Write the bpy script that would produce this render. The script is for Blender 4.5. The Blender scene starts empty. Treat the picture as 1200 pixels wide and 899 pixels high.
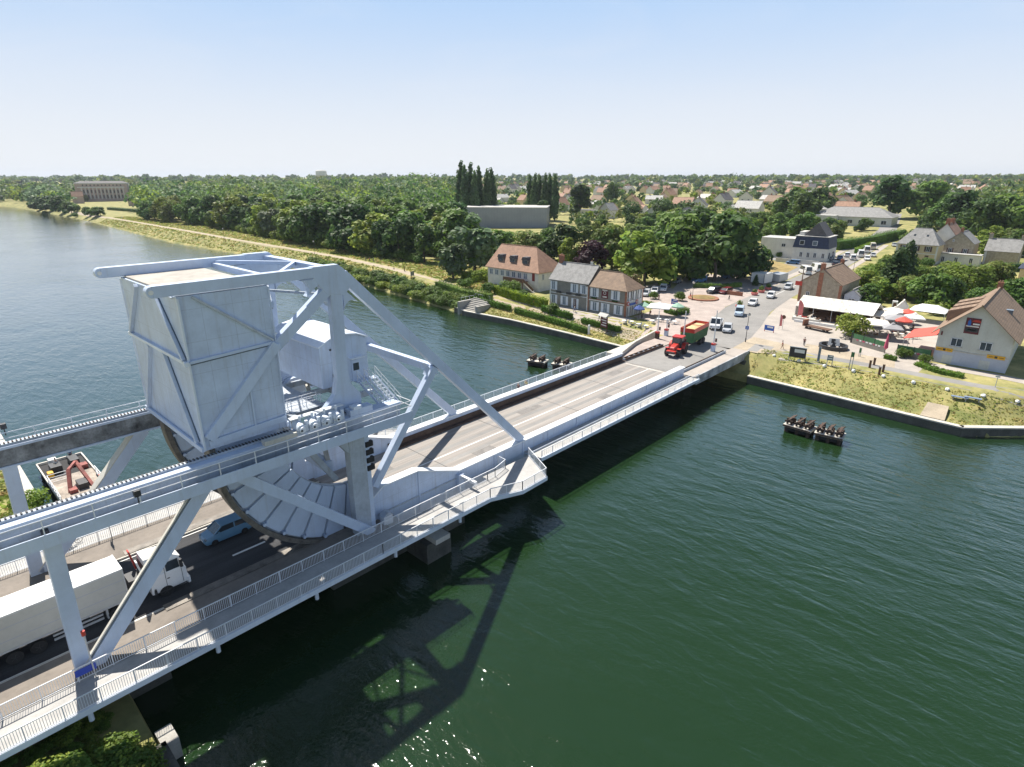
import bpy, bmesh, math, random
from mathutils import Vector, Matrix, noise
random.seed(7)
SC = bpy.context.scene
COL = SC.collection
R = math.radians
UPZ = Vector((0, 0, 1))

# ------------------------------------------------------------------ camera (calibrated on the bridge axis = +X)
CAM_H = 32.0
PITCH = math.atan((449.5 - 208.0) / 693.0)
AZ = math.atan((1290 - 600) / (693 / math.cos(PITCH)))
FX = Vector((math.cos(AZ), math.sin(AZ), 0)); RX = Vector((math.sin(AZ), -math.cos(AZ), 0))
FWD = FX * math.cos(PITCH) - UPZ * math.sin(PITCH); CUP = FX * math.sin(PITCH) + UPZ * math.cos(PITCH)

def lerp_table(t, v):
    if v <= t[0][0]: return t[0][1]
    for (a, b), (c, d) in zip(t, t[1:]):
        if v <= c: return b + (d - b) * (v - a) / (c - a)
    return t[-1][1]

SHORE = [(-400, 470), (-60, 165), (0, 110.8), (6.5, 105.0), (14, 105.3), (26, 106.2), (40, 107.0), (66, 107.9), (86, 109.4),
         (104, 110.2), (120, 109.3), (126, 111), (138, 112.6), (170, 116.5), (210, 121), (293, 127), (389, 123), (660, 138), (948, 141),
         (1080, 134), (1180, 60), (1260, -120), (1400, -700), (1800, -2500)]
def shore(y): return lerp_table(SHORE, y)
def sm(t):
    t = max(0.0, min(1.0, t)); return t * t * (3 - 2 * t)
def ground(x, y):
    """terrain height; the road deck is z = 0, the water z = -4.5"""
    d = x - shore(y)
    if d < 0:
        if x < 5.6 and y < 1150: return -1.6 - 1.4 * sm((x + 4) / 9.6) + (1.6 - .0) * sm((-x - 3) / 8)
        if y > 122 or y < 4: return max(-8, -4.0 + d * 1.2)
        return max(-8, -3.2 + d * 8)
    if y > 122: z = -4.0 + 4.0 * sm(d / 10)
    else: z = -3.15 + 3.15 * sm((d - .6) / (10.5 - 7.2 * sm((14.5 - abs(y - 52.2)) / 3.5)))
    z += 10 * sm((x - 190) / 520) + 12 * sm((x - 750) / 1900) + 9 * sm((y - 1250) / 1500)
    return z

def ray(px, py): return FWD + RX * ((px - 600) / 693.0) + CUP * ((449.5 - py) / 693.0)
def G(px, py, dz=0.0):
    """where the sight line through a photo pixel meets the terrain"""
    d = ray(px, py); z = 0.0
    for _ in range(40):
        t = (z + dz - CAM_H) / d.z; p = Vector((0, 0, CAM_H)) + d * t
        z = z * .5 + .5 * ground(p.x, p.y)
    return Vector((p.x, p.y, ground(p.x, p.y)))

# ------------------------------------------------------------------ materials
MATS = {}
def pm(name, col, rough=.6, var=.12, scale=1.5, metal=0.0, bump=0.0, bscale=20.0, streak=0.0, fine=.5, hue=None, spec=.5, rnd=0.0, tl=0.0, stretch=None):
    """principled material with broad + fine noise in the colour, optional vertical streaks, bump"""
    m = bpy.data.materials.new(name); m.use_nodes = True; MATS[name] = m
    nt = m.node_tree; N = nt.nodes; L = nt.links
    b = N['Principled BSDF']; b.inputs['Roughness'].default_value = rough; b.inputs['Metallic'].default_value = metal
    b.inputs['Specular IOR Level'].default_value = spec
    tc = N.new('ShaderNodeTexCoord')
    n1 = N.new('ShaderNodeTexNoise'); n1.inputs['Scale'].default_value = scale; n1.inputs['Detail'].default_value = 6; n1.inputs['Roughness'].default_value = .62
    if stretch:
        ms_ = N.new('ShaderNodeMapping'); ms_.inputs['Scale'].default_value = stretch; L.new(tc.outputs['Object'], ms_.inputs['Vector']); L.new(ms_.outputs[0], n1.inputs['Vector'])
    else: L.new(tc.outputs['Object'], n1.inputs['Vector'])
    c = Vector(col)
    lo = [max(0, v * (1 - var * 1.6)) for v in c]; hi = [min(1, v * (1 + var)) for v in c]
    if hue: hi = list(hue)
    mx = N.new('ShaderNodeMix'); mx.data_type = 'RGBA'
    rmp = N.new('ShaderNodeMapRange'); rmp.inputs[1].default_value = .3; rmp.inputs[2].default_value = .7
    L.new(n1.outputs['Fac'], rmp.inputs[0]); L.new(rmp.outputs[0], mx.inputs['Factor'])
    mx.inputs['A'].default_value = (*lo, 1); mx.inputs['B'].default_value = (*hi, 1)
    out = mx.outputs['Result']
    def mul(fac_socket, dark, amount):
        nonlocal out
        k = N.new('ShaderNodeMix'); k.data_type = 'RGBA'; k.blend_type = 'MULTIPLY'
        L.new(out, k.inputs['A']); k.inputs['B'].default_value = (*dark, 1)
        mm = N.new('ShaderNodeMath'); mm.operation = 'MULTIPLY'; mm.inputs[1].default_value = amount
        L.new(fac_socket, mm.inputs[0]); L.new(mm.outputs[0], k.inputs['Factor']); out = k.outputs['Result']
    if fine:
        n2 = N.new('ShaderNodeTexNoise'); n2.inputs['Scale'].default_value = scale * 9; n2.inputs['Detail'].default_value = 4
        L.new(tc.outputs['Object'], n2.inputs['Vector'])
        r2 = N.new('ShaderNodeMapRange'); r2.inputs[1].default_value = .45; r2.inputs[2].default_value = .75; L.new(n2.outputs['Fac'], r2.inputs[0])
        mul(r2.outputs[0], (1 - var * 2.0,) * 3, fine)
    if streak:
        mp = N.new('ShaderNodeMapping'); mp.inputs['Scale'].default_value = (2.2, 2.2, .12); L.new(tc.outputs['Object'], mp.inputs['Vector'])
        n3 = N.new('ShaderNodeTexNoise'); n3.inputs['Scale'].default_value = 1.0; n3.inputs['Detail'].default_value = 8; n3.inputs['Roughness'].default_value = .7
        L.new(mp.outputs[0], n3.inputs['Vector'])
        r3 = N.new('ShaderNodeMapRange'); r3.inputs[1].default_value = .52; r3.inputs[2].default_value = .78; L.new(n3.outputs['Fac'], r3.inputs[0])
        mul(r3.outputs[0], (.62, .52, .42), streak)
    if rnd:
        oi = N.new('ShaderNodeObjectInfo'); hs = N.new('ShaderNodeHueSaturation')
        a = N.new('ShaderNodeMapRange'); a.inputs[3].default_value = 1 - rnd; a.inputs[4].default_value = 1 + rnd * 1.1
        L.new(oi.outputs['Random'], a.inputs[0]); L.new(a.outputs[0], hs.inputs['Value'])
        a2 = N.new('ShaderNodeMapRange'); a2.inputs[3].default_value = .5 - rnd * .09; a2.inputs[4].default_value = .5 + rnd * .05
        mm = N.new('ShaderNodeMath'); mm.operation = 'FRACT'; m2 = N.new('ShaderNodeMath'); m2.operation = 'MULTIPLY'; m2.inputs[1].default_value = 7.31
        L.new(oi.outputs['Random'], m2.inputs[0]); L.new(m2.outputs[0], mm.inputs[0]); L.new(mm.outputs[0], a2.inputs[0]); L.new(a2.outputs[0], hs.inputs['Hue'])
        L.new(out, hs.inputs['Color']); out = hs.outputs['Color']
    L.new(out, b.inputs['Base Color'])
    if bump:
        nb = N.new('ShaderNodeTexNoise'); nb.inputs['Scale'].default_value = bscale; nb.inputs['Detail'].default_value = 5
        L.new(tc.outputs['Object'], nb.inputs['Vector'])
        bp = N.new('ShaderNodeBump'); bp.inputs['Strength'].default_value = bump; bp.inputs['Distance'].default_value = .1
        L.new(nb.outputs['Fac'], bp.inputs['Height']); L.new(bp.outputs[0], b.inputs['Normal'])
    if tl:
        tr = N.new('ShaderNodeBsdfTranslucent'); L.new(out, tr.inputs['Color'])
        ms = N.new('ShaderNodeMixShader'); ms.inputs[0].default_value = tl
        L.new(b.outputs[0], ms.inputs[1]); L.new(tr.outputs[0], ms.inputs[2]); L.new(ms.outputs[0], N['Material Output'].inputs['Surface'])
    return m

def striped(name, col, groove, axis='x', pitch=.3, width=.06, rough=.7, var=.12, scale=1.0, bump=.5):
    """boards, ribs, tile courses: thin grooves along one object axis"""
    m = pm(name, col, rough, var, scale)
    nt = m.node_tree; N = nt.nodes; L = nt.links; b = N['Principled BSDF']
    src = b.inputs['Base Color'].links[0].from_socket
    tc = [n for n in N if n.type == 'TEX_COORD'][0]
    sp = N.new('ShaderNodeSeparateXYZ'); L.new(tc.outputs['Object'], sp.inputs[0])
    d = N.new('ShaderNodeMath'); d.operation = 'DIVIDE'; d.inputs[1].default_value = pitch
    L.new(sp.outputs['XYZ'.index(axis.upper())], d.inputs[0])
    fr = N.new('ShaderNodeMath'); fr.operation = 'FRACT'; L.new(d.outputs[0], fr.inputs[0])
    lt = N.new('ShaderNodeMath'); lt.operation = 'LESS_THAN'; lt.inputs[1].default_value = width / pitch; L.new(fr.outputs[0], lt.inputs[0])
    mx = N.new('ShaderNodeMix'); mx.data_type = 'RGBA'; L.new(lt.outputs[0], mx.inputs['Factor']); L.new(src, mx.inputs['A']); mx.inputs['B'].default_value = (*groove, 1)
    L.new(mx.outputs['Result'], b.inputs['Base Color'])
    if bump:
        bp = N.new('ShaderNodeBump'); bp.inputs['Strength'].default_value = bump; bp.inputs['Distance'].default_value = .03; bp.invert = True
        L.new(lt.outputs[0], bp.inputs['Height']); L.new(bp.outputs[0], b.inputs['Normal'])
    return m

def joints(m, axis, pitch, width, dark=.72, off=0.0):
    """thin darker plate joints along one object axis, on top of an existing material"""
    nt = m.node_tree; N = nt.nodes; L = nt.links; b = N['Principled BSDF']; src = b.inputs['Base Color'].links[0].from_socket
    tc = [n for n in N if n.type == 'TEX_COORD'][0]; sp = N.new('ShaderNodeSeparateXYZ'); L.new(tc.outputs['Object'], sp.inputs[0])
    a = N.new('ShaderNodeMath'); a.operation = 'ADD'; a.inputs[1].default_value = off; L.new(sp.outputs['XYZ'.index(axis.upper())], a.inputs[0])
    d = N.new('ShaderNodeMath'); d.operation = 'DIVIDE'; d.inputs[1].default_value = pitch; L.new(a.outputs[0], d.inputs[0])
    fr = N.new('ShaderNodeMath'); fr.operation = 'FRACT'; L.new(d.outputs[0], fr.inputs[0])
    lt = N.new('ShaderNodeMath'); lt.operation = 'LESS_THAN'; lt.inputs[1].default_value = width / pitch; L.new(fr.outputs[0], lt.inputs[0])
    mx = N.new('ShaderNodeMix'); mx.data_type = 'RGBA'; mx.blend_type = 'MULTIPLY'; L.new(lt.outputs[0], mx.inputs['Factor']); L.new(src, mx.inputs['A']); mx.inputs['B'].default_value = (dark, dark, dark, 1)
    L.new(mx.outputs['Result'], b.inputs['Base Color']); return m

# ------------------------------------------------------------------ mesh building
class MB:
    def __init__(s): s.v = []; s.f = []; s.mi = []; s.mats = []
    def m(s, mat):
        mat = MATS[mat] if isinstance(mat, str) else mat
        if mat not in s.mats: s.mats.append(mat)
        return s.mats.index(mat)
    def poly(s, pts, mat):
        k = len(s.v); s.v.extend(Vector(p) for p in pts); s.f.append(tuple(range(k, k + len(pts)))); s.mi.append(s.m(mat)); return s
    def mesh(s, vs, fs, mat):
        k = len(s.v); i = s.m(mat); s.v.extend(Vector(p) for p in vs)
        for f in fs: s.f.append(tuple(a + k for a in f)); s.mi.append(i)
        return s
    def box(s, x0, y0, z0, x1, y1, z1, mat):
        v = [(x0, y0, z0), (x1, y0, z0), (x1, y1, z0), (x0, y1, z0), (x0, y0, z1), (x1, y0, z1), (x1, y1, z1), (x0, y1, z1)]
        return s.mesh(v, [(3, 2, 1, 0), (4, 5, 6, 7), (0, 1, 5, 4), (1, 2, 6, 5), (2, 3, 7, 6), (3, 0, 4, 7)], mat)
    def bar(s, p, q, w, h, mat, up=UPZ):
        """rectangular bar; w = size along side, h = size along up"""
        p = Vector(p); q = Vector(q); d = (q - p).normalized(); up = Vector(up)
        sd = d.cross(up)
        if sd.length < 1e-4: sd = d.cross(Vector((1, 0, 0)))
        sd.normalize(); u = sd.cross(d).normalized(); v = []
        for c in (p, q):
            for a, b in ((-1, -1), (1, -1), (1, 1), (-1, 1)): v.append(c + sd * (a * w / 2) + u * (b * h / 2))
        return s.mesh(v, [(3, 2, 1, 0), (4, 5, 6, 7), (0, 1, 5, 4), (1, 2, 6, 5), (2, 3, 7, 6), (3, 0, 4, 7)], mat)
    def tube(s, p, q, r, mat, n=8, r2=None, cap=True):
        p = Vector(p); q = Vector(q); d = (q - p).normalized(); r2 = r if r2 is None else r2
        a = d.cross(UPZ if abs(d.z) < .95 else Vector((1, 0, 0))).normalized(); b = a.cross(d)
        v = []
        for c, rr in ((p, r), (q, r2)):
            for i in range(n):
                t = 2 * math.pi * i / n; v.append(c + (a * math.cos(t) + b * math.sin(t)) * rr)
        f = [(i, i + n, (i + 1) % n + n, (i + 1) % n) for i in range(n)]
        if cap: f += [tuple(range(n)), tuple(range(2 * n - 1, n - 1, -1))]
        return s.mesh(v, f, mat)
    def path(s, pts, r, mat, n=6):
        for a, b in zip(pts, pts[1:]): s.tube(a, b, r, mat, n)
        return s
    def prism(s, pts, axis, a, b, mat):
        """polygon in the plane across axis, extruded from a to b. pts are the two other coordinates in xyz order"""
        def P(u, w): return (w, u[0], u[1]) if axis == 'x' else ((u[0], w, u[1]) if axis == 'y' else (u[0], u[1], w))
        n = len(pts); v = [P(u, a) for u in pts] + [P(u, b) for u in pts]
        f = [tuple(range(n - 1, -1, -1)), tuple(range(n, 2 * n))] + [(i, (i + 1) % n, (i + 1) % n + n, i + n) for i in range(n)]
        return s.mesh(v, f, mat)
    def lathe(s, prof, c, mat, n=12):
        c = Vector(c); v = []; f = []
        for r, z in prof:
            for i in range(n): t = 2 * math.pi * i / n; v.append(c + Vector((r * math.cos(t), r * math.sin(t), z)))
        for j in range(len(prof) - 1):
            for i in range(n): f.append((j * n + i, j * n + (i + 1) % n, (j + 1) * n + (i + 1) % n, (j + 1) * n + i))
        f.append(tuple(range(n - 1, -1, -1))); k = (len(prof) - 1) * n; f.append(tuple(range(k, k + n)))
        return s.mesh(v, f, mat)
    def blob(s, c, rad, mat, sub=2, rough=.2, seed=0, fr=1.0):
        bm = bmesh.new(); bmesh.ops.create_icosphere(bm, subdivisions=sub, radius=1); c = Vector(c); rad = Vector(rad)
        v = []
        for q in bm.verts:
            k = 1 + rough * noise.noise(q.co * 1.6 * fr + Vector((seed * 3.1, seed * 1.7, 0)))
            v.append(c + Vector((q.co.x * rad.x, q.co.y * rad.y, q.co.z * rad.z)) * k)
        f = [tuple(x.index for x in g.verts) for g in bm.faces]; bm.free()
        return s.mesh(v, f, mat)
    def sheet(s, a, b, c, d, nu, nv, mat, dz):
        """a bilinear patch draped on the terrain"""
        a, b, c, d = map(Vector, (a, b, c, d)); v = []; f = []
        for j in range(nv + 1):
            for i in range(nu + 1):
                u = i / nu; w = j / nv; p = a * (1 - u) * (1 - w) + b * u * (1 - w) + c * u * w + d * (1 - u) * w
                v.append((p.x, p.y, ground(p.x, p.y) + dz))
        for j in range(nv):
            for i in range(nu): k = j * (nu + 1) + i; f.append((k, k + 1, k + nu + 2, k + nu + 1))
        return s.mesh(v, f, mat)
    def ribbon(s, pts, w, mat, dz, step=3.0, z=None):
        """road strip of width w (number or list) along a polyline of (x, y)"""
        P = [Vector((p[0], p[1], 0)) for p in pts]; W = w if isinstance(w, list) else [w] * len(P); q = []
        for (a, b, wa, wb) in zip(P, P[1:], W, W[1:]):
            n = max(1, int((b - a).length / step))
            for i in range(n): q.append((a.lerp(b, i / n), wa + (wb - wa) * i / n))
        q.append((P[-1], W[-1])); v = []; f = []
        for i, (c, ww) in enumerate(q):
            d = (q[min(i + 1, len(q) - 1)][0] - q[max(i - 1, 0)][0]).normalized(); nn = Vector((-d.y, d.x, 0))
            for k in (1, 0, -1):
                e = c + nn * (k * ww / 2); v.append((e.x, e.y, (ground(e.x, e.y) if z is None else z) + dz))
        for i in range(len(q) - 1):
            for k in (0, 1): a = i * 3 + k; f.append((a, a + 1, a + 4, a + 3))
        return s.mesh(v, f, mat)
    def build(s, name, parent=None, local=False, smooth=False, bevel=0.0, angle=40):
        me = bpy.data.meshes.new(name)
        o0 = Vector(ORG.get(parent.name, (0, 0, 0))) if (parent is not None and not local) else Vector((0, 0, 0))
        me.from_pydata([v - o0 for v in s.v], [], s.f)
        for m in s.mats: me.materials.append(m)
        me.polygons.foreach_set('material_index', s.mi); me.update()
        if not s.loose:
            bm = bmesh.new(); bm.from_mesh(me); bmesh.ops.recalc_face_normals(bm, faces=bm.faces); bm.to_mesh(me); bm.free()
        ob = bpy.data.objects.new(name, me); COL.objects.link(ob)
        if smooth:
            me.polygons.foreach_set('use_smooth', [True] * len(me.polygons))
            me.set_sharp_from_angle(angle=R(angle))
        if parent is not None:
            ob.parent = parent; ORG[ob.name] = ORG.get(parent.name, (0, 0, 0))
        if bevel:
            bv = ob.modifiers.new('Bevel', 'BEVEL'); bv.width = bevel; bv.segments = 2; bv.limit_method = 'ANGLE'; bv.angle_limit = R(50)
        return ob
    loose = False
ORG = {}

def tag(o, label=None, cat=None, group=None, kind=None):
    if label: o['label'] = label
    if cat: o['category'] = cat
    if group: o['group'] = group
    if kind: o['kind'] = kind
    return o
def thing(name, label, cat, loc=(0, 0, 0), rz=0.0, group=None):
    o = bpy.data.objects.new(name, None); COL.objects.link(o); o.location = loc; o.rotation_euler.z = rz; o.empty_display_size = .3
    ORG[o.name] = tuple(loc); return tag(o, label, cat, group)
def dup(src, loc, rz=0.0, sc=None, label=None, group=None):
    def rec(o, parent):
        c = o.copy(); COL.objects.link(c)
        if parent is not None: c.parent = parent
        for ch in KIDS(o): rec(ch, c)
        return c
    r = rec(src, None); r.location = loc; r.rotation_euler.z = rz
    if sc is not None: r.scale = sc if hasattr(sc, '__len__') else (sc,) * 3
    if label: r['label'] = label
    if group: r['group'] = group
    return r
_kids = {}
def KIDS(o):
    if o.name not in _kids: _kids[o.name] = [c for c in bpy.data.objects if c.parent == o]
    return _kids[o.name]
def forget(o):
    """drop a prototype that is not itself placed"""
    for c in list(KIDS(o)):
        for d in list(KIDS(c)): bpy.data.objects.remove(d)
        bpy.data.objects.remove(c)
    bpy.data.objects.remove(o); _kids.clear()
def place(o, loc, rz=0.0, sc=None):
    o.location = loc; o.rotation_euler.z = rz
    if sc is not None: o.scale = sc if hasattr(sc, '__len__') else (sc,) * 3
    return o
# ------------------------------------------------------------------ world, camera, sun
SUN_EL, SUN_TH = R(57.5), R(78)          # elevation, azimuth from +X towards +Y
w = bpy.data.worlds.new('World'); SC.world = w; w.use_nodes = True
nt = w.node_tree; bg = nt.nodes['Background']; sky = nt.nodes.new('ShaderNodeTexSky'); sky.sky_type = 'NISHITA'
sky.sun_disc = False; sky.sun_elevation = SUN_EL; sky.sun_rotation = R(90) - SUN_TH; sky.altitude = 30
sky.air_density = 1.0; sky.dust_density = .5; sky.ozone_density = 2.5
tcw = nt.nodes.new('ShaderNodeTexCoord'); spw = nt.nodes.new('ShaderNodeSeparateXYZ'); nt.links.new(tcw.outputs['Generated'], spw.inputs[0])
def wmix(lo, hi, A, B):
    mr = nt.nodes.new('ShaderNodeMapRange'); mr.interpolation_type = 'SMOOTHSTEP'; mr.inputs[1].default_value = lo; mr.inputs[2].default_value = hi
    nt.links.new(spw.outputs['Z'], mr.inputs[0]); mw = nt.nodes.new('ShaderNodeMix'); mw.data_type = 'RGBA'; nt.links.new(mr.outputs[0], mw.inputs['Factor'])
    for k, v in (('A', A), ('B', B)):
        if isinstance(v, tuple): mw.inputs[k].default_value = (*v, 1)
        else: nt.links.new(v, mw.inputs[k])
    return mw.outputs['Result']
low = wmix(0.0, .32, (10.9, 11.3, 11.8), (5.3, 8.1, 12.2))           # pale bright band above the horizon, deep blue overhead
mpw = nt.nodes.new('ShaderNodeMapping'); mpw.inputs['Scale'].default_value = (1.6, 2.6, 9); mpw.inputs['Rotation'].default_value = (0, 0, .9); nt.links.new(tcw.outputs['Generated'], mpw.inputs['Vector'])
cn = nt.nodes.new('ShaderNodeTexNoise'); cn.inputs['Scale'].default_value = 1.7; cn.inputs['Detail'].default_value = 7; cn.inputs['Distortion'].default_value = .8; nt.links.new(mpw.outputs[0], cn.inputs['Vector'])
cr = nt.nodes.new('ShaderNodeMapRange'); cr.inputs[1].default_value = .52; cr.inputs[2].default_value = .85; cr.inputs[4].default_value = .22; nt.links.new(cn.outputs['Fac'], cr.inputs[0])
cm = nt.nodes.new('ShaderNodeMix'); cm.data_type = 'RGBA'; nt.links.new(cr.outputs[0], cm.inputs['Factor']); nt.links.new(low, cm.inputs['A']); cm.inputs['B'].default_value = (10.6, 11.0, 11.8, 1)
nt.links.new(wmix(.28, .68, cm.outputs['Result'], sky.outputs[0]), bg.inputs[0]); bg.inputs[1].default_value = 0.05
sl = bpy.data.lights.new('sun', 'SUN'); sl.energy = 5.0; sl.angle = R(.7); sl.color = (1, .94, .85)
so = bpy.data.objects.new('sun', sl); COL.objects.link(so)
sd = Vector((math.cos(SUN_EL) * math.cos(SUN_TH), math.cos(SUN_EL) * math.sin(SUN_TH), math.sin(SUN_EL)))
so.rotation_euler = (-sd).to_track_quat('-Z', 'Y').to_euler(); so.location = (0, 0, 120)
cd = bpy.data.cameras.new('camera'); cam = bpy.data.objects.new('camera', cd); COL.objects.link(cam); SC.camera = cam
cd.sensor_fit = 'HORIZONTAL'; cd.sensor_width = 36; cd.lens = 36 * 693 / 1200; cd.clip_end = 30000; cd.clip_start = .5
cam.location = (0, 0, CAM_H); cam.rotation_euler = FWD.to_track_quat('-Z', 'Y').to_euler()
SC.view_settings.view_transform = 'Standard'; SC.view_settings.look = 'None'; SC.view_settings.exposure = 0.66; SC.view_settings.gamma = 1
SC.render.engine = 'CYCLES'; SC.cycles.use_denoising = True; SC.cycles.max_bounces = 6; SC.cycles.diffuse_bounces = 3; SC.cycles.glossy_bounces = 3
SC.cycles.transmission_bounces = 3; SC.cycles.transparent_max_bounces = 6; SC.cycles.volume_bounces = 0
SC.cycles.sample_clamp_indirect = 6

# ------------------------------------------------------------------ shared materials
pm('steel', (.54, .63, .78), .42, .07, .35, streak=.3, fine=.25)
for ax, pt in (('z', 2.36), ('y', 2.1), ('x', 2.2)): joints(pm('steel_plate', (.53, .62, .77), .45, .09, .5, streak=.5, fine=.3) if ax == 'z' else MATS['steel_plate'], ax, pt, .035, .8, .4)
pm('steel_white', (.70, .76, .84), .45, .06, .5, streak=.25, fine=.2)
pm('steel_dirt_shade', (.44, .49, .55), .55, .14, .5, streak=.75, fine=.5)  # streaky dirty steel, also the painted shade tone of stiffeners and rocker webs
pm('shade_dark', (.10, .14, .20), .6, .2, 1)  # painted shade tone for the strips along the counterweight stiffeners
pm('cream_steel', (.60, .58, .52), .55, .1, .6, streak=.35)
pm('rack_black', (.05, .052, .06), .6, .3, .8, streak=.5, hue=(.36, .38, .40))
pm('tread', (.20, .18, .155), .6, .3, 1.2, metal=.25, bump=.2)
pm('rail_white', (.74, .76, .78), .4, .04, 2, fine=.2)
pm('galv', (.52, .54, .56), .42, .08, 3, metal=.4)
pm('asphalt', (.045, .046, .05), .88, .3, .9, stretch=(.05, 1, 1), bump=.12, bscale=30, fine=.6)
pm('deck_patch', (.24, .225, .21), .9, .2, .8)
pm('roof_concrete', (.46, .43, .38), .9, .14, .8, bump=.1)
pm('asphalt_pale', (.27, .26, .245), .9, .12, .1, bump=.1, bscale=25, fine=.5)
pm('deck_paving', (.34, .31, .28), .85, .22, 1.1, bump=.08, bscale=30, stretch=(.035, 1, 1), fine=.4)
pm('paving', (.42, .375, .33), .85, .1, .3, bump=.08, bscale=12, fine=.6)
pm('brick_paving', (.43, .36, .32), .85, .14, .35, bump=.1, bscale=9, fine=.7)
pm('tan_asphalt', (.235, .205, .175), .9, .14, .3, bump=.1, bscale=25)
pm('sand', (.43, .36, .265), .95, .14, .3, bump=.2, bscale=6, fine=.7)
pm('concrete', (.40, .385, .35), .85, .15, .6, streak=.4, bump=.15, bscale=12)
pm('wet_shade_concrete', (.10, .10, .085), .7, .3, .5, streak=.6, bump=.2, bscale=8)  # damp dark concrete whose tone also carries the shade of piers and quays
pm('concrete_pale', (.56, .53, .47), .85, .12, .5, bump=.12, bscale=12, streak=.2)
pm('gantry_grating', (.20, .23, .28), .8, .2, 1.5, bump=.1)
pm('walkway', (.44, .43, .41), .8, .12, .6, bump=.1, bscale=20)
pm('rust_brown', (.10, .062, .045), .8, .3, .8, bump=.2, bscale=10)
pm('dark_void', (.015, .015, .017), .8, .2, 1)
pm('paint_white', (.78, .78, .76), .6, .05, 2, fine=.5)
pm('rubber', (.02, .02, .021), .8, .15, 3)
pm('hub', (.42, .42, .43), .4, .1, 5, metal=.6)
pm('glass', (.03, .04, .05), .08, .1, 2, spec=.8)
pm('glass_pale', (.16, .20, .24), .1, .1, 2, spec=.8)
pm('dark_plastic', (.035, .036, .04), .5, .1, 4)
pm('red_paint', (.52, .045, .03), .35, .08, 2)
pm('green_paint', (.055, .17, .07), .45, .15, 1.2, streak=.4)
pm('blue_paint', (.03, .07, .42), .5, .08, 2)
pm('blue_sign', (.03, .12, .45), .5, .08, 2)
pm('maroon', (.13, .02, .03), .6, .15, 2)
pm('yellow_paint', (.78, .42, .02), .5, .06, 2)
pm('wood_brown', (.16, .085, .05), .8, .2, 2)
pm('timber_dark', (.075, .048, .036), .9, .4, 2.5, bump=.4, bscale=8)
pm('canvas_cream', (.74, .70, .62), .85, .06, 1)
pm('canvas_white', (.80, .79, .76), .8, .05, 1)
pm('canvas_red', (.62, .10, .07), .8, .08, 1)
pm('canvas_grey', (.33, .33, .34), .8, .08, 1)
pm('grain', (.62, .46, .24), .95, .12, 2.5, bump=.3, bscale=16)
pm('bark', (.11, .085, .065), .95, .25, 2, bump=.4, bscale=8)
pm('skin', (.50, .33, .25), .6, .05, 4)
pm('cloth_dark', (.03, .032, .045), .9, .2, 4); pm('cloth_red', (.45, .04, .04), .9, .1, 4); pm('cloth_white', (.7, .7, .68), .9, .08, 4)
pm('cloth_blue', (.06, .10, .28), .9, .12, 4); pm('cloth_yellow', (.72, .62, .26), .9, .1, 4); pm('hair', (.05, .033, .025), .8, .2, 6)
# plants
def leafmat(name, col, var=.35, rnd=.22, tl=.42): return pm(name, col, .55, var, .22, fine=.35, rnd=rnd, tl=tl, spec=.25)
leafmat('leaf', (0.15, 0.26, 0.048)); leafmat('leaf_dark', (0.072, 0.145, 0.042)); leafmat('leaf_light', (0.27, 0.36, 0.058)); leafmat('leaf_olive', (0.21, 0.255, 0.066))
leafmat('leaf_blue', (0.19, 0.27, 0.14)); leafmat('leaf_purple', (.055, .022, .034), rnd=.05); leafmat('leaf_poplar', (.13, .22, .08)); leafmat('leaf_brown', (.17, .13, .06))
leafmat('hedge_leaf', (.135, .26, .03), rnd=.05); leafmat('hedge_yellow', (0.3, 0.4, 0.03), rnd=.05); leafmat('leaf_far', (0.15, 0.225, 0.075), rnd=0)
leafmat('leaf_bank', (0.145, 0.24, 0.04), rnd=.12); leafmat('dry_bush', (.40, .26, .08), rnd=.05)
pm('grass_a', (.42, .42, .11), .9, .25, .12, fine=.3, hue=(.52, .44, .16), tl=.5); pm('grass_b', (.29, .38, .08), .9, .3, .4, tl=.5); pm('grass_dry', (.48, .36, .16), .9, .2, .5, tl=.45)
pm('grass_green', (.33, .41, .09), .9, .28, .15, hue=(.42, .42, .12), tl=.5); pm('straw', (.56, .43, .19), .9, .2, .2, tl=.4)
pm('field', (.16, .19, .06), .95, .3, .02, hue=(.30, .27, .12))

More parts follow.
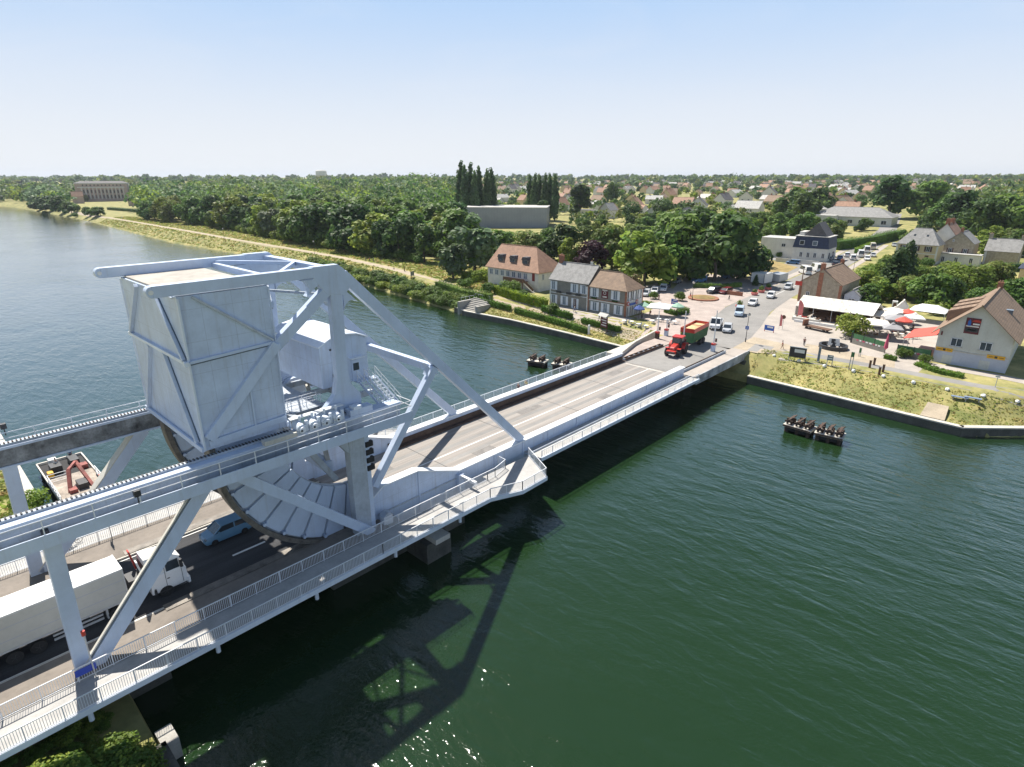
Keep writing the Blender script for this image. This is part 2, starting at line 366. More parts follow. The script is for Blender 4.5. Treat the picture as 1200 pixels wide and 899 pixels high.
# ------------------------------------------------------------------ water
def water_mat():
    m = bpy.data.materials.new('canal_water'); m.use_nodes = True; N = m.node_tree.nodes; L = m.node_tree.links
    b = N['Principled BSDF']; b.inputs['Roughness'].default_value = .06; b.inputs['IOR'].default_value = 1.36; b.inputs['Coat Weight'].default_value = 1.0; b.inputs['Coat IOR'].default_value = 1.34; b.inputs['Coat Roughness'].default_value = .08
    tc = N.new('ShaderNodeTexCoord')
    n0 = N.new('ShaderNodeTexNoise'); n0.inputs['Scale'].default_value = .03; n0.inputs['Detail'].default_value = 3; L.new(tc.outputs['Object'], n0.inputs['Vector'])
    mx = N.new('ShaderNodeMix'); mx.data_type = 'RGBA'; mx.inputs['A'].default_value = (.0095, .0275, .0085, 1); mx.inputs['B'].default_value = (.0125, .034, .0105, 1)
    L.new(n0.outputs['Fac'], mx.inputs['Factor']); L.new(mx.outputs['Result'], b.inputs['Base Color'])
    acc = None
    for sc, rot, st, amp in ((.26, 62, (1, .34, 1), .42), (.62, 40, (1, .42, 1), .42), (1.3, 70, (1, .42, 1), .19), (4.5, 20, (1, .8, 1), .075)):
        mp = N.new('ShaderNodeMapping'); mp.inputs['Rotation'].default_value = (0, 0, R(rot)); mp.inputs['Scale'].default_value = st
        L.new(tc.outputs['Object'], mp.inputs['Vector'])
        n = N.new('ShaderNodeTexNoise'); n.inputs['Scale'].default_value = sc; n.inputs['Detail'].default_value = 2; n.inputs['Distortion'].default_value = .6
        L.new(mp.outputs[0], n.inputs['Vector'])
        k = N.new('ShaderNodeMath'); k.operation = 'MULTIPLY'; k.inputs[1].default_value = amp; L.new(n.outputs['Fac'], k.inputs[0])
        if acc is None: acc = k
        else:
            a = N.new('ShaderNodeMath'); L.new(acc.outputs[0], a.inputs[0]); L.new(k.outputs[0], a.inputs[1]); acc = a
    wp = N.new('ShaderNodeTexNoise'); wp.inputs['Scale'].default_value = .021; wp.inputs['Detail'].default_value = 3; wp.inputs['Distortion'].default_value = 1.2; L.new(tc.outputs['Object'], wp.inputs['Vector'])
    wr = N.new('ShaderNodeMapRange'); wr.inputs[1].default_value = .35; wr.inputs[2].default_value = .66; wr.inputs[3].default_value = .85; wr.inputs[4].default_value = 1.3; L.new(wp.outputs['Fac'], wr.inputs[0])
    am = N.new('ShaderNodeMath'); am.operation = 'MULTIPLY'; L.new(acc.outputs[0], am.inputs[0]); L.new(wr.outputs[0], am.inputs[1]); acc = am
    bp = N.new('ShaderNodeBump'); bp.inputs['Strength'].default_value = 1.0; bp.inputs['Distance'].default_value = .27
    L.new(acc.outputs[0], bp.inputs['Height']); L.new(bp.outputs[0], b.inputs['Normal']); L.new(bp.outputs[0], b.inputs['Coat Normal'])
    MATS['water'] = m
water_mat()
WZ = -4.5
mb = MB(); mb.poly([(-4000, -3000, WZ), (4000, -3000, WZ), (4000, 2500, WZ), (-4000, 2500, WZ)], 'water')
tag(mb.build('water'), kind='structure')

# ------------------------------------------------------------------ ground: one sheet to the horizon
def ground_mat():
    m = pm('ground', (.21, .28, .065), .95, .3, .2, hue=(.46, .39, .16), fine=.3, bump=.2, bscale=3)
    return m
ground_mat()
def axis(segs):
    out = []
    for a, b, st in segs:
        n = max(1, round((b - a) / st)); out += [a + (b - a) * i / n for i in range(n)]
    return out + [segs[-1][1]]
xs = axis([(-3000, -600, 600), (-600, -100, 100), (-100, -10, 15), (-10, 4, 3.5), (4, 8, 1), (8, 96, 22), (96, 104, 2), (104, 128, .8), (128, 170, 2.5), (170, 260, 9), (260, 800, 30), (800, 2000, 120), (2000, 9000, 1000)])
ys = axis([(-6000, -400, 700), (-400, -60, 40), (-60, 0, 4), (0, 16, 1), (16, 130, 3), (130, 420, 5), (420, 1000, 20), (1000, 1300, 25), (1300, 2500, 200), (2500, 9000, 1000)])
v = [(x, y, ground(x, y)) for y in ys for x in xs]; nx = len(xs)
f = [(j * nx + i, j * nx + i + 1, (j + 1) * nx + i + 1, (j + 1) * nx + i) for j in range(len(ys) - 1) for i in range(nx - 1)]
mb = MB(); mb.loose = True; mb.mesh(v, f, 'ground'); tag(mb.build('ground', smooth=True, angle=60), kind='structure')

# quay walls along the straight banks
def quay(name, pts, top, w, mat='concrete_pale'):
    mb = MB()
    for (x0, y0), (x1, y1) in zip(pts, pts[1:]):
        d = Vector((x1 - x0, y1 - y0, 0)).normalized(); n = Vector((d.y, -d.x, 0))
        if n.x < 0: n = -n
        a = Vector((x0, y0, 0)); b = Vector((x1, y1, 0))
        for (z0, z1, o, ww, mt) in ((-8, top - .2, .12, w - .14, 'wet_shade_concrete'), (top - .2, top, 0, w, mat)):  # wall body toned dark, the shade of its face put into the colour
            q = [a + n * o, b + n * o, b + n * (o + ww), a + n * (o + ww)]
            mb.mesh([p + Vector((0, 0, z0)) for p in q] + [p + Vector((0, 0, z1)) for p in q], [(4, 5, 6, 7), (0, 1, 5, 4), (2, 3, 7, 6), (1, 2, 6, 5), (3, 0, 4, 7)], mt)
    return tag(mb.build(name), kind='structure')
quay('quay_edge', [(shore(y) - .5, y) for y in (-60, -20, 0, 6.5, 14, 26, 39.8)], -3.0, .95)
quay('quay_edge', [(shore(y) - .5, y) for y in (63.2, 66, 86, 104, 120, 127)], -3.0, .9)
quay('quay_edge', [(4.6, -60), (4.6, 36.4)], -2.9, .9, 'wet_shade_concrete'); quay('quay_edge', [(4.9, 63), (4.9, 400)], -2.7, 1.5)  # near bank cap gets the dark concrete, shade painted into its colour

# ------------------------------------------------------------------ roads, paths, parking
def strip(name, pts, w, mat, dz=.02, step=3.0, z=None):
    mb = MB(); mb.loose = True; mb.ribbon(pts, w, mat, dz, step, z); return tag(mb.build(name), kind='structure')
def area(name, a, b, c, d, mat, dz=.012, n=(8, 8)):
    mb = MB(); mb.loose = True; mb.sheet(a, b, c, d, n[0], n[1], mat, dz); return tag(mb.build(name), kind='structure')
XY = lambda px, py: (lambda p: (p.x, p.y))(G(px, py))
ROADC = [(111.5, 50.6), (122, 51.4), (133, 54.2), (150, 58.3), (172, 60.6), (190, 61.8), (225, 64.4), (270, 67.8), (330, 73), (400, 82), (520, 104)]
strip('road', ROADC, [10, 10.5, 11.5, 11, 10, 9, 9, 9, 9, 9, 9], 'asphalt_pale', .03)
strip('pavement', [(p[0], p[1] + 6.2) for p in ROADC[4:9]], 2.2, 'paving', .05); strip('pavement', [(p[0], p[1] - 6.2) for p in ROADC[5:9]], 2.2, 'paving', .05)
strip('road_marking', [(p[0], p[1] - .1) for p in ROADC[4:8]], .16, 'paint_white', .04)
area('plaza', (118.5, 15.5, 0), (168, 14, 0), (172, 55, 0), (112.3, 45.9, 0), 'paving', .010, (16, 12))
area('sand_patch', (112.2, 40.5, 0), (122, 34, 0), (124, 46, 0), (112.3, 46.2, 0), 'sand', .016, (8, 6))
area('sand_patch', (119, 19, 0), (124.5, 20, 0), (126, 36, 0), (119.5, 35, 0), 'sand', .018, (5, 8))
area('plaza', (112.2, 55, 0), (140, 58, 0), (168, 76, 0), (112.2, 75, 0), 'brick_paving', .011, (10, 8))
area('plaza', (113.6, 74, 0), (122, 74, 0), (122, 99, 0), (116, 99, 0), 'paving', .013, (6, 8))
area('plaza', (120, 45.2, 0), (172, 49, 0), (174, 57, 0), (120, 46.5, 0), 'paving', .009, (16, 3))
area('car_park', (130, 75, 0), (150, 64, 0), (198, 67, 0), (200, 100, 0), 'brick_paving', .014, (10, 8))
area('car_park', (140, 75, 0), (150, 66, 0), (170, 96, 0), (142, 97, 0), 'brick_paving', .017, (6, 6))
area('side_road', (244, 69, 0), (256, 69, 0), (262, 92, 0), (250, 92, 0), 'asphalt_pale', .05, (4, 6))
area('parking_apron', (196, 68, 0), (275, 75, 0), (268, 84, 0), (200, 80, 0), 'asphalt_pale', .035, (8, 3))
area('dry_lawn', (205, 72, 0), (236, 75, 0), (250, 92, 0), (214, 92, 0), 'straw', .055, (6, 6))
strip('towpath', [(115.8, 43.2), (116.6, 36), (117.3, 26), (117.2, 14), (117.0, 6), (119, -2), (140, -27), (180, -72)], [6, 5, 4.6, 4.4, 4.4, 4.4, 4.4, 4.4], 'asphalt_pale', .022, 1.5)
strip('pavement', [(126.3, 26), (126.2, 4), (124.5, -6)], 3.0, 'paving', .03)
CANALPATH = [XY(*p) for p in ((648, 371), (600, 357), (565, 347), (520, 332), (460, 315), (400, 302), (340, 291.5), (290, 283.5), (230, 272.5), (180, 264), (120, 254), (70, 246))]
CANALPATH = [(113.5, 68), (114.6, 78), (116.2, 92)] + CANALPATH[1:]
strip('towpath', CANALPATH, 3.6, 'sand', .02, 2.0)

# ------------------------------------------------------------------ summer haze: one even box of thin air round the whole place
mb = MB(); mb.box(-3200, -6200, -9.5, 9300, 9300, 95, 'dark_void'); hz_ = mb.build('haze'); tag(hz_, kind='stuff')
hm = bpy.data.materials.new('haze'); hm.use_nodes = True; hn = hm.node_tree; hn.nodes.remove(hn.nodes['Principled BSDF'])
pv = hn.nodes.new('ShaderNodeVolumePrincipled'); pv.inputs['Color'].default_value = (.80, .88, 1, 1); pv.inputs['Density'].default_value = 6.5e-5; pv.inputs['Anisotropy'].default_value = .2
hn.links.new(pv.outputs[0], hn.nodes['Material Output'].inputs['Volume']); hz_.data.materials.clear(); hz_.data.materials.append(hm)

pm('canvas_mottled', (.46, .44, .38), .9, .1, 1.1, hue=(.86, .84, .78), fine=.6)

pm('stained_concrete', (.42, .44, .46), .8, .35, .55, streak=.95, bump=.15, bscale=9, hue=(.62, .64, .66))
# ================================================================== the rolling bascule bridge (X along the road, z = 0 on the road)
def gusset(mb, c, a, b, r, y0, y1, mat):
    """concave corner plate between two directions a and b at corner c (x, z)"""
    c = Vector((c[0], c[1])); a = Vector(a).normalized(); b = Vector(b).normalized(); half = math.acos(max(-1, min(1, a.dot(b)))) / 2
    t = r / math.tan(half); o = c + (a + b).normalized() * (r / math.sin(half)); pts = [c]; p0 = c + a * t; p1 = c + b * t
    a0 = math.atan2(p0.y - o.y, p0.x - o.x); a1 = math.atan2(p1.y - o.y, p1.x - o.x); d = (a1 - a0 + math.pi) % (2 * math.pi) - math.pi
    for i in range(9): q = a0 + d * i / 8; pts.append(Vector((o.x + r * math.cos(q), o.y + r * math.sin(q))))
    n = len(pts)
    v = [(p.x, y0, p.y) for p in pts] + [(p.x, y1, p.y) for p in pts]; f = []
    for i in range(1, n - 1): f += [(0, i, i + 1), (n, n + i + 1, n + i)]
    for i in range(1, n - 1): f.append((i, i + 1, n + i + 1, n + i))
    mb.mesh(v, f, mat)

BR = thing('bascule_bridge', 'pale grey steel rolling lift bridge with boxed counterweight held high over the road', 'bridge', (26.5, 51, 0))
CR = (26.5, 11.5); RAD = 12.45
def truss(yc):
    T = MB(); h = .34; y0, y1 = yc - h, yc + h
    def mem(p, q, d, mat='steel', yy=0): T.bar((p[0], yc, p[1]), (q[0], yc, q[1]), 2 * h - yy, d, mat, up=(0, 0, 1) if abs(q[1] - p[1]) < abs(q[0] - p[0]) * 4 else (1, 0, 0))
    mem((12.2, 24.72), (25.6, 24.72), .82)                                  # top beam, running out beyond the counterweight
    n = 10; ang = [math.pi / 2 + math.pi * i / n for i in range(n + 1)]
    T.prism([(12.2 + .41 * math.cos(t), 24.72 + .41 * math.sin(t)) for t in ang], 'y', y0, y1, 'steel')
    T.prism([(23.9, 24.25), (24.9, 22.9), (26.55, 22.6), (27.6, 23.55), (26.75, 24.75), (26.2, 25.2), (23.9, 25.2)], 'y', y0 - .012, y1 + .012, 'steel')   # apex plate
    mem((26.6, 24.3), (49.2, 1.5), .95)                                    # long chord to the leaf
    mem((36.1, 13.9), (28.0, 3.6), .75, yy=.02)                             # sub strut
    mem((25.4, 23.4), (20.1, 19.3), .85, yy=.03)                            # diagonal to the counterweight
    T.prism([(25.3, 23.4), (26.4, 23.4), (26.2, 16), (26.4, 14.7), (27.3, 13.5), (27.3, 12.2), (22.4, 12.2), (22.4, 12.7), (23.7, 13.0), (24.75, 14.0), (25.1, 15.5)], 'y', y0 + .02, y1 - .02, 'steel')
    gusset(T, (24.9, 24.25), (-1, 0), (-.79, -.61), .75, y0 + .01, y1 - .01, 'steel')
    gusset(T, (26.45, 23.2), (0, -1), (.71, -.71), .8, y0 + .01, y1 - .01, 'steel')
    gusset(T, (24.95, 22.9), (0, -1), (-.79, -.61), .5, y0 + .01, y1 - .01, 'steel')
    gusset(T, (36.0, 13.6), (-.62, -.78), (.70, -.71), .7, y0 + .015, y1 - .015, 'steel')
    gusset(T, (35.4, 14.0), (-.71, .70), (-.62, -.78), .9, y0 + .015, y1 - .015, 'steel')
    for s in (y0 - .03, y1 + .03): T.tube((12.1, yc, 24.72), (12.1, s, 24.72), .17, 'paint_white', 10)      # eye of the beam end, light in its hole painted white
    t = T.build('truss_frame', BR, bevel=.03); return t
truss(44.8); truss(57.2)

# cross members between the two trusses
def cross(x, z, w, h, mat='steel', y0=45.13, y1=56.87): k = MB(); k.box(x - w / 2, y0, z - h / 2, x + w / 2, y1, z + h / 2, mat); k.build('cross_beam', BR, bevel=.02)
def lattice(p, q, w, h, mat): k = MB(); k.bar(p, q, w, h, mat); k.build('lattice_bar', BR)
cross(26.0, 24.6, .7, .62); cross(36.2, 13.75, .6, .75); cross(21.0, 24.45, .4, .5); cross(20.5, 22.6, .35, .5)
lattice((21.2, 45.2, 24.75), (25.7, 51, 24.75), .3, .3, 'steel'); lattice((21.2, 56.8, 24.752), (25.7, 51.1, 24.752), .3, .3, 'steel')
lattice((20.5, 45.2, 22.3), (25.6, 56.8, 22.3), .16, .2, 'steel_dirt_shade'); lattice((20.5, 56.8, 22.65), (25.6, 45.2, 22.65), .16, .2, 'steel_dirt_shade')

# counterweight box
CW = MB()
CW.box(13.6, 44.62, 12.45, 20.15, 57.38, 24.2, 'steel_plate')
CW.box(13.75, 45.2, 24.2, 20.0, 56.8, 24.36, 'roof_concrete')
cw = CW.build('counterweight', BR, bevel=.05)
S = MB()                                                                     # stiffeners standing proud of its faces
for y, d in ((44.62, -1), (57.38, 1)):
    a = y + d * .11
    S.bar((13.5, a, 19.45), (20.0, a, 19.75), .22, .22, 'steel')
    S.bar((14.6, a, 24.1), (20.0, a, 19.9), .2, .17, 'steel_dirt_shade'); S.bar((20.1, y + d * .2, 19.6), (14.0, y + d * .2, 13.4), .42, .8, 'steel')  # thin diagonal's darker tone paints the shadow line under it
    S.bar((17.6, a, 13.2), (17.6, a, 16.5), .12, .12, 'steel'); S.bar((14.0, a, 13.0), (20.1, a, 13.3), .2, .5, 'steel')
    S.bar((13.62, a, 12.5), (13.62, a, 24.1), .1, .16, 'steel_white'); S.bar((20.12, a, 12.5), (20.12, a, 24.1), .1, .1, 'steel')
for x, d in ((13.6, -1), (20.15, 1)):
    a = x + d * .13
    S.bar((a, 44.4, 19.45), (a, 57.6, 19.45), .26, .26, 'steel_white'); S.bar((a, 44.5, 12.65), (a, 57.5, 12.65), .2, .4, 'steel')
    if d < 0:
        S.bar((a, 45.0, 24.1), (a, 44.9 + 2.1, 24.1), .1, .1, 'steel')
        S.bar((a - .02, 48.9, 24.05), (a - .02, 44.9, 19.6), .3, .3, 'steel'); S.bar((a - .02, 49.2, 19.3), (a - .02, 45.4, 13.0), .3, .34, 'steel')
        S.bar((a - .02, 52.9, 24.05), (a - .02, 57.1, 19.6), .3, .3, 'steel'); S.bar((a - .02, 52.6, 19.3), (a - .02, 56.6, 13.0), .3, .34, 'steel')
        S.tube((a - .1, 44.4, 19.45), (a - .1, 44.15, 19.45), .2, 'steel_white')
S.build('stiffener_frame', cw, bevel=.015)
S = MB()                                                                     # thin dark strips painting the shade beside the stiffeners
S.bar((13.6, 44.59, 19.28), (20.0, 44.59, 19.58), .08, .13, 'shade_dark'); S.bar((14.75, 44.59, 24.0), (20.0, 44.59, 19.98), .08, .1, 'shade_dark', up=(0, 0, 1)); S.bar((14.3, 44.59, 13.1), (20.1, 44.59, 19.0), .08, .12, 'shade_dark')
S.bar((13.57, 44.6, 19.26), (13.57, 57.4, 19.26), .08, .12, 'shade_dark')
for y0, y1, z0, z1 in ((48.65, 44.75, 24.0, 19.7), (48.95, 45.2, 19.2, 13.1), (53.15, 57.2, 24.0, 19.7), (52.85, 56.75, 19.2, 13.1)): S.bar((13.57, y0, z0), (13.57, y1, z1), .08, .14, 'shade_dark')
S.build('stiffener_shade', cw)
for k in range(5): DR = MB(); DR.box(20.17, 47.2, 15.6 + k * .8, 20.25, 47.5, 15.9 + k * .8, 'steel_dirt_shade'); DR.build('access_rung', cw)
for z in (14.6, 20.6): DR = MB(); DR.tube((20.2, 48.2, z), (20.2, 48.2, z + 2.6), .05, 'steel_dirt_shade', 6); DR.build('drain_pipe', cw)

# rocker segments: curved tread, web with radial stiffeners
def rocker(yc):
    a0, a1, n = R(176), R(272), 26
    P = lambda r, t: (CR[0] + r * math.cos(t), CR[1] + r * math.sin(t))
    rim = MB(); v = []; f = []
    for i in range(n + 1):
        t = a0 + (a1 - a0) * i / n
        for r, s in ((RAD, -1), (RAD, 1), (RAD - .42, 1), (RAD - .42, -1)): x, z = P(r, t); v.append((x, yc + s * .62, z))
    for i in range(n):
        for k in range(4): f.append((i * 4 + k, i * 4 + (k + 1) % 4, i * 4 + 4 + (k + 1) % 4, i * 4 + 4 + k))
    f += [(0, 1, 2, 3), tuple(n * 4 + k for k in (3, 2, 1, 0))]; rim.mesh(v, f, 'tread')
    for i in range(n * 2):                                                   # bolts of the tread plates
        t = a0 + (a1 - a0) * (i + .5) / (n * 2); x, z = P(RAD - .2, t)
        for s in (-1, 1): rim.box(x - .05, yc + s * .62 - .04, z - .05, x + .05, yc + s * .62 + .04, z + .05, 'tread')
    web = MB(); ri = 6.9
    pts = [P(RAD - .42, a0 + (a1 - a0) * i / n) for i in range(n + 1)]; inn = [P(ri, a0 + (a1 - a0) * i / n) for i in range(n + 1)]
    v = []; f = []
    for p, q in zip(pts, inn):
        for s in (-.12, .12): v += [(p[0], yc + s, p[1]), (q[0], yc + s, q[1])]
    for i in range(n): f += [(i * 4, i * 4 + 1, i * 4 + 5, i * 4 + 4), (i * 4 + 2, i * 4 + 6, i * 4 + 7, i * 4 + 3), (i * 4 + 1, i * 4 + 3, i * 4 + 7, i * 4 + 5)]
    f += [(0, 2, 3, 1), tuple(n * 4 + k for k in (0, 1, 3, 2))]; web.mesh(v, f, 'steel_dirt_shade')  # web toned darker, painting recess shade into the grooves
    m = 9; dt = (a1 - a0) / m
    for i in range(m):                                                       # raised panels between the radial grooves
        t0 = a0 + dt * i; t1 = t0 + dt
        g0 = lambda r: .10 / r
        po = [P(RAD - .95, t0 + g0(RAD) + .004)] + [P(RAD - .6, t0 + g0(RAD) + .02 + (dt - 2 * g0(RAD) - .04) * k / 4) for k in range(5)] + [P(RAD - .95, t1 - g0(RAD) - .004)] + [P(ri + .1, t1 - g0(ri) * .9)] + [P(ri + .1, t0 + g0(ri) * .9)]
        for s in (-1, 1): web.prism(po, 'y', min(yc + s * .1, yc + s * .42), max(yc + s * .1, yc + s * .42), 'steel')
        for s in (-1, 1): c = P(RAD - .62, t0 + .012); web.tube((c[0], yc + s * .1, c[1]), (c[0], yc + s * .55, c[1]), .16, 'steel', 10)
    web.bar((14.1, yc, 11.9), (19.6, yc, 11.9), .8, .9, 'steel'); web.bar((26.4, yc, 4.8), (26.4, yc, 12.2), .8, .8, 'steel', up=(1, 0, 0)); web.bar((20.4, yc, 12.2), (24.6, yc, 5.4), .5, .5, 'steel_dirt_shade')
    for s in (-1, 1): web.tube((CR[0], yc + s * .15, CR[1]), (CR[0], yc + s * .75, CR[1]), 1.15, 'steel', 20)
    w_ = web.build('rocker_segment', BR, bevel=.02); rim.build('curved_tread', w_, smooth=True)
rocker(45.75); rocker(56.25)
# floor framing between the rockers
FR = MB()
for x in (21.5, 24.6, 27.9): FR.box(x - .25, 45.9, 11.9, x + .25, 56.1, 12.6, 'steel_dirt_shade')
for y in (47.2, 51, 54.8): FR.box(20.2, y - .2, 12.0, 30.2, y + .2, 12.5, 'steel_dirt_shade')
FR.box(21.6, 46.4, 12.6, 24.7, 55.6, 12.68, 'steel_dirt_shade')
FR.box(23.9, 46.0, 6.2, 24.6, 56.0, 7.2, 'steel'); FR.bar((21.2, 47, 11.9), (24.2, 47, 7), .35, .4, 'steel'); FR.bar((21.2, 55, 11.9), (24.2, 55, 7), .35, .4, 'steel')
FR.bar((27.8, 46.4, 11.9), (24.4, 55.6, 7), .4, .4, 'cream_steel'); FR.bar((27.8, 55.6, 11.9), (24.4, 46.4, 7), .4, .4, 'cream_steel')
for y in (46.9, 47.6): FR.tube((20.3, y, 13.6), (24.6, y, 13.6), .035, 'rail_white', 6); FR.tube((20.3, y, 13.15), (24.6, y, 13.15), .03, 'rail_white', 6)
for x in (20.4, 21.8, 23.2, 24.6):
    for y in (46.9, 47.6): FR.tube((x, y, 12.6), (x, y, 13.6), .035, 'rail_white', 6)
FR.build('machinery_floor', BR)

# machine house
MH = MB(); arch = [(25.0, 17.75), (26.0, 18.25), (27.4, 18.5), (28.8, 18.3), (29.9, 17.85)]
MH.prism([(25.0, 13.85), (29.9, 13.85)] + arch[::-1], 'y', 47.0, 55.6, 'steel_plate')
mh = MH.build('machine_house', BR, bevel=.03)
RF = MB(); n = len(arch); t = .12
RF.prism([(24.85, 17.72)] + [(x, z + .03) for x, z in arch[1:-1]] + [(30.05, 17.8)] + [(30.05, 17.8 + t)] + [(x, z + .03 + t) for x, z in arch[1:-1]][::-1] + [(24.85, 17.72 + t)], 'y', 46.8, 55.8, 'steel_white')
RF.build('roof', mh)
D = MB(); D.box(29.0 - .9, 46.93, 13.9, 29.0, 46.99, 15.9, 'steel'); D.box(28.25, 46.90, 14.9, 28.85, 46.93, 15.6, 'glass'); D.box(27.9, 46.5, 16.1, 29.3, 46.98, 16.2, 'steel_white')
D.build('door', mh)
V = MB()
for k in range(5): V.box(26.2, 46.94, 14.2 + k * .16, 27.2, 46.985, 14.29 + k * .16, 'steel_dirt_shade')
V.box(26.1, 46.95, 14.1, 27.3, 46.975, 15.05, 'dark_plastic'); V.build('vent', mh)
for k, x in enumerate((26.0,)): V2 = MB(); V2.box(x, 46.85, 17.3, x + .5, 46.99, 17.42, 'dark_plastic'); V2.build('lamp', mh)
ST = MB()                                                                    # twin stair down to the gantry
for x0 in (28.7, 29.9):
    for s in (-.38, .38):
        ST.bar((x0 + s, 46.5, 14.0), (x0 + 1.0 + s, 44.0, 11.4), .07, .22, 'steel')
        for k in range(2): ST.bar((x0 + s, 46.5, 14.55 + k * .45), (x0 + 1.0 + s, 44.0, 11.95 + k * .45), .045, .045, 'rail_white')
        for k in range(5): q = k / 4; ST.bar((x0 + s + q, 46.5 - 2.5 * q, 14.0 - 2.6 * q), (x0 + s + q, 46.5 - 2.5 * q, 15.0 - 2.6 * q), .045, .045, 'rail_white')
    for k in range(9): q = (k + .5) / 9; ST.box(x0 - .36 + q, 46.5 - 2.5 * q - .13, 13.98 - 2.6 * q, x0 + .36 + q, 46.5 - 2.5 * q + .13, 14.02 - 2.6 * q, 'steel_white')
ST.box(28.2, 46.3, 13.8, 30.5, 46.98, 13.9, 'steel'); ST.build('staircase', mh)

# moving leaf: road deck, parapet girders, cantilevered footways
LF = MB(); LF.box(28.0, 45.15, -.9, 89.9, 56.85, -.02, 'steel'); LF.box(28.0, 45.2, -.016, 89.9, 56.8, 0, 'deck_paving')
for x in range(32, 90, 4): LF.box(x, 44.9, -1.7, x + .4, 57.1, -.9, 'steel')
lf = LF.build('leaf_deck', BR)
MK = MB(); MK.box(36.0, 50.55, .004, 89.6, 50.72, .008, 'paint_white'); MK.box(89.0, 45.6, .004, 89.4, 55.4, .009, 'concrete_pale')
for y in (47.2, 49.1, 52.0, 53.9): MK.box(29, y - .35, .003, 89, y + .35, .005, 'asphalt_pale')
MK.build('lane_line', lf)
for x in (40.0, 52.3, 64.6, 76.9): JT = MB(); JT.box(x, 46.0, .0055, x + .09, 56.0, .0075, 'dark_plastic'); JT.build('expansion_joint', lf)
for x, y, a, b_ in ((44.5, 47.3, 3.2, 1.4), (58.0, 52.6, 4.6, 1.2), (71.0, 46.9, 2.4, 1.9), (81.5, 53.0, 3.4, 1.6), (33.0, 52.2, 2.6, 2.2)): JT = MB(); JT.box(x, y, .0056, x + a, y + b_, .0066, 'deck_patch'); JT.build('repair_patch', lf)
def parapet(y0, y1, near):
    P = MB(); prof = [(27.2, -1.75), (48.5, -1.75), (50, -1.2), (90.1, -1.2), (90.1, 1.38), (38.6, 1.38), (33.0, 3.45), (28.7, 3.45), (27.2, 2.4)]
    P.prism(prof, 'y', y0, y1, 'steel_plate')
    cap = [(27.1, 2.4), (28.7, 3.47), (33.0, 3.47), (38.6, 1.4), (90.2, 1.4)]
    for (xa, za), (xb, zb) in zip(cap, cap[1:]): P.bar((xa, (y0 + y1) / 2, za + .05), (xb, (y0 + y1) / 2, zb + .05), y1 - y0 + .34, .12, 'rail_white')
    out = y0 if near else y1; s = -1 if near else 1
    for x in [33.1, 38.6, 44.2, 49.2] + [54 + 6 * k for k in range(6)]:
        top = 3.4 if x < 34 else 1.35
        P.box(x - .1, min(out, out + s * .12), -1.5, x + .1, max(out, out + s * .12), top, 'steel')
    P.box(28, min(out, out + s * .1), .55, 38.5, max(out, out + s * .1), .7, 'steel_dirt_shade') if near else None
    inn = y1 if near else y0
    P.box(38.0, min(inn, inn - s * .16), .02, 90, max(inn, inn - s * .16), .9, 'rust_brown' if not near else 'steel_dirt_shade')
    P.box(38.0, min(inn, inn - s * .75), .01, 90, max(inn, inn - s * .75), .22, 'rust_brown' if not near else 'concrete')
    return P.build('parapet_girder', BR, bevel=.02)
parapet(44.4, 45.15, True); parapet(56.85, 57.6, False)
def railing(mb, pts, h=1.1, post=2.0, bars=.13, mat='rail_white', r=.035, br=.014, solid=False):
    for a, b in zip(pts, pts[1:]):
        a = Vector(a); b = Vector(b); L = (b - a).length; d = (b - a) / L
        mb.bar(a + UPZ * h, b + UPZ * h, .07, .06, mat); mb.bar(a + UPZ * .14, b + UPZ * .14, .045, .045, mat)
        n = max(1, round(L / post))
        for i in range(n + 1): p = a + d * (L * i / n); mb.bar(p, p + UPZ * h, .06, .06, mat, up=(1, 0, 0))
        if bars:
            n = max(1, round(L / bars))
            for i in range(n): p = a + d * (L * (i + .5) / n); mb.bar(p + UPZ * .14, p + UPZ * h, br, br * 2, mat, up=(1, 0, 0))
for near in (True, False):
    y0, y1 = (41.6, 44.4) if near else (57.6, 60.3)
    W = MB(); x0 = 49.4 if near else 36.0
    W.box(x0, y0, -.30, 90.2, y1, -.12, 'steel'); W.box(x0, y0 + .05, -.118, 90.2, y1, -.05, 'walkway')
    for x in range(52, 90, 4): W.prism([(y0, -.3), (y1, -.3), (y1, -1.1)] if near else [(y0, -.3), (y1, -.3), (y0, -1.1)], 'x', x, x + .18, 'steel')
    e = y0 if near else y1; W.box(x0, e - .12, -.42, 90.2, e + .12, .02, 'steel_white')
    if near: W.box(x0, 43.3, -.05, 90.2, 43.42, .16, 'steel_dirt_shade')
    fw = W.build('footway', BR)
    Q = MB(); railing(Q, [(x0 + .1, e, 0), (90.0, e, 0)], .95 if near else 1.15, 2.0, .35 if near else .16, r=.03)
    Q.build('railing', fw)

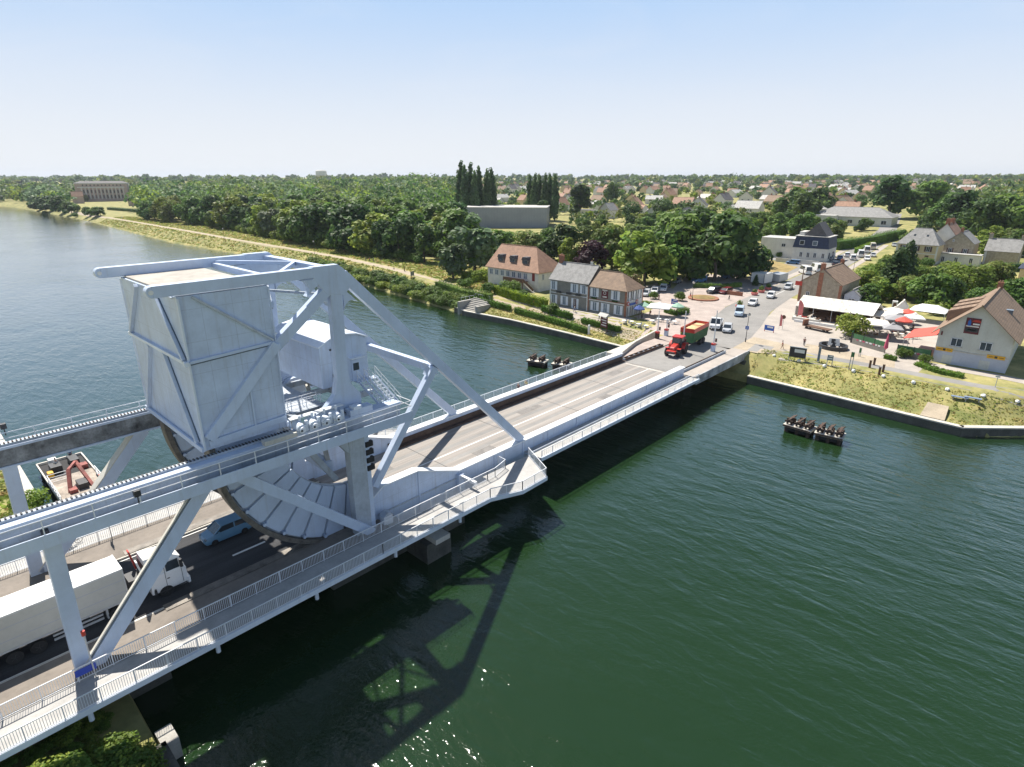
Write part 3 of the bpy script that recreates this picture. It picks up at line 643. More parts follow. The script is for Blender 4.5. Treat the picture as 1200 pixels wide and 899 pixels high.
# ---------------------------------------------------------------- rack gantries: fixed girders carrying the toothed rack, one on each side
def gantry(label, s, yin, lowname):
    """s=-1: side nearer the camera (outside = smaller y)"""
    g = thing('rack_gantry', label, 'gantry', (26, yin, 0))
    Y = lambda d: yin + s * d                                                # d = metres outwards from the inner face
    yy = lambda a, b: (min(Y(a), Y(b)), max(Y(a), Y(b)))
    gi = MB(); xL, xR = -34.0, 30.6
    for (a, b, z0, z1, mat) in ((0, 1.0, 10.5, 11.9, 'rack_black' if s > 0 else 'steel_dirt_shade'), (-.12, 1.12, 11.9, 12.12, 'steel'), (-.1, 1.1, 10.32, 10.5, 'steel')):
        u, v_ = yy(a, b); gi.box(xL, u, z0, xR, v_, z1, mat)
    gi_o = gi.build('girder', g, bevel=.02)
    tk = MB(); u, v_ = yy(.02, .42); tk.box(xL, u, 12.12, 27, v_, 12.3, 'steel_dirt_shade')
    n = 0; x = xL
    while x < 27: tk.box(x, u + .04, 12.3, x + .1, v_ - .04, 12.37, 'dark_plastic' if s < 0 else 'rust_brown'); x += .26
    tk.build('toothed_rack', g)
    wk = MB(); u, v_ = yy(1.13, 2.35); wk.box(xL, u, 10.75, xR + .4, v_, 10.85, 'gantry_grating'); u, v_ = yy(2.35, 2.43); wk.box(xL, u, 10.55, xR + .4, v_, 11.45, 'steel')
    x = xL + 1
    while x < xR: wk.prism([(Y(1.0), 10.35), (Y(2.35), 10.65), (Y(1.0), 10.74)], 'x', x, x + .1, 'steel'); x += 2.6
    wko = wk.build('walkway', g)
    rl = MB(); e = Y(2.36)
    for z in (12.45, 11.95): rl.tube((xL, e, z), (xR + .3, e, z), .038, 'rail_white', 6)
    x = xL + .4
    while x < xR + .4: rl.tube((x, e, 11.4), (x, e, 12.45), .04, 'rail_white', 6); x += 2.62
    for z in (12.45, 11.95): rl.tube((xR + .3, e, z), (xR + .3, Y(.2), z), .038, 'rail_white', 6)
    rl.build('railing', wko)
    yl = Y(.55) if s < 0 else Y(.6); yf = Y(1.05) if s < 0 else Y(.8)
    for (p, q, w_) in (((13.0, yl, 10.4), (3.55, yf, 0.0), 1.0), ((3.4, yl, 10.4), (3.1, yf, 0.0), .95), ((-20, yl, 10.4), (-20.4, yf, -.6), .95)):
        lg = MB(); lg.bar(p, q, .75, w_, 'steel', up=(1, 0, 0)); d = (Vector(q) - Vector(p)).normalized()
        if w_ == 1.0: lg.bar(Vector(p) + Vector((-.32, 0, .32)) * 1.3, Vector(q) + Vector((-.32, 0, .32)) * 1.3, .78, .1, 'cream_steel', up=(1, 0, .9))  # cream strip paints grazing sunlight on the leg's upper side
        lg.build('leg', g, bevel=.03)
    cl = MB(); u, v_ = yy(.1, 1.0); cl.box(24.9, u, -.02, 26.5, v_, 10.5, 'steel_dirt_shade'); cl.box(26.5, u + .1, -.02, 27.0, v_ - .1, 10.4, 'steel')
    cl.prism([(24.9, 10.4), (24.9, 8.6), (23.6, 10.4)], 'y', u + .05, v_ - .05, 'steel_dirt_shade')
    co = cl.build('column', g, bevel=.03)
    bf = MB()
    for z in (8.7, 7.9, 7.1, 6.3): bf.box(26.6, u - .03, z, 27.35, u + .35, z + .5, 'rubber')
    bf.build('bumper', co)
    bc = MB(); yb = Y(1.25) if s < 0 else Y(.6); bc.bar((14.9, yb, 10.6), (26.3, yb, .05), .5, .85, 'steel', up=(0, 0, 1)); bc.build('brace', g, bevel=.03)
    ft = MB(); ft.box(2.0, yf - .9, -.6, 5.0, yf + .9, .06, 'concrete'); ft.build('footing', g)
    return g
GN = gantry('elevated grey rack girder on slanting legs before the counterweight, white motors near its end', -1, 44.28, '')
GF = gantry('elevated dark streaked rack girder on the far side of the counterweight', 1, 57.72, '')
# winch motors on the near gantry
for k in range(4):
    x = 20.6 + k * 1.12; m = MB()
    m.tube((x, 43.9, 12.75), (x, 42.95, 12.55), .42, 'steel_white', 14); m.tube((x, 42.95, 12.55), (x, 42.75, 12.5), .3, 'steel_white', 12); m.box(x - .42, 43.0, 12.12, x + .42, 43.9, 12.4, 'steel')
    m.tube((x + .2, 43.6, 13.0), (x + .2, 43.6, 13.5), .12, 'steel_white', 8); m.tube((x + .55, 43.2, 12.2), (x + .55, 43.2, 13.1), .16, 'steel_white', 8)
    m.tube((x - .1, 42.74, 12.5), (x - .1, 42.7, 12.5), .1, 'dark_plastic', 8)
    m.build('drive_motor', GN, bevel=.02, smooth=True)
m = MB(); m.box(20.0, 43.5, 13.28, 24.9, 44.1, 13.36, 'rail_white'); m.box(25.3, 43.2, 12.12, 27.6, 44.1, 12.7, 'steel'); m.box(25.6, 43.1, 12.7, 26.4, 43.8, 13.0, 'steel_white')
for x in (20.1, 22.4, 24.8): m.box(x, 43.95, 12.12, x + .1, 44.1, 13.28, 'steel')
m.build('motor_cover', GN, bevel=.02)
m = MB(); m.box(17.4, 42.8, 12.13, 20.1, 43.4, 12.5, 'cream_steel'); m.build('gear_box', GN)

# ---------------------------------------------------------------- fixed approach on the camera's side of the canal
AP = MB()
AP.box(-60, 45.0, -1.4, 28.0, 56.9, -.03, 'concrete'); AP.box(-60, 45.9, -.028, 27.96, 55.6, 0.0, 'asphalt')
for y0, y1 in ((42.45, 45.9), (55.6, 60.0)): AP.box(-60, y0, -1.0, 27.9, y1, .13, 'tan_asphalt')
AP.box(27.9, 42.45, -1.0, 29.5, 44.3, .02, 'concrete')
tag(AP.build('road'), kind='structure')
MK = MB(); MK.box(15.6, 48.9, .004, 18.6, 49.15, .008, 'paint_white')  # this white stripe paints a strip of sunlight on the shaded road
for x in (-30, -17.7, -5, 8, 21.6): MK.box(x, 50.8, .004, x + 3, 50.95, .008, 'paint_white')
for y in (46.15, 55.35): MK.box(-60, y - .06, .004, 27.5, y + .06, .007, 'paint_white')
tag(MK.build('road_marking'), kind='structure')
KB = MB()                                                                    # steel track plates and gutters under the rockers
for y in (45.75, 56.25): KB.box(9, y - .45, .13, 27.5, y + .45, .19, 'tread')
KB.box(-60, 45.78, .0, 27.9, 45.93, .15, 'concrete_pale'); KB.box(-60, 55.58, .0, 27.9, 55.74, .15, 'concrete_pale')
tag(KB.build('kerb'), kind='structure')
# piers, the shade on them put into their dark colour
PIER = thing('bridge_pier', 'dark concrete pier under the footway end of the fixed span', 'pier', (36, 50, WZ))
p = MB(); p.box(22, 43.6, -9, 34, 58.6, -1.42, 'wet_shade_concrete'); p.box(33.99, 43.2, -9, 38.2, 59, -2.2, 'wet_shade_concrete'); p.build('pier_shaft', PIER)
p = MB(); p.box(31.2, 39.6, -2.3, 33.0, 43.55, -1.75, 'concrete_pale'); p.box(30.5, 40.2, -9, 33.6, 43.56, -2.3, 'wet_shade_concrete'); p.build('pier_cap', PIER)
p = MB(); p.box(3.0, 43.5, -9, 8.0, 62, -2.2, 'wet_shade_concrete'); p.box(5.2, 36.0, -9, 6.2, 37.6, -2.9, 'concrete')
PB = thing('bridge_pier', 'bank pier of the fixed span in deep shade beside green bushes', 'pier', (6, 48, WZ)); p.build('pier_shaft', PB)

# footways of the fixed span
FWN = thing('footbridge', 'fixed footway between two white railings, widening to a platform by the leaf', 'footway', (22, 40.6, 0))
f_ = MB(); outl = [(-60, 39.5), (25, 39.35), (38.5, 39.3), (42.0, 37.9), (46.2, 38.0), (48.9, 43.2), (41.2, 43.3), (41.2, 42.35), (-60, 42.35)]
f_.prism(outl, 'z', -.10, .02, 'walkway'); f_.prism([(a, b + (.15 if b < 40 else -.1)) for a, b in outl], 'z', -.42, -.11, 'steel')
f_.build('deck_slab', FWN)
f_ = MB()
for a, b in zip(outl[:5], outl[1:6]): f_.bar((a[0], a[1], -.16), (b[0], b[1], -.16), .14, .44, 'steel_white')
f_.build('fascia', FWN)
for x in range(-22, 42, 8): f_ = MB(); f_.tube((x + .5, 39.7, -1.2), (x + .5, 39.7, -.4), .16, 'steel_white', 10); f_.bar((x + .5, 39.6, -.58), (x + .5, 43, -.9), .25, .35, 'steel'); f_.build('bracket', FWN)
f_ = MB(); railing(f_, [(-60, 39.55, 0), (25, 39.4, 0), (38.5, 39.36, 0), (42.05, 37.98, 0), (46.15, 38.08, 0), (48.75, 43.1, 0)], 1.12, 2.0, .14)
f_.build('railing', FWN)
f_ = MB(); railing(f_, [(-60, 42.3, 0), (41.0, 42.3, 0), (42.2, 42.3, 0)], 1.12, 2.0, .14); railing(f_, [(42.2, 42.3, 0), (44.5, 42.9, 0), (44.6, 44.2, 0)], 1.12, 2.0, .14)
f_.build('railing', FWN)
FWF = thing('footbridge', 'far side fixed footway with white mesh railing behind the lorry', 'footway', (0, 60.8, 0))
f_ = MB(); f_.box(-60, 60.05, -.5, 36, 63.0, .02, 'walkway'); f_.prism([(30, 57.7), (36, 57.7), (36, 63.0), (41, 63.0), (43.5, 60.4), (36, 60.3), (36, 60.0), (30, 60.0)], 'z', -.4, .025, 'walkway'); f_.build('deck_slab', FWF)
f_ = MB(); railing(f_, [(-60, 60.1, 0), (24, 60.1, 0)], 1.15, 2.0, .16, 'rail_white'); f_.build('railing', FWF)
f_ = MB(); railing(f_, [(-60, 62.9, 0), (36, 62.9, 0), (41, 62.9, 0), (43.3, 60.6, 0)], 1.15, 2.0, .16); f_.build('railing', FWF)
# locking beams that cross the slot beside the leaf, and a small white cabinet
lk = thing('locking_beam', 'white steel beam reaching from the leaf girder to the footway railing', 'beam', (39, 43.4, .9))
k = MB(); k.box(38.4, 41.6, .75, 38.75, 44.3, 1.05, 'rail_white'); k.box(38.2, 43.9, -.9, 38.95, 44.35, 1.1, 'steel'); k.build('beam', lk)
cb = thing('cabinet', 'small white roofed cabinet at the foot of the gantry column', 'cabinet', (28.0, 43.4, 0))
k = MB(); k.box(27.7, 43.0, .02, 28.7, 43.7, 1.0, 'rail_white'); k.prism([(27.6, 1.0), (28.8, 1.0), (28.2, 1.35)], 'y', 42.95, 43.75, 'steel_dirt_shade'); k.build('case', cb)

# ---------------------------------------------------------------- approach on the far bank
AE = MB()
AE.box(90.0, 45.6, -1.2, 112.2, 56.2, -.03, 'concrete'); AE.box(90.02, 45.7, -.028, 112.2, 56.0, 0.0, 'asphalt_pale')
AE.box(90.25, 42.3, -1.2, 112.2, 45.6, .12, 'paving'); AE.box(90.25, 56.2, -1.2, 112.2, 60.5, .12, 'brick_paving')
AE.box(109.2, 41.6, -9, 112.19, 62.6, -1.2, 'wet_shade_concrete'); AE.box(96, 47, -9, 99, 58, -1.25, 'wet_shade_concrete')
AE.box(90.25, 42.1, -1.25, 112.2, 42.3, .3, 'stained_concrete')
tag(AE.build('road'), kind='structure')
GD = thing('guard_rail', 'low twin brown steel guard rail on the camera side of the far bridge end', 'guard rail', (99, 45.3, 0))
for y in (45.5, 45.05): K = MB(); K.box(90.4, y, .12, 108, y + .12, .55, 'rust_brown' if y > 45.2 else 'steel_dirt_shade'); K.build('rail', GD)
GD = thing('guard_rail', 'low ladder shaped brown guard rail on the cafe side of the road', 'guard rail', (97, 56.6, 0))
for y in (56.2, 56.9): K = MB(); K.box(90.4, y, .12, 104, y + .12, .5, 'rust_brown'); K.build('rail', GD)
for i in range(9): K = MB(); K.box(90.4 + i * 1.7, 56.322, .15, 90.55 + i * 1.7, 56.898, .45, 'steel_dirt_shade'); K.build('rung', GD)
wg = thing('parapet_wall', 'pale concrete parapet flaring towards the cafe at the far bridge end', 'wall', (100, 60, 0))
K = MB(); K.prism([(90.3, 57.75), (100.4, 60.5), (112.0, 62.3), (112.0, 62.8), (100.2, 61.0), (90.3, 60.6)], 'z', -1.3, .9, 'concrete_pale'); K.build('wall', wg)
wb = thing('parapet_wall', 'stepped concrete abutment wall by the grass slope at the far bridge end', 'wall', (111, 42, 0))
K = MB()
for i in range(6): K.box(109.4 + i * .5, 41.0 - .12 * i, -4.2 + i * .65, 112.6, 42.05, -3.75 + i * .65, 'concrete_pale')
K.build('wall', wb)
# ================================================================== houses
pm('plaster_white', (.68, .66, .61), .85, .08, .5, streak=.25); pm('plaster_cream', (.64, .51, .31), .85, .08, .5, streak=.2); pm('plaster_grey', (.56, .57, .53), .85, .07, .4, streak=.25)
pm('plaster_blue', (.48, .51, .58), .85, .07, .4, streak=.2); pm('stone', (.40, .345, .26), .9, .2, 1.2, bump=.3, bscale=5); pm('brick', (.34, .15, .09), .9, .2, 2, bump=.2)
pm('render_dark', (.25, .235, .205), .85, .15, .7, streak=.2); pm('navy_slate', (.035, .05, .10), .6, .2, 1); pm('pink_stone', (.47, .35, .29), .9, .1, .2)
pm('metal_clad', (.30, .32, .36), .55, .06, .1, streak=.2); pm('shutter_white', (.72, .74, .78), .6, .05, 2); pm('shutter_dark', (.10, .05, .045), .6, .1, 2); pm('door_red', (.22, .03, .03), .5, .1, 2)
for nm, c, h in (('roof_tile', (.35, .205, .135), None), ('roof_brown', (.27, .185, .125), None), ('roof_slate', (.30, .295, .285), None), ('roof_dark', (.12, .115, .12), None), ('roof_orange', (.42, .25, .17), None), ('roof_pale', (.52, .51, .48), None)):
    striped(nm, c, tuple(v * .62 for v in c), 'z', .28, .05, .8, .2, .9, .35)
striped('clad_grey', (.29, .31, .345), (.20, .21, .24), 'y', 1.0, .09, .5, .06, .2, .4)

def hroot(name, label, cat, loc, rz=0, group=None): return thing(name, label, cat, loc, rz, group)
def hbody(r, D, W, he, hr, ridge='y', hip=(0, 0), wall='plaster_white', roof='roof_tile', over=.45, z0=-1.2, lower=None, gable_gap=.0):
    """box [0, D] x [-W/2, W/2]; x = 0 is the front. ridge runs along y or x; hip = inset of the ridge at each end"""
    b = MB(); h = W / 2
    b.box(0, -h, z0, D, h, he - .02, wall)
    if ridge == 'y': sl = (hr - he) / (D / 2)
    else: sl = (hr - he) / h
    if ridge == 'y' and not (hip[0] and hip[1]):
        for y, k in ((-h, hip[0]), (h, hip[1])):
            if not k: b.prism([(0, he - .02), (D, he - .02), (D / 2, hr - .08)], 'y', y - .001 * (1 if y > 0 else -1), y - (.2 if y > 0 else -.2), wall)
    if ridge == 'x':
        for x, k in ((0, hip[0]), (D, hip[1])):
            if not k: b.prism([(-h, he - .02), (h, he - .02), (0, hr - .08)], 'x', x + .001 * (1 if x == 0 else -1), x + (.2 if x == 0 else -.2), wall)
    w_ = b.build('wall', r, local=True)
    if lower:
        lb = MB(); lb.box(-.03, -h - .03, z0, D + .03, h + .03, lower[1], lower[0]); lb.build('plinth', w_, local=True)
    o = over; ze = he - o * sl; rb = MB()
    if ridge == 'y': A = [(-o, -h - o, ze), (-o, h + o, ze), (D + o, h + o, ze), (D + o, -h - o, ze)]; P = (D / 2, -h - o + hip[0], hr); Q = (D / 2, h + o - hip[1], hr); F = [(0, 1, 5, 4), (2, 3, 4, 5), (3, 0, 4), (1, 2, 5)]
    else: A = [(-o, -h - o, ze), (-o, h + o, ze), (D + o, h + o, ze), (D + o, -h - o, ze)]; P = (-o + hip[0], 0, hr); Q = (D + o - hip[1], 0, hr); F = [(3, 0, 4, 5), (1, 2, 5, 4), (0, 1, 4), (2, 3, 5)]
    top = [Vector(p) + Vector((0, 0, .16)) for p in A + [P, Q]]; bot = [Vector(p) + Vector((0, 0, .02)) for p in A + [P, Q]]
    ff = []
    g0, g1 = (F[2], F[3])
    for i, f in enumerate(F):
        if i >= 2 and not hip[i - 2]: continue
        ff.append(f); ff.append(tuple(k + 6 for k in f[::-1]))
    edges = [(0, 1), (1, 2), (2, 3), (3, 0)] if all(hip) else None
    if ridge == 'y': E = [(0, 1), (2, 3)] + ([(3, 0)] if hip[0] else [(3, 4), (4, 0)]) + ([(1, 2)] if hip[1] else [(1, 5), (5, 2)])
    else: E = [(3, 0), (1, 2)] if False else [(1, 2), (3, 0)] + ([(0, 1)] if hip[0] else [(0, 4), (4, 1)]) + ([(2, 3)] if hip[1] else [(2, 5), (5, 3)])
    if ridge == 'x': E = [(1, 2), (3, 0)] + ([(0, 1)] if hip[0] else [(0, 4), (4, 1)]) + ([(2, 3)] if hip[1] else [(2, 5), (5, 3)])
    for a, c in E: ff.append((a, c, c + 6, a + 6))
    rb.mesh(top + bot, ff, roof)
    cap = Vector(P) + Vector((0, 0, .17)); cap2 = Vector(Q) + Vector((0, 0, .17)); rb.bar(cap, cap2, .3, .12, roof)
    ro = rb.build('roof', r, local=True); return w_, ro
def win(r, D, W, face, u, z, w, h, glass='glass', frame='shutter_white', sh=None, sw=.55, name='window', sill=True):
    """window centred at u along the face, z = bottom"""
    def bx(m, a, b, c, d, k0, k1, mat):
        if face == 'f': m.box(-k1, a, c, -k0, b, d, mat)
        elif face == 'b': m.box(D + k0, a, c, D + k1, b, d, mat)
        elif face == 'r': m.box(a, -W / 2 - k1, c, b, -W / 2 - k0, d, mat)
        else: m.box(a, W / 2 + k0, c, b, W / 2 + k1, d, mat)
    fr = MB(); t = .09
    for a, b, c, d in ((u - w / 2, u - w / 2 + t, z, z + h), (u + w / 2 - t, u + w / 2, z, z + h), (u - w / 2, u + w / 2, z, z + t), (u - w / 2, u + w / 2, z + h - t, z + h), (u - t / 2, u + t / 2, z, z + h)): bx(fr, a, b, c, d, .001, .08, frame)
    if sill: bx(fr, u - w / 2 - .1, u + w / 2 + .1, z - .1, z - .005, .001, .15, 'concrete_pale')
    f = fr.build(name, r, local=True)
    g = MB(); bx(g, u - w / 2 + .01, u + w / 2 - .01, z + .01, z + h - .01, -.01, .035, glass); g.build('pane', f, local=True)
    if sh:
        for s in (-1, 1):
            q = MB(); a = u + s * (w / 2 + sw / 2 + .03); bx(q, a - sw / 2, a + sw / 2, z - .02, z + h + .02, .002, .06, sh); q.build('shutter', r, local=True)
def chimney(roof, x, y, z0, z1, w=.6, d=.9, mat='brick', pots=2):
    c = MB(); c.box(x - w / 2, y - d / 2, z0, x + w / 2, y + d / 2, z1, mat); c.box(x - w / 2 - .06, y - d / 2 - .06, z1, x + w / 2 + .06, y + d / 2 + .06, z1 + .12, mat)
    for k in range(pots): c.tube((x, y + (k - (pots - 1) / 2) * .4, z1 + .12), (x, y + (k - (pots - 1) / 2) * .4, z1 + .5), .12, 'roof_orange', 8)
    c.build('chimney', roof, local=True)
def panel(r, face_x, y, z, w, h, mat, name='sign', marks=(), t=.06):
    s = MB(); s.box(-t - .02, y - w / 2, z, -.002, y + w / 2, z + h, mat); o = s.build(name, r, local=True)
    if marks:
        k = MB()
        for (a, b, c, d, m) in marks: k.box(-t - .035, y + a * w - w / 2, z + b * h, -t - .022, y + c * w - w / 2, z + d * h, m)
        k.build('lettering', o, local=True)
    return o

# --- grey house and the cafe, front faces at x = 121
r = hroot('house', 'grey rendered house with pale slate roof and white shutters, joined to the cafe', 'house', (121, 93.7, -.1))
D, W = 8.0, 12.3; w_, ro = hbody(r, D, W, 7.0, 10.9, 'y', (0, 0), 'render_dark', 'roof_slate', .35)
for u in (5.0, 1.6, -1.9, -4.9):
    if u != 1.6: win(r, D, W, 'f', u, 4.2, 1.15, 2.2, 'glass_pale', sh='shutter_white', sw=.62)
for u in (4.9, 1.3, ): win(r, D, W, 'f', u, .55, 1.15, 2.3, 'glass_pale', sh='shutter_white', sw=.62)
win(r, D, W, 'f', -2.2, .1, 1.1, 2.6, 'shutter_dark', sh='shutter_white', name='door', sill=False)
b = MB(); b.box(-.07, -6.15, 3.35, -.002, 6.15, 3.5, 'shutter_white'); b.box(-.07, -6.2, 6.6, -.002, 6.2, 6.78, 'shutter_white')
for y in (-6.05, 6.05): b.box(-.09, y - .16, -1, -.003, y + .16, 6.9, 'plaster_white')
for y in (2.9, -.4, -3.4): b.box(-.5, y - .8, 3.5, -.002, y + .8, 3.62, 'render_dark'); b.box(-.52, y - .8, 3.62, -.47, y + .8, 4.1, 'dark_plastic')
b.build('trim', r, local=True)
chimney(ro, 4.0, 5.7, 9.6, 12.6, .9, 1.2); chimney(ro, 5.0, -3.4, 9.6, 11.5, .5, .5, 'plaster_grey', 1)
r = hroot('cafe_building', 'cafe with brown hipped roof, brick edged grey walls and red blinds on its end', 'cafe', (121, 81.9, -.1))
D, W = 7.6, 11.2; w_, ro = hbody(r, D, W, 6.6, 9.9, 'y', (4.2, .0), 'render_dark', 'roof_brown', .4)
for u in (3.6, -2.6): win(r, D, W, 'f', u, 4.0, 1.2, 2.2, 'glass_pale', sh='shutter_white', sw=.62)
for u in (3.4, .2, -3.6): win(r, D, W, 'f', u, .5, 1.2, 2.2, 'glass_pale', sh='shutter_white', sw=.62)
pn = panel(r, 0, .5, 3.9, 1.9, 2.4, 'maroon', 'wall_sign', ((.1, .78, .9, .92, 'plaster_white'), (.18, .1, .82, .24, 'plaster_white')))
k = MB(); k.tube((-.085, .5, 5.25), (-.11, .5, 5.25), .42, 'plaster_white', 16); k.tube((-.112, .5, 5.25), (-.12, .5, 5.25), .28, 'maroon', 16); k.build('roundel', pn, local=True)
b = MB()
for y in (-5.55, 5.5): b.box(-.08, y - .25, -1, -.002, y + .25, 6.5, 'brick')
b.box(-.06, -5.6, 3.25, -.003, 5.6, 3.45, 'brick'); b.box(-.06, -5.6, 6.2, -.003, 5.6, 6.5, 'brick'); b.box(-.05, -5.6, 2.95, -.004, 5.6, 3.24, 'plaster_white')
for u in (3.6, -2.6): b.box(-.35, u - .7, 3.46, -.002, u + .7, 3.9, 'leaf_dark')
for x in (.18, 7.42): b.box(x - .18, -5.68, -1, x + .18, -5.602, 6.5, 'brick')
b.box(.36, -5.66, -.9, 7.2, -5.603, 6.3, 'plaster_white'); b.build('brick_trim', r, local=True)
for u in (1.5, 3.7, 5.9): win(r, D, W, 'r', u, 4.0, .9, 2.1, 'canvas_red', sh='shutter_white', sw=.4); win(r, D, W, 'r', u, .2, .95, 2.2, 'glass', sh='maroon', sw=.3)
for u in (.9, 4.8):
    k = MB(); k.tube((u, -5.7, 3.3), (u, -5.78, 3.3), .55, 'red_paint', 16); k.tube((u, -5.78, 3.3), (u, -5.80, 3.3), .3, 'plaster_white', 12); k.build('round_sign', r, local=True)
b = MB(); b.box(1.6, -5.80, 2.75, 4.2, -5.7, 3.25, 'blue_sign'); b.build('sign_board', r, local=True)
# --- white house with three dormers
r = hroot('house', 'long white house with brown tiled hipped roof, three dark dormers and outside stair', 'house', (132, 124, 0))
D, W = 11.5, 21.2; w_, ro = hbody(r, D, W, 6.0, 12.0, 'y', (6.5, 1.2), 'plaster_white', 'roof_tile', .6)
for u in (9.0, 6.6, 4.2, 1.8, -.6, -3.0, -5.4): win(r, D, W, 'f', u, 3.3, 1.5, 1.7, 'glass_pale')
win(r, D, W, 'f', -8.6, 3.0, 1.0, 2.3, 'door_red', 'door_red', name='door', sill=False); win(r, D, W, 'f', 2.8, .2, 1.2, 1.6, 'glass', sill=False); win(r, D, W, 'r', 2.0, 3.3, 1.0, 1.7, 'glass_pale'); win(r, D, W, 'r', 6.0, 3.0, .9, 1.9, 'glass_pale')
for u in (6.3, 1.2, -3.9):
    d = MB(); d.box(1.35, u - 1.15, 7.1, 3.6, u + 1.15, 8.6, 'render_dark'); d.prism([(u - 1.3, 8.6), (u + 1.3, 8.6), (u + .8, 9.5), (u - .8, 9.5)], 'x', 1.15, 4.6, 'roof_dark'); dm = d.build('dormer', ro, local=True)
    d = MB(); d.box(1.27, u - .85, 7.25, 1.345, u + .85, 8.5, 'glass'); d.build('dormer_window', ro, local=True)
b = MB(); b.box(-2.4, -6.5, 2.5, -.01, 1.6, 2.7, 'wood_brown'); b.box(-2.45, -6.5, 2.7, -2.35, 1.6, 3.6, 'wood_brown')
for y in (-6.3, -2.5, 1.4): b.box(-2.4, y - .1, -.2, -2.2, y + .1, 2.5, 'wood_brown')
for k in range(10): b.box(-2.3 - .0, -6.7 - k * .42, 2.3 - k * .26, -.9, -6.3 - k * .42, 2.42 - k * .26, 'concrete_pale')
b.bar((-2.35, -6.5, 3.4), (-2.35, -10.6, .8), .08, .7, 'wood_brown'); b.build('balcony', r, local=True)
# --- restaurant with big brown roof by the towpath (gable front at x = 129)
r = hroot('restaurant_building', 'two storey restaurant with big brown gable roof, poster and two yellow banners on its wall', 'restaurant', (129, 9.75, -.1))
D, W = 25.0, 10.6; w_, ro = hbody(r, D, W, 6.3, 11.2, 'x', (0, 0), 'plaster_grey', 'roof_brown', 1.0, -1.0)
b = MB(); b.box(-.05, -5.32, -1, -.002, 5.32, 2.55, 'plaster_blue'); b.box(-.08, -5.3, 2.55, -.003, 5.3, 2.75, 'concrete_pale')
b.build('plinth_band', r, local=True)
for u in (2.4, -1.8): win(r, D, W, 'f', u, 3.5, 1.7, 1.5, 'glass')
p = panel(r, 0, .75, 6.1, 2.1, 2.8, 'maroon', 'poster', ((.06, .44, .94, .52, 'plaster_white'), (.06, .12, .94, .38, 'dark_plastic'), (.2, .22, .8, .29, 'plaster_white')))
k = MB(); cy, cz = .3, 8.25
k.prism([(cy + .62 * math.cos(R(a)), cz + .42 * math.sin(R(a))) for a in range(0, 181, 15)], 'x', -.13, -.085, 'red_paint'); k.box(-.12, -.2, 7.75, -.086, .75, 8.0, 'paint_white')
k.prism([(1.0, 7.5), (1.45, 7.5), (1.5, 8.3), (1.25, 8.7), (1.05, 8.2)], 'x', -.125, -.084, 'blue_sign'); k.build('emblem', p, local=True)
for u, n in ((3.9, 1), (-3.55, 1)):
    mk = [(.42, .2, .58, .8, 'dark_plastic')] + [(.64 + i * .045, .4, .67 + i * .045, .62, 'maroon') for i in range(6)] + [(.08 + i * .045, .4, .11 + i * .045, .62, 'maroon') for i in range(6)]
    panel(r, 0, u, 2.35, 2.5, .62, 'yellow_paint', 'banner', mk, t=.1)
for u in (3.2, -2.2): b = MB(); b.box(-.09, u - .75, .2, -.055, u + .75, 1.75, 'plaster_grey'); b.build('closed_shutter', r, local=True)
for k in range(3):
    x = 5.5 + k * 5.2; d = MB(); d.prism([(1.4, 10.15), (5.35, 8.7), (5.35, 6.75), (3.0, 8.2)], 'x', x, x + 3.4, 'roof_brown'); d.box(x + .15, 5.28, 6.95, x + 3.25, 5.4, 8.4, 'rust_brown'); d.build('dormer', ro, local=True)
d = MB(); d.box(12, -3.6, 8.05, 13.2, -2.4, 9.0, 'glass_pale'); d.build('roof_window', ro, local=True)
chimney(ro, 24.2, .0, 10.8, 12.2)
b = MB(); b.box(-.12, 4.7, 5.2, -.04, 4.95, 5.9, 'maroon'); b.build('small_sign', r, local=True)
r = hroot('awning', 'red sloping awning over the terrace beside the restaurant', 'awning', (138, 18.3, 0)); k = MB()
k.mesh([(131, 15.3, 4.6), (141, 15.3, 4.6), (141, 20.6, 3.0), (131, 20.6, 3.0), (131, 15.3, 4.52), (141, 15.3, 4.52), (141, 20.6, 2.92), (131, 20.6, 2.92)], [(0, 1, 2, 3), (7, 6, 5, 4), (2, 6, 7, 3), (0, 3, 7, 4), (1, 5, 6, 2)], 'canvas_red'); k.build('cover', r)
k = MB()
for x in (131.2, 136, 140.8): k.tube((x, 20.4, 0), (x, 20.4, 2.95), .05, 'galv', 6)
k.build('post', r)
# --- low stone house with brick corners (behind the tent)
r = hroot('house', 'single storey stone house with brick chimney and grey roof behind the long white tent', 'house', (171, 47.9, 0))
D, W = 17, 10.2; w_, ro = hbody(r, D, W, 5.4, 9.0, 'x', (0, 0), 'stone', 'roof_brown', .3)
b = MB()
for y in (-4.95, 4.95): b.box(-.06, y - .35, -1, -.002, y + .35, 5.3, 'brick')
b.box(-.1, -.35, -1, -.003, .75, 8.2, 'brick'); b.build('brick_trim', r, local=True)
chimney(ro, .4, .2, 8.2, 10.4, .7, 1.1); chimney(ro, 16.6, 0, 8.6, 9.9, .6, 1.0)
for x in (4, 8): d = MB(); d.bar((x, -2.1, 7.55), (x + 1.1, -2.1, 7.55), .9, .1, 'glass', up=(0, -.58, .81)); d.build('roof_window', ro, local=True)
win(r, D, W, 'r', 2.5, .2, 1.0, 2.1, 'shutter_dark', name='door', sill=False); win(r, D, W, 'r', 7.0, 1.2, 1.2, 1.4); win(r, D, W, 'f', 2.9, 1.6, .9, 1.2)
r = hroot('shed', 'small grey gabled shed beside the stone house', 'shed', (172, 40.2, 0)); w_, ro = hbody(r, 6, 3.6, 3.0, 4.4, 'x', (0, 0), 'plaster_blue', 'roof_slate', .2); win(r, 6, 3.6, 'f', 0, 1.7, 1.6, .5, 'glass', sill=False)
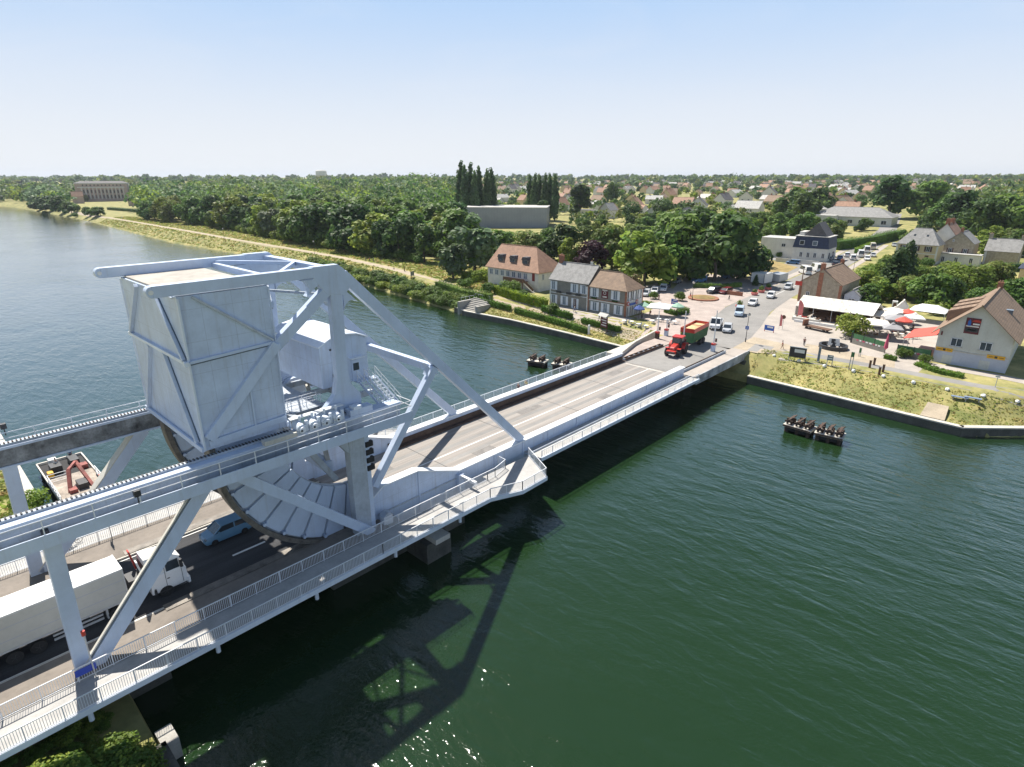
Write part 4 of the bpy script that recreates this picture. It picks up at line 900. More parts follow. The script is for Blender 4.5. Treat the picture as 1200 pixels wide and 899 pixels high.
# --- yellow house up the road and its neighbours
r = hroot('house', 'square yellow stone house with grey hipped roof and dark shutters', 'house', (273, 45.0, 1.0), R(-2))
D, W = 10, 13.4; w_, ro = hbody(r, D, W, 7.2, 12.6, 'y', (4.4, 4.4), 'plaster_cream', 'roof_slate', .4, lower=('plaster_white', .8))
for u in (4.3, .3, -3.7): win(r, D, W, 'f', u, 4.5, 1.2, 1.9, 'glass', sh='shutter_dark', sw=.6)
for u in (4.3, .3, -3.7): win(r, D, W, 'f', u, 1.0, 1.2, 2.1, 'shutter_dark', 'shutter_dark')
b = MB()
for y in (-6.55, 6.55): b.box(-.07, y - .3, -1, -.002, y + .3, 7.1, 'plaster_white')
b.box(-.06, -6.6, 3.5, -.003, 6.6, 3.8, 'plaster_white'); b.build('quoin', r, local=True)
for y in (2.0, -2.2): d = MB(); d.bar((2.3, y, 9.85), (2.9, y, 10.45), .7, .1, 'glass', up=(-.7, 0, .7)); d.build('roof_window', ro, local=True)
r = hroot('house', 'stone gabled house with small oval window right behind the yellow house', 'house', (284, 33.6, 1.2), R(-2)); D, W = 12, 9.2
w_, ro = hbody(r, D, W, 7.2, 11.2, 'x', (0, 0), 'stone', 'roof_slate', .3); chimney(ro, .4, 0, 10.8, 12.6)
for u in (2.4, -2.4): win(r, D, W, 'f', u, 3.6, 1.2, 1.6, 'glass', sh='shutter_dark', sw=.45)
win(r, D, W, 'f', 1.9, 7.6, .6, .9, 'glass', sill=False)
r = hroot('house', 'taller house with orange tiled roof and two chimneys behind the stone gable', 'house', (290, 39.5, 1.2), R(-2)); w_, ro = hbody(r, 14, 7, 9.5, 13.8, 'x', (0, 0), 'plaster_white', 'roof_orange', .3); chimney(ro, 1, 0, 13.2, 15.4, .8, 1.4); chimney(ro, 9, 0, 13.2, 15.2, .8, 1.4)
r = hroot('house', 'low white annexe with pale flat roof and creeper over its wall', 'house', (280, 32.3, 1.0), R(-2)); b = MB(); b.box(0, -6.6, -1, 4.5, 6.6, 3.6, 'plaster_white'); b.box(-.4, -6.8, 3.6, 4.6, 6.8, 3.8, 'roof_pale'); b.build('wall', r, local=True)
for u in (4.8, .6, -4): win(r, 4, 13, 'f', u, .4, 1.1, 2.1, 'glass')
r = hroot('house', 'windowless stone gable house with slate roof at the end of the creeper annexe', 'house', (288, 20.6, 1.0), R(-2)); D, W = 9, 10.2; w_, ro = hbody(r, D, W, 5.0, 9.2, 'y', (0, 0), 'stone', 'roof_slate', .25); chimney(ro, 4.5, 4.8, 8.6, 10.8, .7, 1.2, 'stone'); chimney(ro, 4.5, -4.8, 8.6, 10.6, .7, 1.2, 'stone')
b = MB(); b.box(-.04, 4.3, -.5, -.001, 5.1, 4.9, 'plaster_white'); b.build('white_band', r, local=True)
r = hroot('house', 'small house with rusty red roof at the right edge of the picture above the gardens', 'house', (322, 14.5, 1.4)); w_, ro = hbody(r, 9, 8, 6, 9.5, 'y', (0, 0), 'plaster_white', 'roof_orange', .3); win(r, 9, 8, 'f', 1.5, 3.5, 1.4, 1.6, 'canvas_red', sill=False)
p = G(1198, 330); r = hroot('house', 'cream house with dark blue slate roof partly cut by the right edge', 'house', (p.x + 3, p.y - 4.5, p.z)); w_, ro = hbody(r, 9, 12, 4.2, 8.2, 'y', (3.0, 3.0), 'plaster_cream', 'navy_slate', .6); win(r, 9, 12, 'f', 3, 1, 1.3, 1.7); win(r, 9, 12, 'f', -1, 1, 1.3, 1.7)
# --- navy building with white wing
r = hroot('house', 'cream corner house with navy mansard storey and grey slate roof at the junction', 'house', (256, 77.8, .6), R(3)); D, W = 13, 13
b = MB(); b.box(0, -6.5, -1, D, 6.5, 4.8, 'plaster_white'); b.build('wall', r, local=True)
b = MB(); b.mesh([(-.2, -6.7, 4.8), (-.2, 6.7, 4.8), (D + .2, 6.7, 4.8), (D + .2, -6.7, 4.8), (.5, -6.0, 9.2), (.5, 6.0, 9.2), (D - .5, 6.0, 9.2), (D - .5, -6.0, 9.2)], [(0, 1, 5, 4), (1, 2, 6, 5), (2, 3, 7, 6), (3, 0, 4, 7), (4, 5, 6, 7), (3, 2, 1, 0)], 'navy_slate'); b.box(.1, -6.4, 9.2, D - .1, 6.4, 9.42, 'roof_pale')
b.prism([(-5.2, 9.42), (3.4, 9.42), (-1.2, 14.6)][::1], 'x', 1.5, 11.5, 'roof_dark'); b.box(3, 3.6, 9.42, 10, 5.6, 10.8, 'plaster_white'); ro = b.build('roof', r, local=True)
for u, m in ((3.4, 'glass'), (-1.4, 'glass_pale')): d = MB(); d.box(-.1, u - .9, 5.9, .25, u + .9, 7.7, 'shutter_white'); d.box(-.14, u - .75, 6.05, -.101, u + .75, 7.55, m); d.build('dormer_window', ro, local=True)
for u in (3.2, .5, -2, -5): win(r, D, W, 'f', u, 1.2, 1.1, 1.9, 'glass')
for u in (3, 9): win(r, D, W, 'r', u, 1.0, 1.8, 2.2, 'glass', 'navy_slate')
p = G(930, 312); r = hroot('house', 'plain white flat roofed wing beside the navy mansard house', 'house', (258, 91.6, .6), R(3)); b = MB(); b.box(0, -6.6, -1, 11, 6.6, 7.6, 'plaster_white'); b.box(-.15, -6.7, 7.6, 11.1, 6.7, 7.8, 'roof_pale'); b.build('wall', r, local=True); win(r, 11, 13, 'f', -2.6, 4.4, 1.6, 1.3, 'glass')
wl = hroot('garden_wall', 'low white garden wall in front of the navy mansard house', 'wall', (246, 80, .4)); k = MB(); k.box(-.15, -9, -1, .15, 7, 1.5, 'plaster_white'); k.build('wall', wl, local=True)
# --- long grey hall, industrial hall, chateau, far single buildings
g = ground(415, 105); r = hroot('hall_building', 'long low building with pale grey hipped roof above the hedge by the road', 'hall', (415, 106, g), R(4)); D, W = 24, 44; w_, ro = hbody(r, D, W, 5.5, 10.5, 'y', (10, 10), 'plaster_grey', 'roof_slate', .6)
for u in range(-18, 20, 6): win(r, D, W, 'f', u, 1.4, 2.8, 2.2, 'glass', sill=False)
r = hroot('hall_building', 'white walled flat annexe joined to the long grey roofed hall', 'hall', (404, 121, ground(404, 121)), R(4)); b = MB(); b.box(0, -9, -1, 9, 9, 6.2, 'plaster_white'); b.box(-.2, -9.2, 6.2, 9.2, 9.2, 6.5, 'roof_pale'); b.build('wall', r, local=True)
r = hroot('hall_building', 'dome roofed pale hall rising behind the white annexe', 'hall', (446, 142, ground(446, 142))); b = MB(); b.box(0, -11, -1, 16, 11, 7, 'plaster_white'); b.build('wall', r, local=True); b = MB(); b.mesh([(-.5, -11.5, 7), (-.5, 11.5, 7), (16.5, 11.5, 7), (16.5, -11.5, 7), (8, -2, 11.5), (8, 2, 11.5)], [(0, 1, 5, 4), (2, 3, 4, 5), (3, 0, 4), (1, 2, 5), (3, 2, 1, 0)], 'roof_pale'); b.build('roof', r, local=True)
P1 = G(553, 262); P2 = P1 + Vector((.60, -.80, 0)) * 55
r = hroot('warehouse', 'big windowless grey ribbed metal warehouse rising above the trees', 'warehouse', (P1.x, P1.y, P1.z), math.atan2(P2.y - P1.y, P2.x - P1.x) - R(90) + R(180) * 0)
hI = CAM_H - (239.5 - 208) / 734 * (FX.dot(P1)) - P1.z
b = MB(); b.box(0, 0, -2, 34, 55, hI, 'clad_grey'); b.box(-.2, -.2, hI, 34.2, 55.2, hI + .5, 'roof_pale'); b.build('wall', r, local=True)
p = G(122, 236.0); r = hroot('chateau', 'large pinkish stone chateau of three storeys with columns, far beside the canal', 'chateau', (p.x, p.y, p.z), math.atan2(p.y, p.x) - R(10))
D, W, hc = 18, 62, 23; b = MB(); b.box(0, -W / 2, -2, D, W / 2, hc, 'pink_stone'); b.box(-.5, -W / 2 - .5, hc, D + .5, W / 2 + .5, hc + 1.2, 'plaster_grey'); b.build('wall', r, local=True)
b = MB()
for i in range(12): y = -W / 2 + 5 + i * 4.5; b.box(-.9, y - .5, 3, -.01, y + .5, hc - 5, 'plaster_white')
b.box(-1.1, -W / 2 + 3, hc - 5, -.012, W / 2 - 3, hc - 3.6, 'plaster_white'); b.build('colonnade', r, local=True)
for row, z in enumerate((4, 11, 20.4)):
    d = MB()
    for i in range(11): y = -W / 2 + 7.2 + i * 4.5; d.box(-.12, y - .75, z, -.014, y + .75, z + (4.6 if row < 2 else 2), 'glass')
    d.build('window_row', r, local=True)
b = MB(); b.mesh([(-1, -W / 2 - 1, hc + 1.2), (-1, W / 2 + 1, hc + 1.2), (D + 1, W / 2 + 1, hc + 1.2), (D + 1, -W / 2 - 1, hc + 1.2), (D / 2, -W / 2 + 6, hc + 4), (D / 2, W / 2 - 6, hc + 4)], [(0, 1, 5, 4), (2, 3, 4, 5), (3, 0, 4), (1, 2, 5)], 'roof_dark'); b.build('roof', r, local=True)
p = G(152, 241); r = hroot('outbuilding', 'low pale outbuilding with brown roof right of the chateau', 'outbuilding', (p.x, p.y, p.z), R(-20)); hbody(r, 14, 24, 6, 10, 'y', (0, 0), 'pink_stone', 'roof_pale', .4)
p = G(86, 238.6); r = hroot('outbuilding', 'small pink gabled lodge at the left end of the chateau', 'outbuilding', (p.x, p.y, p.z), R(-10)); hbody(r, 12, 11, 9, 15, 'x', (0, 0), 'pink_stone', 'roof_tile', .4)
p = FX * 0
d_ = ray(377.5, 215); t_ = 2600 / d_.dot(FX); p = Vector((0, 0, CAM_H)) + d_ * t_; gz = ground(p.x, p.y); ht = CAM_H + 2600 * (208 - 199.5) / 734 - gz
r = hroot('water_tower', 'pale grey water tower with flat drum top on the far horizon', 'water tower', (p.x, p.y, gz)); b = MB(); b.lathe([(9, -5), (7, ht - 34), (8, ht - 30), (22, ht - 22), (22, ht - 6), (20, ht - 4)], (0, 0, 0), 'plaster_grey', 20); b.build('shaft', r, local=True); b = MB(); b.lathe([(20, ht - 4), (14, ht - 1), (0.5, ht)], (0, 0, 0), 'roof_pale', 20); b.build('roof', r, local=True)
for i, (px_, py_, D, W, he, hr, ax, wl_, rf, lab) in enumerate((
    (708, 256, 10, 10, 6, 11, 'x', 'plaster_white', 'roof_slate', 'white house with grey roof and dark gable end among trees right of the warehouse'),
    (652, 248, 10, 12, 6, 12, 'x', 'plaster_white', 'roof_tile', 'white gable with reddish roof between the poplars and the warehouse'),
    (800, 262, 12, 9, 6, 10, 'x', 'plaster_grey', 'roof_dark', 'small dark gabled house just above the big dark tree crowns'),
    (765, 262, 12, 14, 7, 12, 'x', 'plaster_white', 'roof_dark', 'white gabled house between two round clipped trees'),
    (797, 250, 12, 16, 7, 12, 'y', 'plaster_white', 'roof_orange', 'house with red brown roof seen above a small dark gable'),
    (873, 254, 12, 18, 6, 11, 'y', 'plaster_white', 'roof_pale', 'wide white house with pale roof right of the big dark trees'),
    (918, 250, 10, 16, 7, 12, 'x', 'plaster_cream', 'roof_brown', 'cream gable house among trees behind the navy roof'),
    (690, 253, 8, 30, 4, 4.6, 'y', 'plaster_grey', 'roof_dark', 'long flat grey building beside the warehouse'),
    (985, 246, 10, 12, 6, 10, 'x', 'plaster_white', 'roof_brown', 'white house peeping between trees above the long hall roof'))):
    p = G(px_, py_); r = hroot('house', lab, 'house', (p.x, p.y, p.z), R(random.uniform(-12, 22))); hbody(r, D, W, he, hr, ax, (0, 0), wl_, rf, .4)
    win(r, D, W, 'f', W * .2, he - 2.4, 1.4, 1.5); win(r, D, W, 'f', -W * .2, he - 2.4, 1.4, 1.5)

# --- the far village: small houses among trees
protos = []
for wl_, rf, D, W, he, hr, ax in (('plaster_white', 'roof_orange', 11, 15, 5.5, 10, 'y'), ('plaster_cream', 'roof_brown', 11, 14, 5, 9.6, 'y'), ('plaster_white', 'roof_dark', 10, 12, 6, 11, 'x'), ('plaster_white', 'roof_pale', 11, 17, 5, 8.6, 'y'), ('plaster_cream', 'roof_tile', 10, 11, 5.5, 10.5, 'x')):
    lab = {'roof_orange': 'far white village house with orange tiled roof among trees', 'roof_brown': 'far cream village house with brown roof among trees', 'roof_dark': 'far white village house with dark slate gable roof', 'roof_pale': 'far wide white village house with pale grey roof', 'roof_tile': 'far cream gabled village house with reddish roof'}[rf]
    r = hroot('village_house', lab, 'house', (0, 0, -50), 0, {'roof_orange': 'far houses with orange roofs', 'roof_brown': 'far houses with brown roofs', 'roof_dark': 'far houses with dark roofs', 'roof_pale': 'far houses with pale roofs', 'roof_tile': 'far gabled reddish houses'}[rf]); w_, ro = hbody(r, D, W, he, hr, ax, (0, 0), wl_, rf, .4)
    win(r, D, W, 'f', W * .22, 2.8, 1.5, 1.6); win(r, D, W, 'f', -W * .22, 2.8, 1.5, 1.6); chimney(ro, D / 2, W * .3 if ax == 'y' else 0, hr - .5, hr + 1.2)
    protos.append(r)
rng = random.Random(31); VILL = []
tries = 0
while len(VILL) < 290 and tries < 6000:
    tries += 1
    px_ = rng.uniform(540, 1195); dist = 430 + 1500 * rng.random() ** 1.25
    if px_ > 1020 and dist < 620: continue
    if px_ < 700 and dist < 560: continue
    d_ = ray(px_, 208); d_.z = 0; d_.normalize(); p = d_ * dist / max(.6, d_.dot(FX))
    if any((p - q).length < 17 for q in VILL): continue
    if abs(p.y - lerp_table([(a, b) for a, b in ROADC], p.x)) < 14 and p.x < 540: continue
    if 395 < p.x < 470 and 75 < p.y < 165: continue
    VILL.append(p)
for i, p in enumerate(VILL):
    pr = rng.choices(protos, (4, 4, 3, 5, 3))[0]; s_ = rng.uniform(.8, 1.2)
    (dup(pr, (p.x, p.y, ground(p.x, p.y) - .2), rng.choice((0, 1.57, 3.14, -1.57)) + rng.uniform(-.4, .4), s_))
for pr in protos: forget(pr)
# ================================================================== vehicles (front towards +x, wheels on z = 0)
def carpaint(name, c): return pm(name, c, .28, .03, 2, fine=.1, spec=.6)
for nm, c in (('car_white', (.74, .75, .76)), ('car_silver', (.48, .50, .53)), ('car_blue', (.10, .22, .42)), ('car_mpv_blue', (.12, .26, .40)), ('car_dark', (.035, .04, .055)), ('car_grey', (.20, .21, .23)), ('car_pale_blue', (.45, .55, .66)), ('car_cream', (.66, .61, .50)), ('car_maroon', (.16, .02, .025))): carpaint(nm, c)
def wheel(r, x, y, rad=.31, w=.2, name='wheel'):
    s = 1 if y > 0 else -1
    k = MB(); k.lathe([(rad * .62, -w / 2), (rad * .96, -w / 2), (rad, -w / 4), (rad, w / 4), (rad * .96, w / 2), (rad * .62, w / 2)], (0, 0, 0), 'rubber', 18); M_ = Matrix.Rotation(R(90), 3, 'X')
    k.v = [M_ @ q + Vector((x, y, rad)) for q in k.v]; o = k.build(name, r, local=True, smooth=True)
    h = MB(); h.tube((x, y - s * .02, rad), (x, y + s * (w / 2 - .03), rad), rad * .63, 'hub', 14)
    for i in range(5): a = i * 1.2566; h.bar((x, y + s * (w / 2 - .02), rad), (x + math.cos(a) * rad * .5, y + s * (w / 2 - .02), rad + math.sin(a) * rad * .5), .03, .07, 'dark_plastic', up=(0, 1, 0))
    h.build('rim', o, local=True)
def section_body(mb, secs, mat):
    """secs: list of (x, half width bottom, half width top, z0, z1): a lofted shell with a slightly tucked sill"""
    v = []; f = []
    for x, hb, ht, z0, z1 in secs:
        zm = z0 + (z1 - z0) * .55
        v += [(x, -hb * .94, z0), (x, -hb, z0 + (z1 - z0) * .25), (x, -hb, zm), (x, -ht, z1), (x, ht, z1), (x, hb, zm), (x, hb, z0 + (z1 - z0) * .25), (x, hb * .94, z0)]
    for i in range(len(secs) - 1):
        for k in range(8): f.append((i * 8 + k, i * 8 + (k + 1) % 8, i * 8 + 8 + (k + 1) % 8, i * 8 + 8 + k))
    f.append(tuple(range(7, -1, -1))); n = (len(secs) - 1) * 8; f.append(tuple(range(n, n + 8))); mb.mesh(v, f, mat)
def car(name, label, cat, loc, rz, paint, kind='hatch', group=None):
    L, W, H, roof, hood = {'hatch': (3.9, 1.7, 1.45, (-1.55, .35), .92), 'sedan': (4.4, 1.75, 1.43, (-1.1, .35), .9), 'estate': (4.4, 1.75, 1.5, (-2.0, .4), .92), 'mpv': (4.3, 1.8, 1.65, (-1.9, .55), 1.05), 'van': (4.5, 1.8, 1.85, (-2.15, .75), 1.1), 'bigvan': (5.6, 2.0, 2.5, (-2.7, 1.6), 1.3)}[kind]
    r = thing(name, label, cat, loc, rz, group); r.scale = (1.12,) * 3 if loc[0] > 60 else (1, 1, 1); h = L / 2; w = W / 2
    b = MB(); rear = hood + .03 if kind in ('sedan',) else hood + .04
    section_body(b, [(-h, w * .86, w * .8, .42, rear - .08), (-h + .12, w * .95, w * .86, .26, rear), (-h + .7, w, w * .9, .2, rear + .02), (roof[0] + .2 if kind == 'sedan' else -.4, w, w * .92, .2, rear + .02), (roof[1] + .55, w, w * .92, .2, hood + .03), (h - .7, w, w * .86, .2, hood - .08), (h - .14, w * .93, w * .8, .24, hood - .2), (h, w * .82, w * .72, .34, hood - .36)], paint)
    for s in (-1, 1): b.box(roof[1] + .25, s * (w + .02) - .07, hood + .02, roof[1] + .42, s * (w + .02) + .07, hood + .17, paint)
    body = b.build('body', r, local=True, smooth=True, bevel=.03, angle=35)
    def cab(m, grow, z0, z1, mat, x0=0, x1=0, tw=.80):
        a, c = roof; back = .55 if kind == 'sedan' else .14; front = .75 if kind not in ('van', 'bigvan') else .65
        m.mesh([(a - back - grow, -w * .91 - grow, z0), (c + front + grow, -w * .91 - grow, z0), (c + front + grow, w * .91 + grow, z0), (a - back - grow, w * .91 + grow, z0),
                (a - grow, -w * tw - grow, z1), (c + grow, -w * tw - grow, z1), (c + grow, w * tw + grow, z1), (a - grow, w * tw + grow, z1)], [(4, 5, 6, 7), (0, 1, 5, 4), (1, 2, 6, 5), (2, 3, 7, 6), (3, 0, 4, 7)], mat)
    g = MB(); cab(g, 0, hood - .02, H - .06, 'glass'); g.build('window', r, local=True)
    t = MB(); t.box(roof[0] - .04, -w * .82, H - .075, roof[1] + .05, w * .82, H, paint)
    a, c = roof; back = .55 if kind == 'sedan' else .14; front = .75 if kind not in ('van', 'bigvan') else .65
    xs_ = [(a - back, a), (c + front, c)]; mid = (a + c) / 2 + .1
    for s in (-1, 1):
        for lo, hi in xs_: t.bar((lo, s * w * .91, hood), (hi, s * w * .81, H - .04), .08, .11, paint, up=(1, 0, 0))
        t.bar((mid, s * (w * .915), hood), (mid, s * w * .81, H - .05), .03, .12, paint, up=(1, 0, 0))
        if kind in ('van', 'bigvan'): t.mesh([(a - back - .01, s * (w * .92), hood), (mid - .1, s * (w * .92), hood), (mid - .1, s * (w * .82), H - .03), (a - .01, s * (w * .82), H - .03)], [(0, 1, 2, 3)], paint)
    t.build('roof', r, local=True, bevel=.02)
    for s in (-1, 1):
        for n, x, m, z in (('headlight', h - .1, 'glass_pale', hood - .34), ('tail_light', -h + .02, 'red_paint', rear - .3)):
            q = MB(); q.box(x - .08, s * w * .68 - .16, z, x + .08 if n == 'headlight' else x + .02, s * w * .68 + .16, z + .15, m); q.build(n, r, local=True)
    q = MB(); q.box(h - .02, -.26, .42, h + .015, .26, .53, 'paint_white'); q.build('number_plate', r, local=True)
    for x in (-h + .78, h - .8):
        for y in (-w + .08, w - .08): wheel(r, x, y)
    return r
def roadang(x): 
    i = max(k for k in range(len(ROADC) - 1) if ROADC[k][0] <= x or k == 0); a, b = ROADC[i], ROADC[i + 1]; return math.atan2(b[1] - a[1], b[0] - a[0])
def Gc(px_, py_): p = G(px_, py_); return (p.x, p.y, p.z + .04)
car('car', 'blue people carrier in the shade under the counterweight, facing the lorry', 'car', (16.55, 52.6, .0), R(180), 'car_mpv_blue', 'mpv')
for px_, py_, kind, paint, lab in ((852, 388.5, 'hatch', 'car_silver', 'silver hatchback beside the white pickup behind the tractor trailer'), (866, 369.5, 'van', 'car_pale_blue', 'pale blue small van by the pink flower tub'),
    (882, 357.5, 'sedan', 'car_white', 'white saloon just behind the pale blue van on the road'), (903, 349, 'hatch', 'car_white', 'white hatchback third in the queue, between white saloon and silver car'), (923.5, 339, 'estate', 'car_silver', 'silver estate car last in the queue by the stone house')):
    p = Gc(px_, py_); car('car', lab, 'van' if kind == 'van' else 'car', p, roadang(p[0]) + math.pi + .1, paint, kind)
for px_, py_, rz, kind, paint, lab in ((757, 346.5, 200, 'estate', 'car_silver', 'pinkish silver estate car parked nearest the cafe end'), (767, 343.5, 205, 'estate', 'car_white', 'white estate car parked second from the cafe end'), (777, 341, 205, 'mpv', 'car_white', 'tall white people carrier parked third from the cafe end'), (782, 336.5, 205, 'hatch', 'car_dark', 'dark car parked behind the white people carrier under the trees'),
    (793, 332, 190, 'hatch', 'car_grey', 'grey car in deep tree shade behind the parked white cars'), (819, 331, 160, 'van', 'car_blue', 'blue van parked in tree shade at the back of the car park'), (852, 326, 170, 'mpv', 'car_blue', 'blue people carrier in tree shade left of the white container'), (868, 325, 170, 'hatch', 'car_dark', 'dark hatchback in tree shade touching the white container'),
    (929, 309.5, 95, 'estate', 'car_blue', 'blue estate car beside the dry lawn below the navy house'), (943, 321, 40, 'bigvan', 'car_white', 'white camper van parked by the stone house roof'), (956, 318, 40, 'bigvan', 'car_white', 'second white camper van, nearer the junction than the first'), (985, 321, 40, 'sedan', 'car_dark', 'dark blue saloon turning beside the stone house roof'),
    (975, 301, 20, 'mpv', 'car_blue', 'blue car parked against the navy house corner'), (984, 304, 20, 'sedan', 'car_blue', 'bright blue saloon in front of the parked white vans'), (992, 301, 20, 'mpv', 'car_white', 'white people carrier next to the bright blue saloon'), (999, 304.5, 20, 'van', 'car_white', 'white van at the front of the roadside row'), (1008, 301, 18, 'bigvan', 'car_white', 'tall white van in the middle of the roadside row'),
    (1015, 296, 18, 'bigvan', 'car_white', 'tall white van towards the back of the roadside row'), (1022, 292, 18, 'bigvan', 'car_cream', 'cream tall van at the far end of the roadside row'), (1016, 305, 198, 'estate', 'car_white', 'white estate car driving past the parked vans'), (1023, 301, 198, 'hatch', 'car_silver', 'silver hatchback following the white estate past the vans'), (970, 305, 30, 'hatch', 'car_grey', 'grey hatchback in front of the navy house doors'),
    (1048, 289, 200, 'hatch', 'car_silver', 'silver hatchback far up the road by the yellow house'), (978, 311, 20, 'hatch', 'car_dark', 'black hatchback by the junction below the bright blue saloon')):
    p = Gc(px_, py_); car('car', lab, 'van' if 'van' in kind else 'car', p, R(rz), paint, kind)
# white pickup truck
p = Gc(839, 384); r = thing('pickup_truck', 'white dropside pickup truck facing the bridge behind the tractor trailer', 'truck', p, roadang(p[0]) + math.pi + .08); r.scale = (1.15,) * 3
b = MB(); b.box(-2.9, -.95, .5, 2.8, .95, .72, 'dark_plastic'); section_body(b, [(.9, .98, .95, .5, 1.35), (2.1, .98, .95, .45, 1.3), (2.75, .95, .88, .42, 1.05), (2.85, .9, .82, .45, .98)], 'car_white'); b.build('body', r, local=True, bevel=.03)
b = MB(); b.mesh([(.9, -.96, 1.32), (2.3, -.94, 1.25), (2.3, .94, 1.25), (.9, .96, 1.32), (.95, -.84, 2.12), (1.7, -.82, 2.12), (1.7, .82, 2.12), (.95, .84, 2.12)], [(0, 1, 5, 4), (1, 2, 6, 5), (2, 3, 7, 6), (3, 0, 4, 7)], 'glass'); b.build('window', r, local=True)
b = MB(); b.box(.88, -.87, 2.1, 1.75, .87, 2.2, 'car_white')
for s in (-1, 1): b.bar((.95, s * .94, 1.3), (.97, s * .85, 2.12), .1, .12, 'car_white', up=(1, 0, 0)); b.bar((2.3, s * .93, 1.25), (1.7, s * .83, 2.12), .07, .08, 'car_white', up=(1, 0, 0))
b.build('cab_roof', r, local=True)
b = MB(); b.box(-3.0, -1.0, .75, .75, 1.0, .85, 'galv')
for a in ((-3.0, -1.0, 0.75, -.94), (-3.0, .94, .75, 1.0)): b.box(a[0], a[1], .85, a[2], a[3], 1.25, 'car_white')
b.box(-3.0, -.94, .85, -2.94, .94, 1.25, 'car_white'); b.box(.69, -.94, .85, .75, .94, 1.6, 'galv'); b.box(-2.5, -.7, .86, -.2, .7, 1.3, 'dark_plastic'); b.build('load_bed', r, local=True)
for x in (-1.9, 1.9):
    for y in (-.88, .88): wheel(r, x, y, .36, .24)
for s in (-1, 1): q = MB(); q.box(2.78, s * .66 - .15, .72, 2.88, s * .66 + .15, .9, 'glass_pale'); q.build('headlight', r, local=True)

# ---------------------------------------------------------------- lorry: white cab and box trailer
r = thing('articulated_lorry', 'white articulated lorry with long pale trailer under the slanting gantry leg', 'lorry', (0, 48.6, 0)); y0, y1 = 47.33, 49.87
striped('trailer_side', (.48, .475, .44), (.36, .38, .44), 'z', 1.02, .05, .5, .06, .4, .1)
b = MB(); b.box(-6.4, y0, 1.28, 7.2, y1, 3.98, 'trailer_side'); tb = b.build('trailer_box', r, bevel=.04)
b = MB(); b.box(-6.38, y0 + .03, 3.981, 7.18, y1 - .03, 4.01, 'paint_white')
for x in (-6.4, 7.15): b.box(x, y0 - .02, 1.3, x + .08, y1 + .02, 4.03, 'galv')
b.box(-6.4, y0 - .03, 1.2, 7.2, y0 + .02, 1.34, 'galv'); b.box(-6.4, y0 - .015, 3.88, 7.2, y0 + .02, 4.02, 'galv'); b.box(2.5, 48.2, 4.01, 4.6, 49.4, 4.06, 'paint_white'); b.build('trailer_roof', tb)
b = MB(); b.box(-6.3, 48.1, .85, 7.0, 49.1, 1.27, 'dark_plastic'); b.box(2.3, y0 + .05, .45, 5.4, y0 + .12, .62, 'galv'); b.box(2.3, y0 + .05, .8, 5.4, y0 + .12, .95, 'galv'); b.box(3.0, y0 + .3, .5, 4.6, y0 + 1.0, 1.1, 'dark_plastic'); b.box(5.6, y0 + .1, .3, 5.75, y0 + .5, 1.2, 'galv'); b.build('trailer_chassis', r)
for x in (1.4, .05, -1.3):
    for y in (y0 + .2, y1 - .2):
        w0 = len(bpy.data.objects); wheel(r, x, y - 48.6, .5, .38)
for x in (9.75, 6.2):
    for y in (y0 + .2, y1 - .2): wheel(r, x, y - 48.6, .5, .34)
b = MB(); b.box(5.5, 48.0, .7, 11.3, 49.2, 1.0, 'dark_plastic')
section_body(b, [(8.75, 1.24, 1.22, .55, 2.2), (11.0, 1.24, 1.22, .45, 2.15), (11.45, 1.2, 1.15, .42, 1.9)], 'car_white')
b.v = [q if i < 8 else Vector((q.x, q.y + 48.6, q.z)) for i, q in enumerate(b.v)]; b.build('cab', r, bevel=.05)
b = MB(); b.mesh([(8.8, 47.42, 2.18), (11.4, 47.45, 1.95), (11.4, 49.75, 1.95), (8.8, 49.78, 2.18), (8.8, 47.5, 3.1), (11.1, 47.55, 3.05), (11.1, 49.65, 3.05), (8.8, 49.7, 3.1)], [(0, 1, 5, 4), (1, 2, 6, 5), (2, 3, 7, 6), (3, 0, 4, 7)], 'car_white'); b.mesh([(11.425, 47.6, 2.0), (11.425, 49.6, 2.0), (11.15, 49.5, 2.98), (11.15, 47.7, 2.98)], [(0, 1, 2, 3)], 'glass'); b.mesh([(10.0, 47.41, 2.1), (11.0, 47.43, 2.0), (10.95, 47.5, 2.95), (10.0, 47.48, 2.95)], [(0, 1, 2, 3)], 'glass'); b.build('cab_window', r)
b = MB(); b.mesh([(8.7, 47.5, 3.08), (11.2, 47.55, 3.05), (11.2, 49.65, 3.05), (8.7, 49.7, 3.08), (8.7, 47.75, 3.75), (10.3, 47.85, 3.6), (10.3, 49.35, 3.6), (8.7, 49.45, 3.75)], [(4, 5, 6, 7), (0, 1, 5, 4), (1, 2, 6, 5), (2, 3, 7, 6), (3, 0, 4, 7)], 'paint_white'); b.box(8.68, 47.5, 2.3, 8.76, 49.7, 3.1, 'dark_plastic'); b.build('cab_roof', r, bevel=.03)
b = MB()
for y in (47.25, 49.9): b.box(11.0, y - .12, 2.2, 11.2, y + .12, 2.9, 'dark_plastic')
b.build('mirror', r)
b = MB(); b.box(11.4, 47.4, .35, 11.6, 49.8, .95, 'car_white'); b.box(11.45, 47.7, 1.0, 11.5, 49.5, 1.8, 'dark_plastic'); b.box(8.9, 47.36, .5, 9.1, 47.6, 1.1, 'dark_plastic'); b.build('bumper', r, bevel=.04)
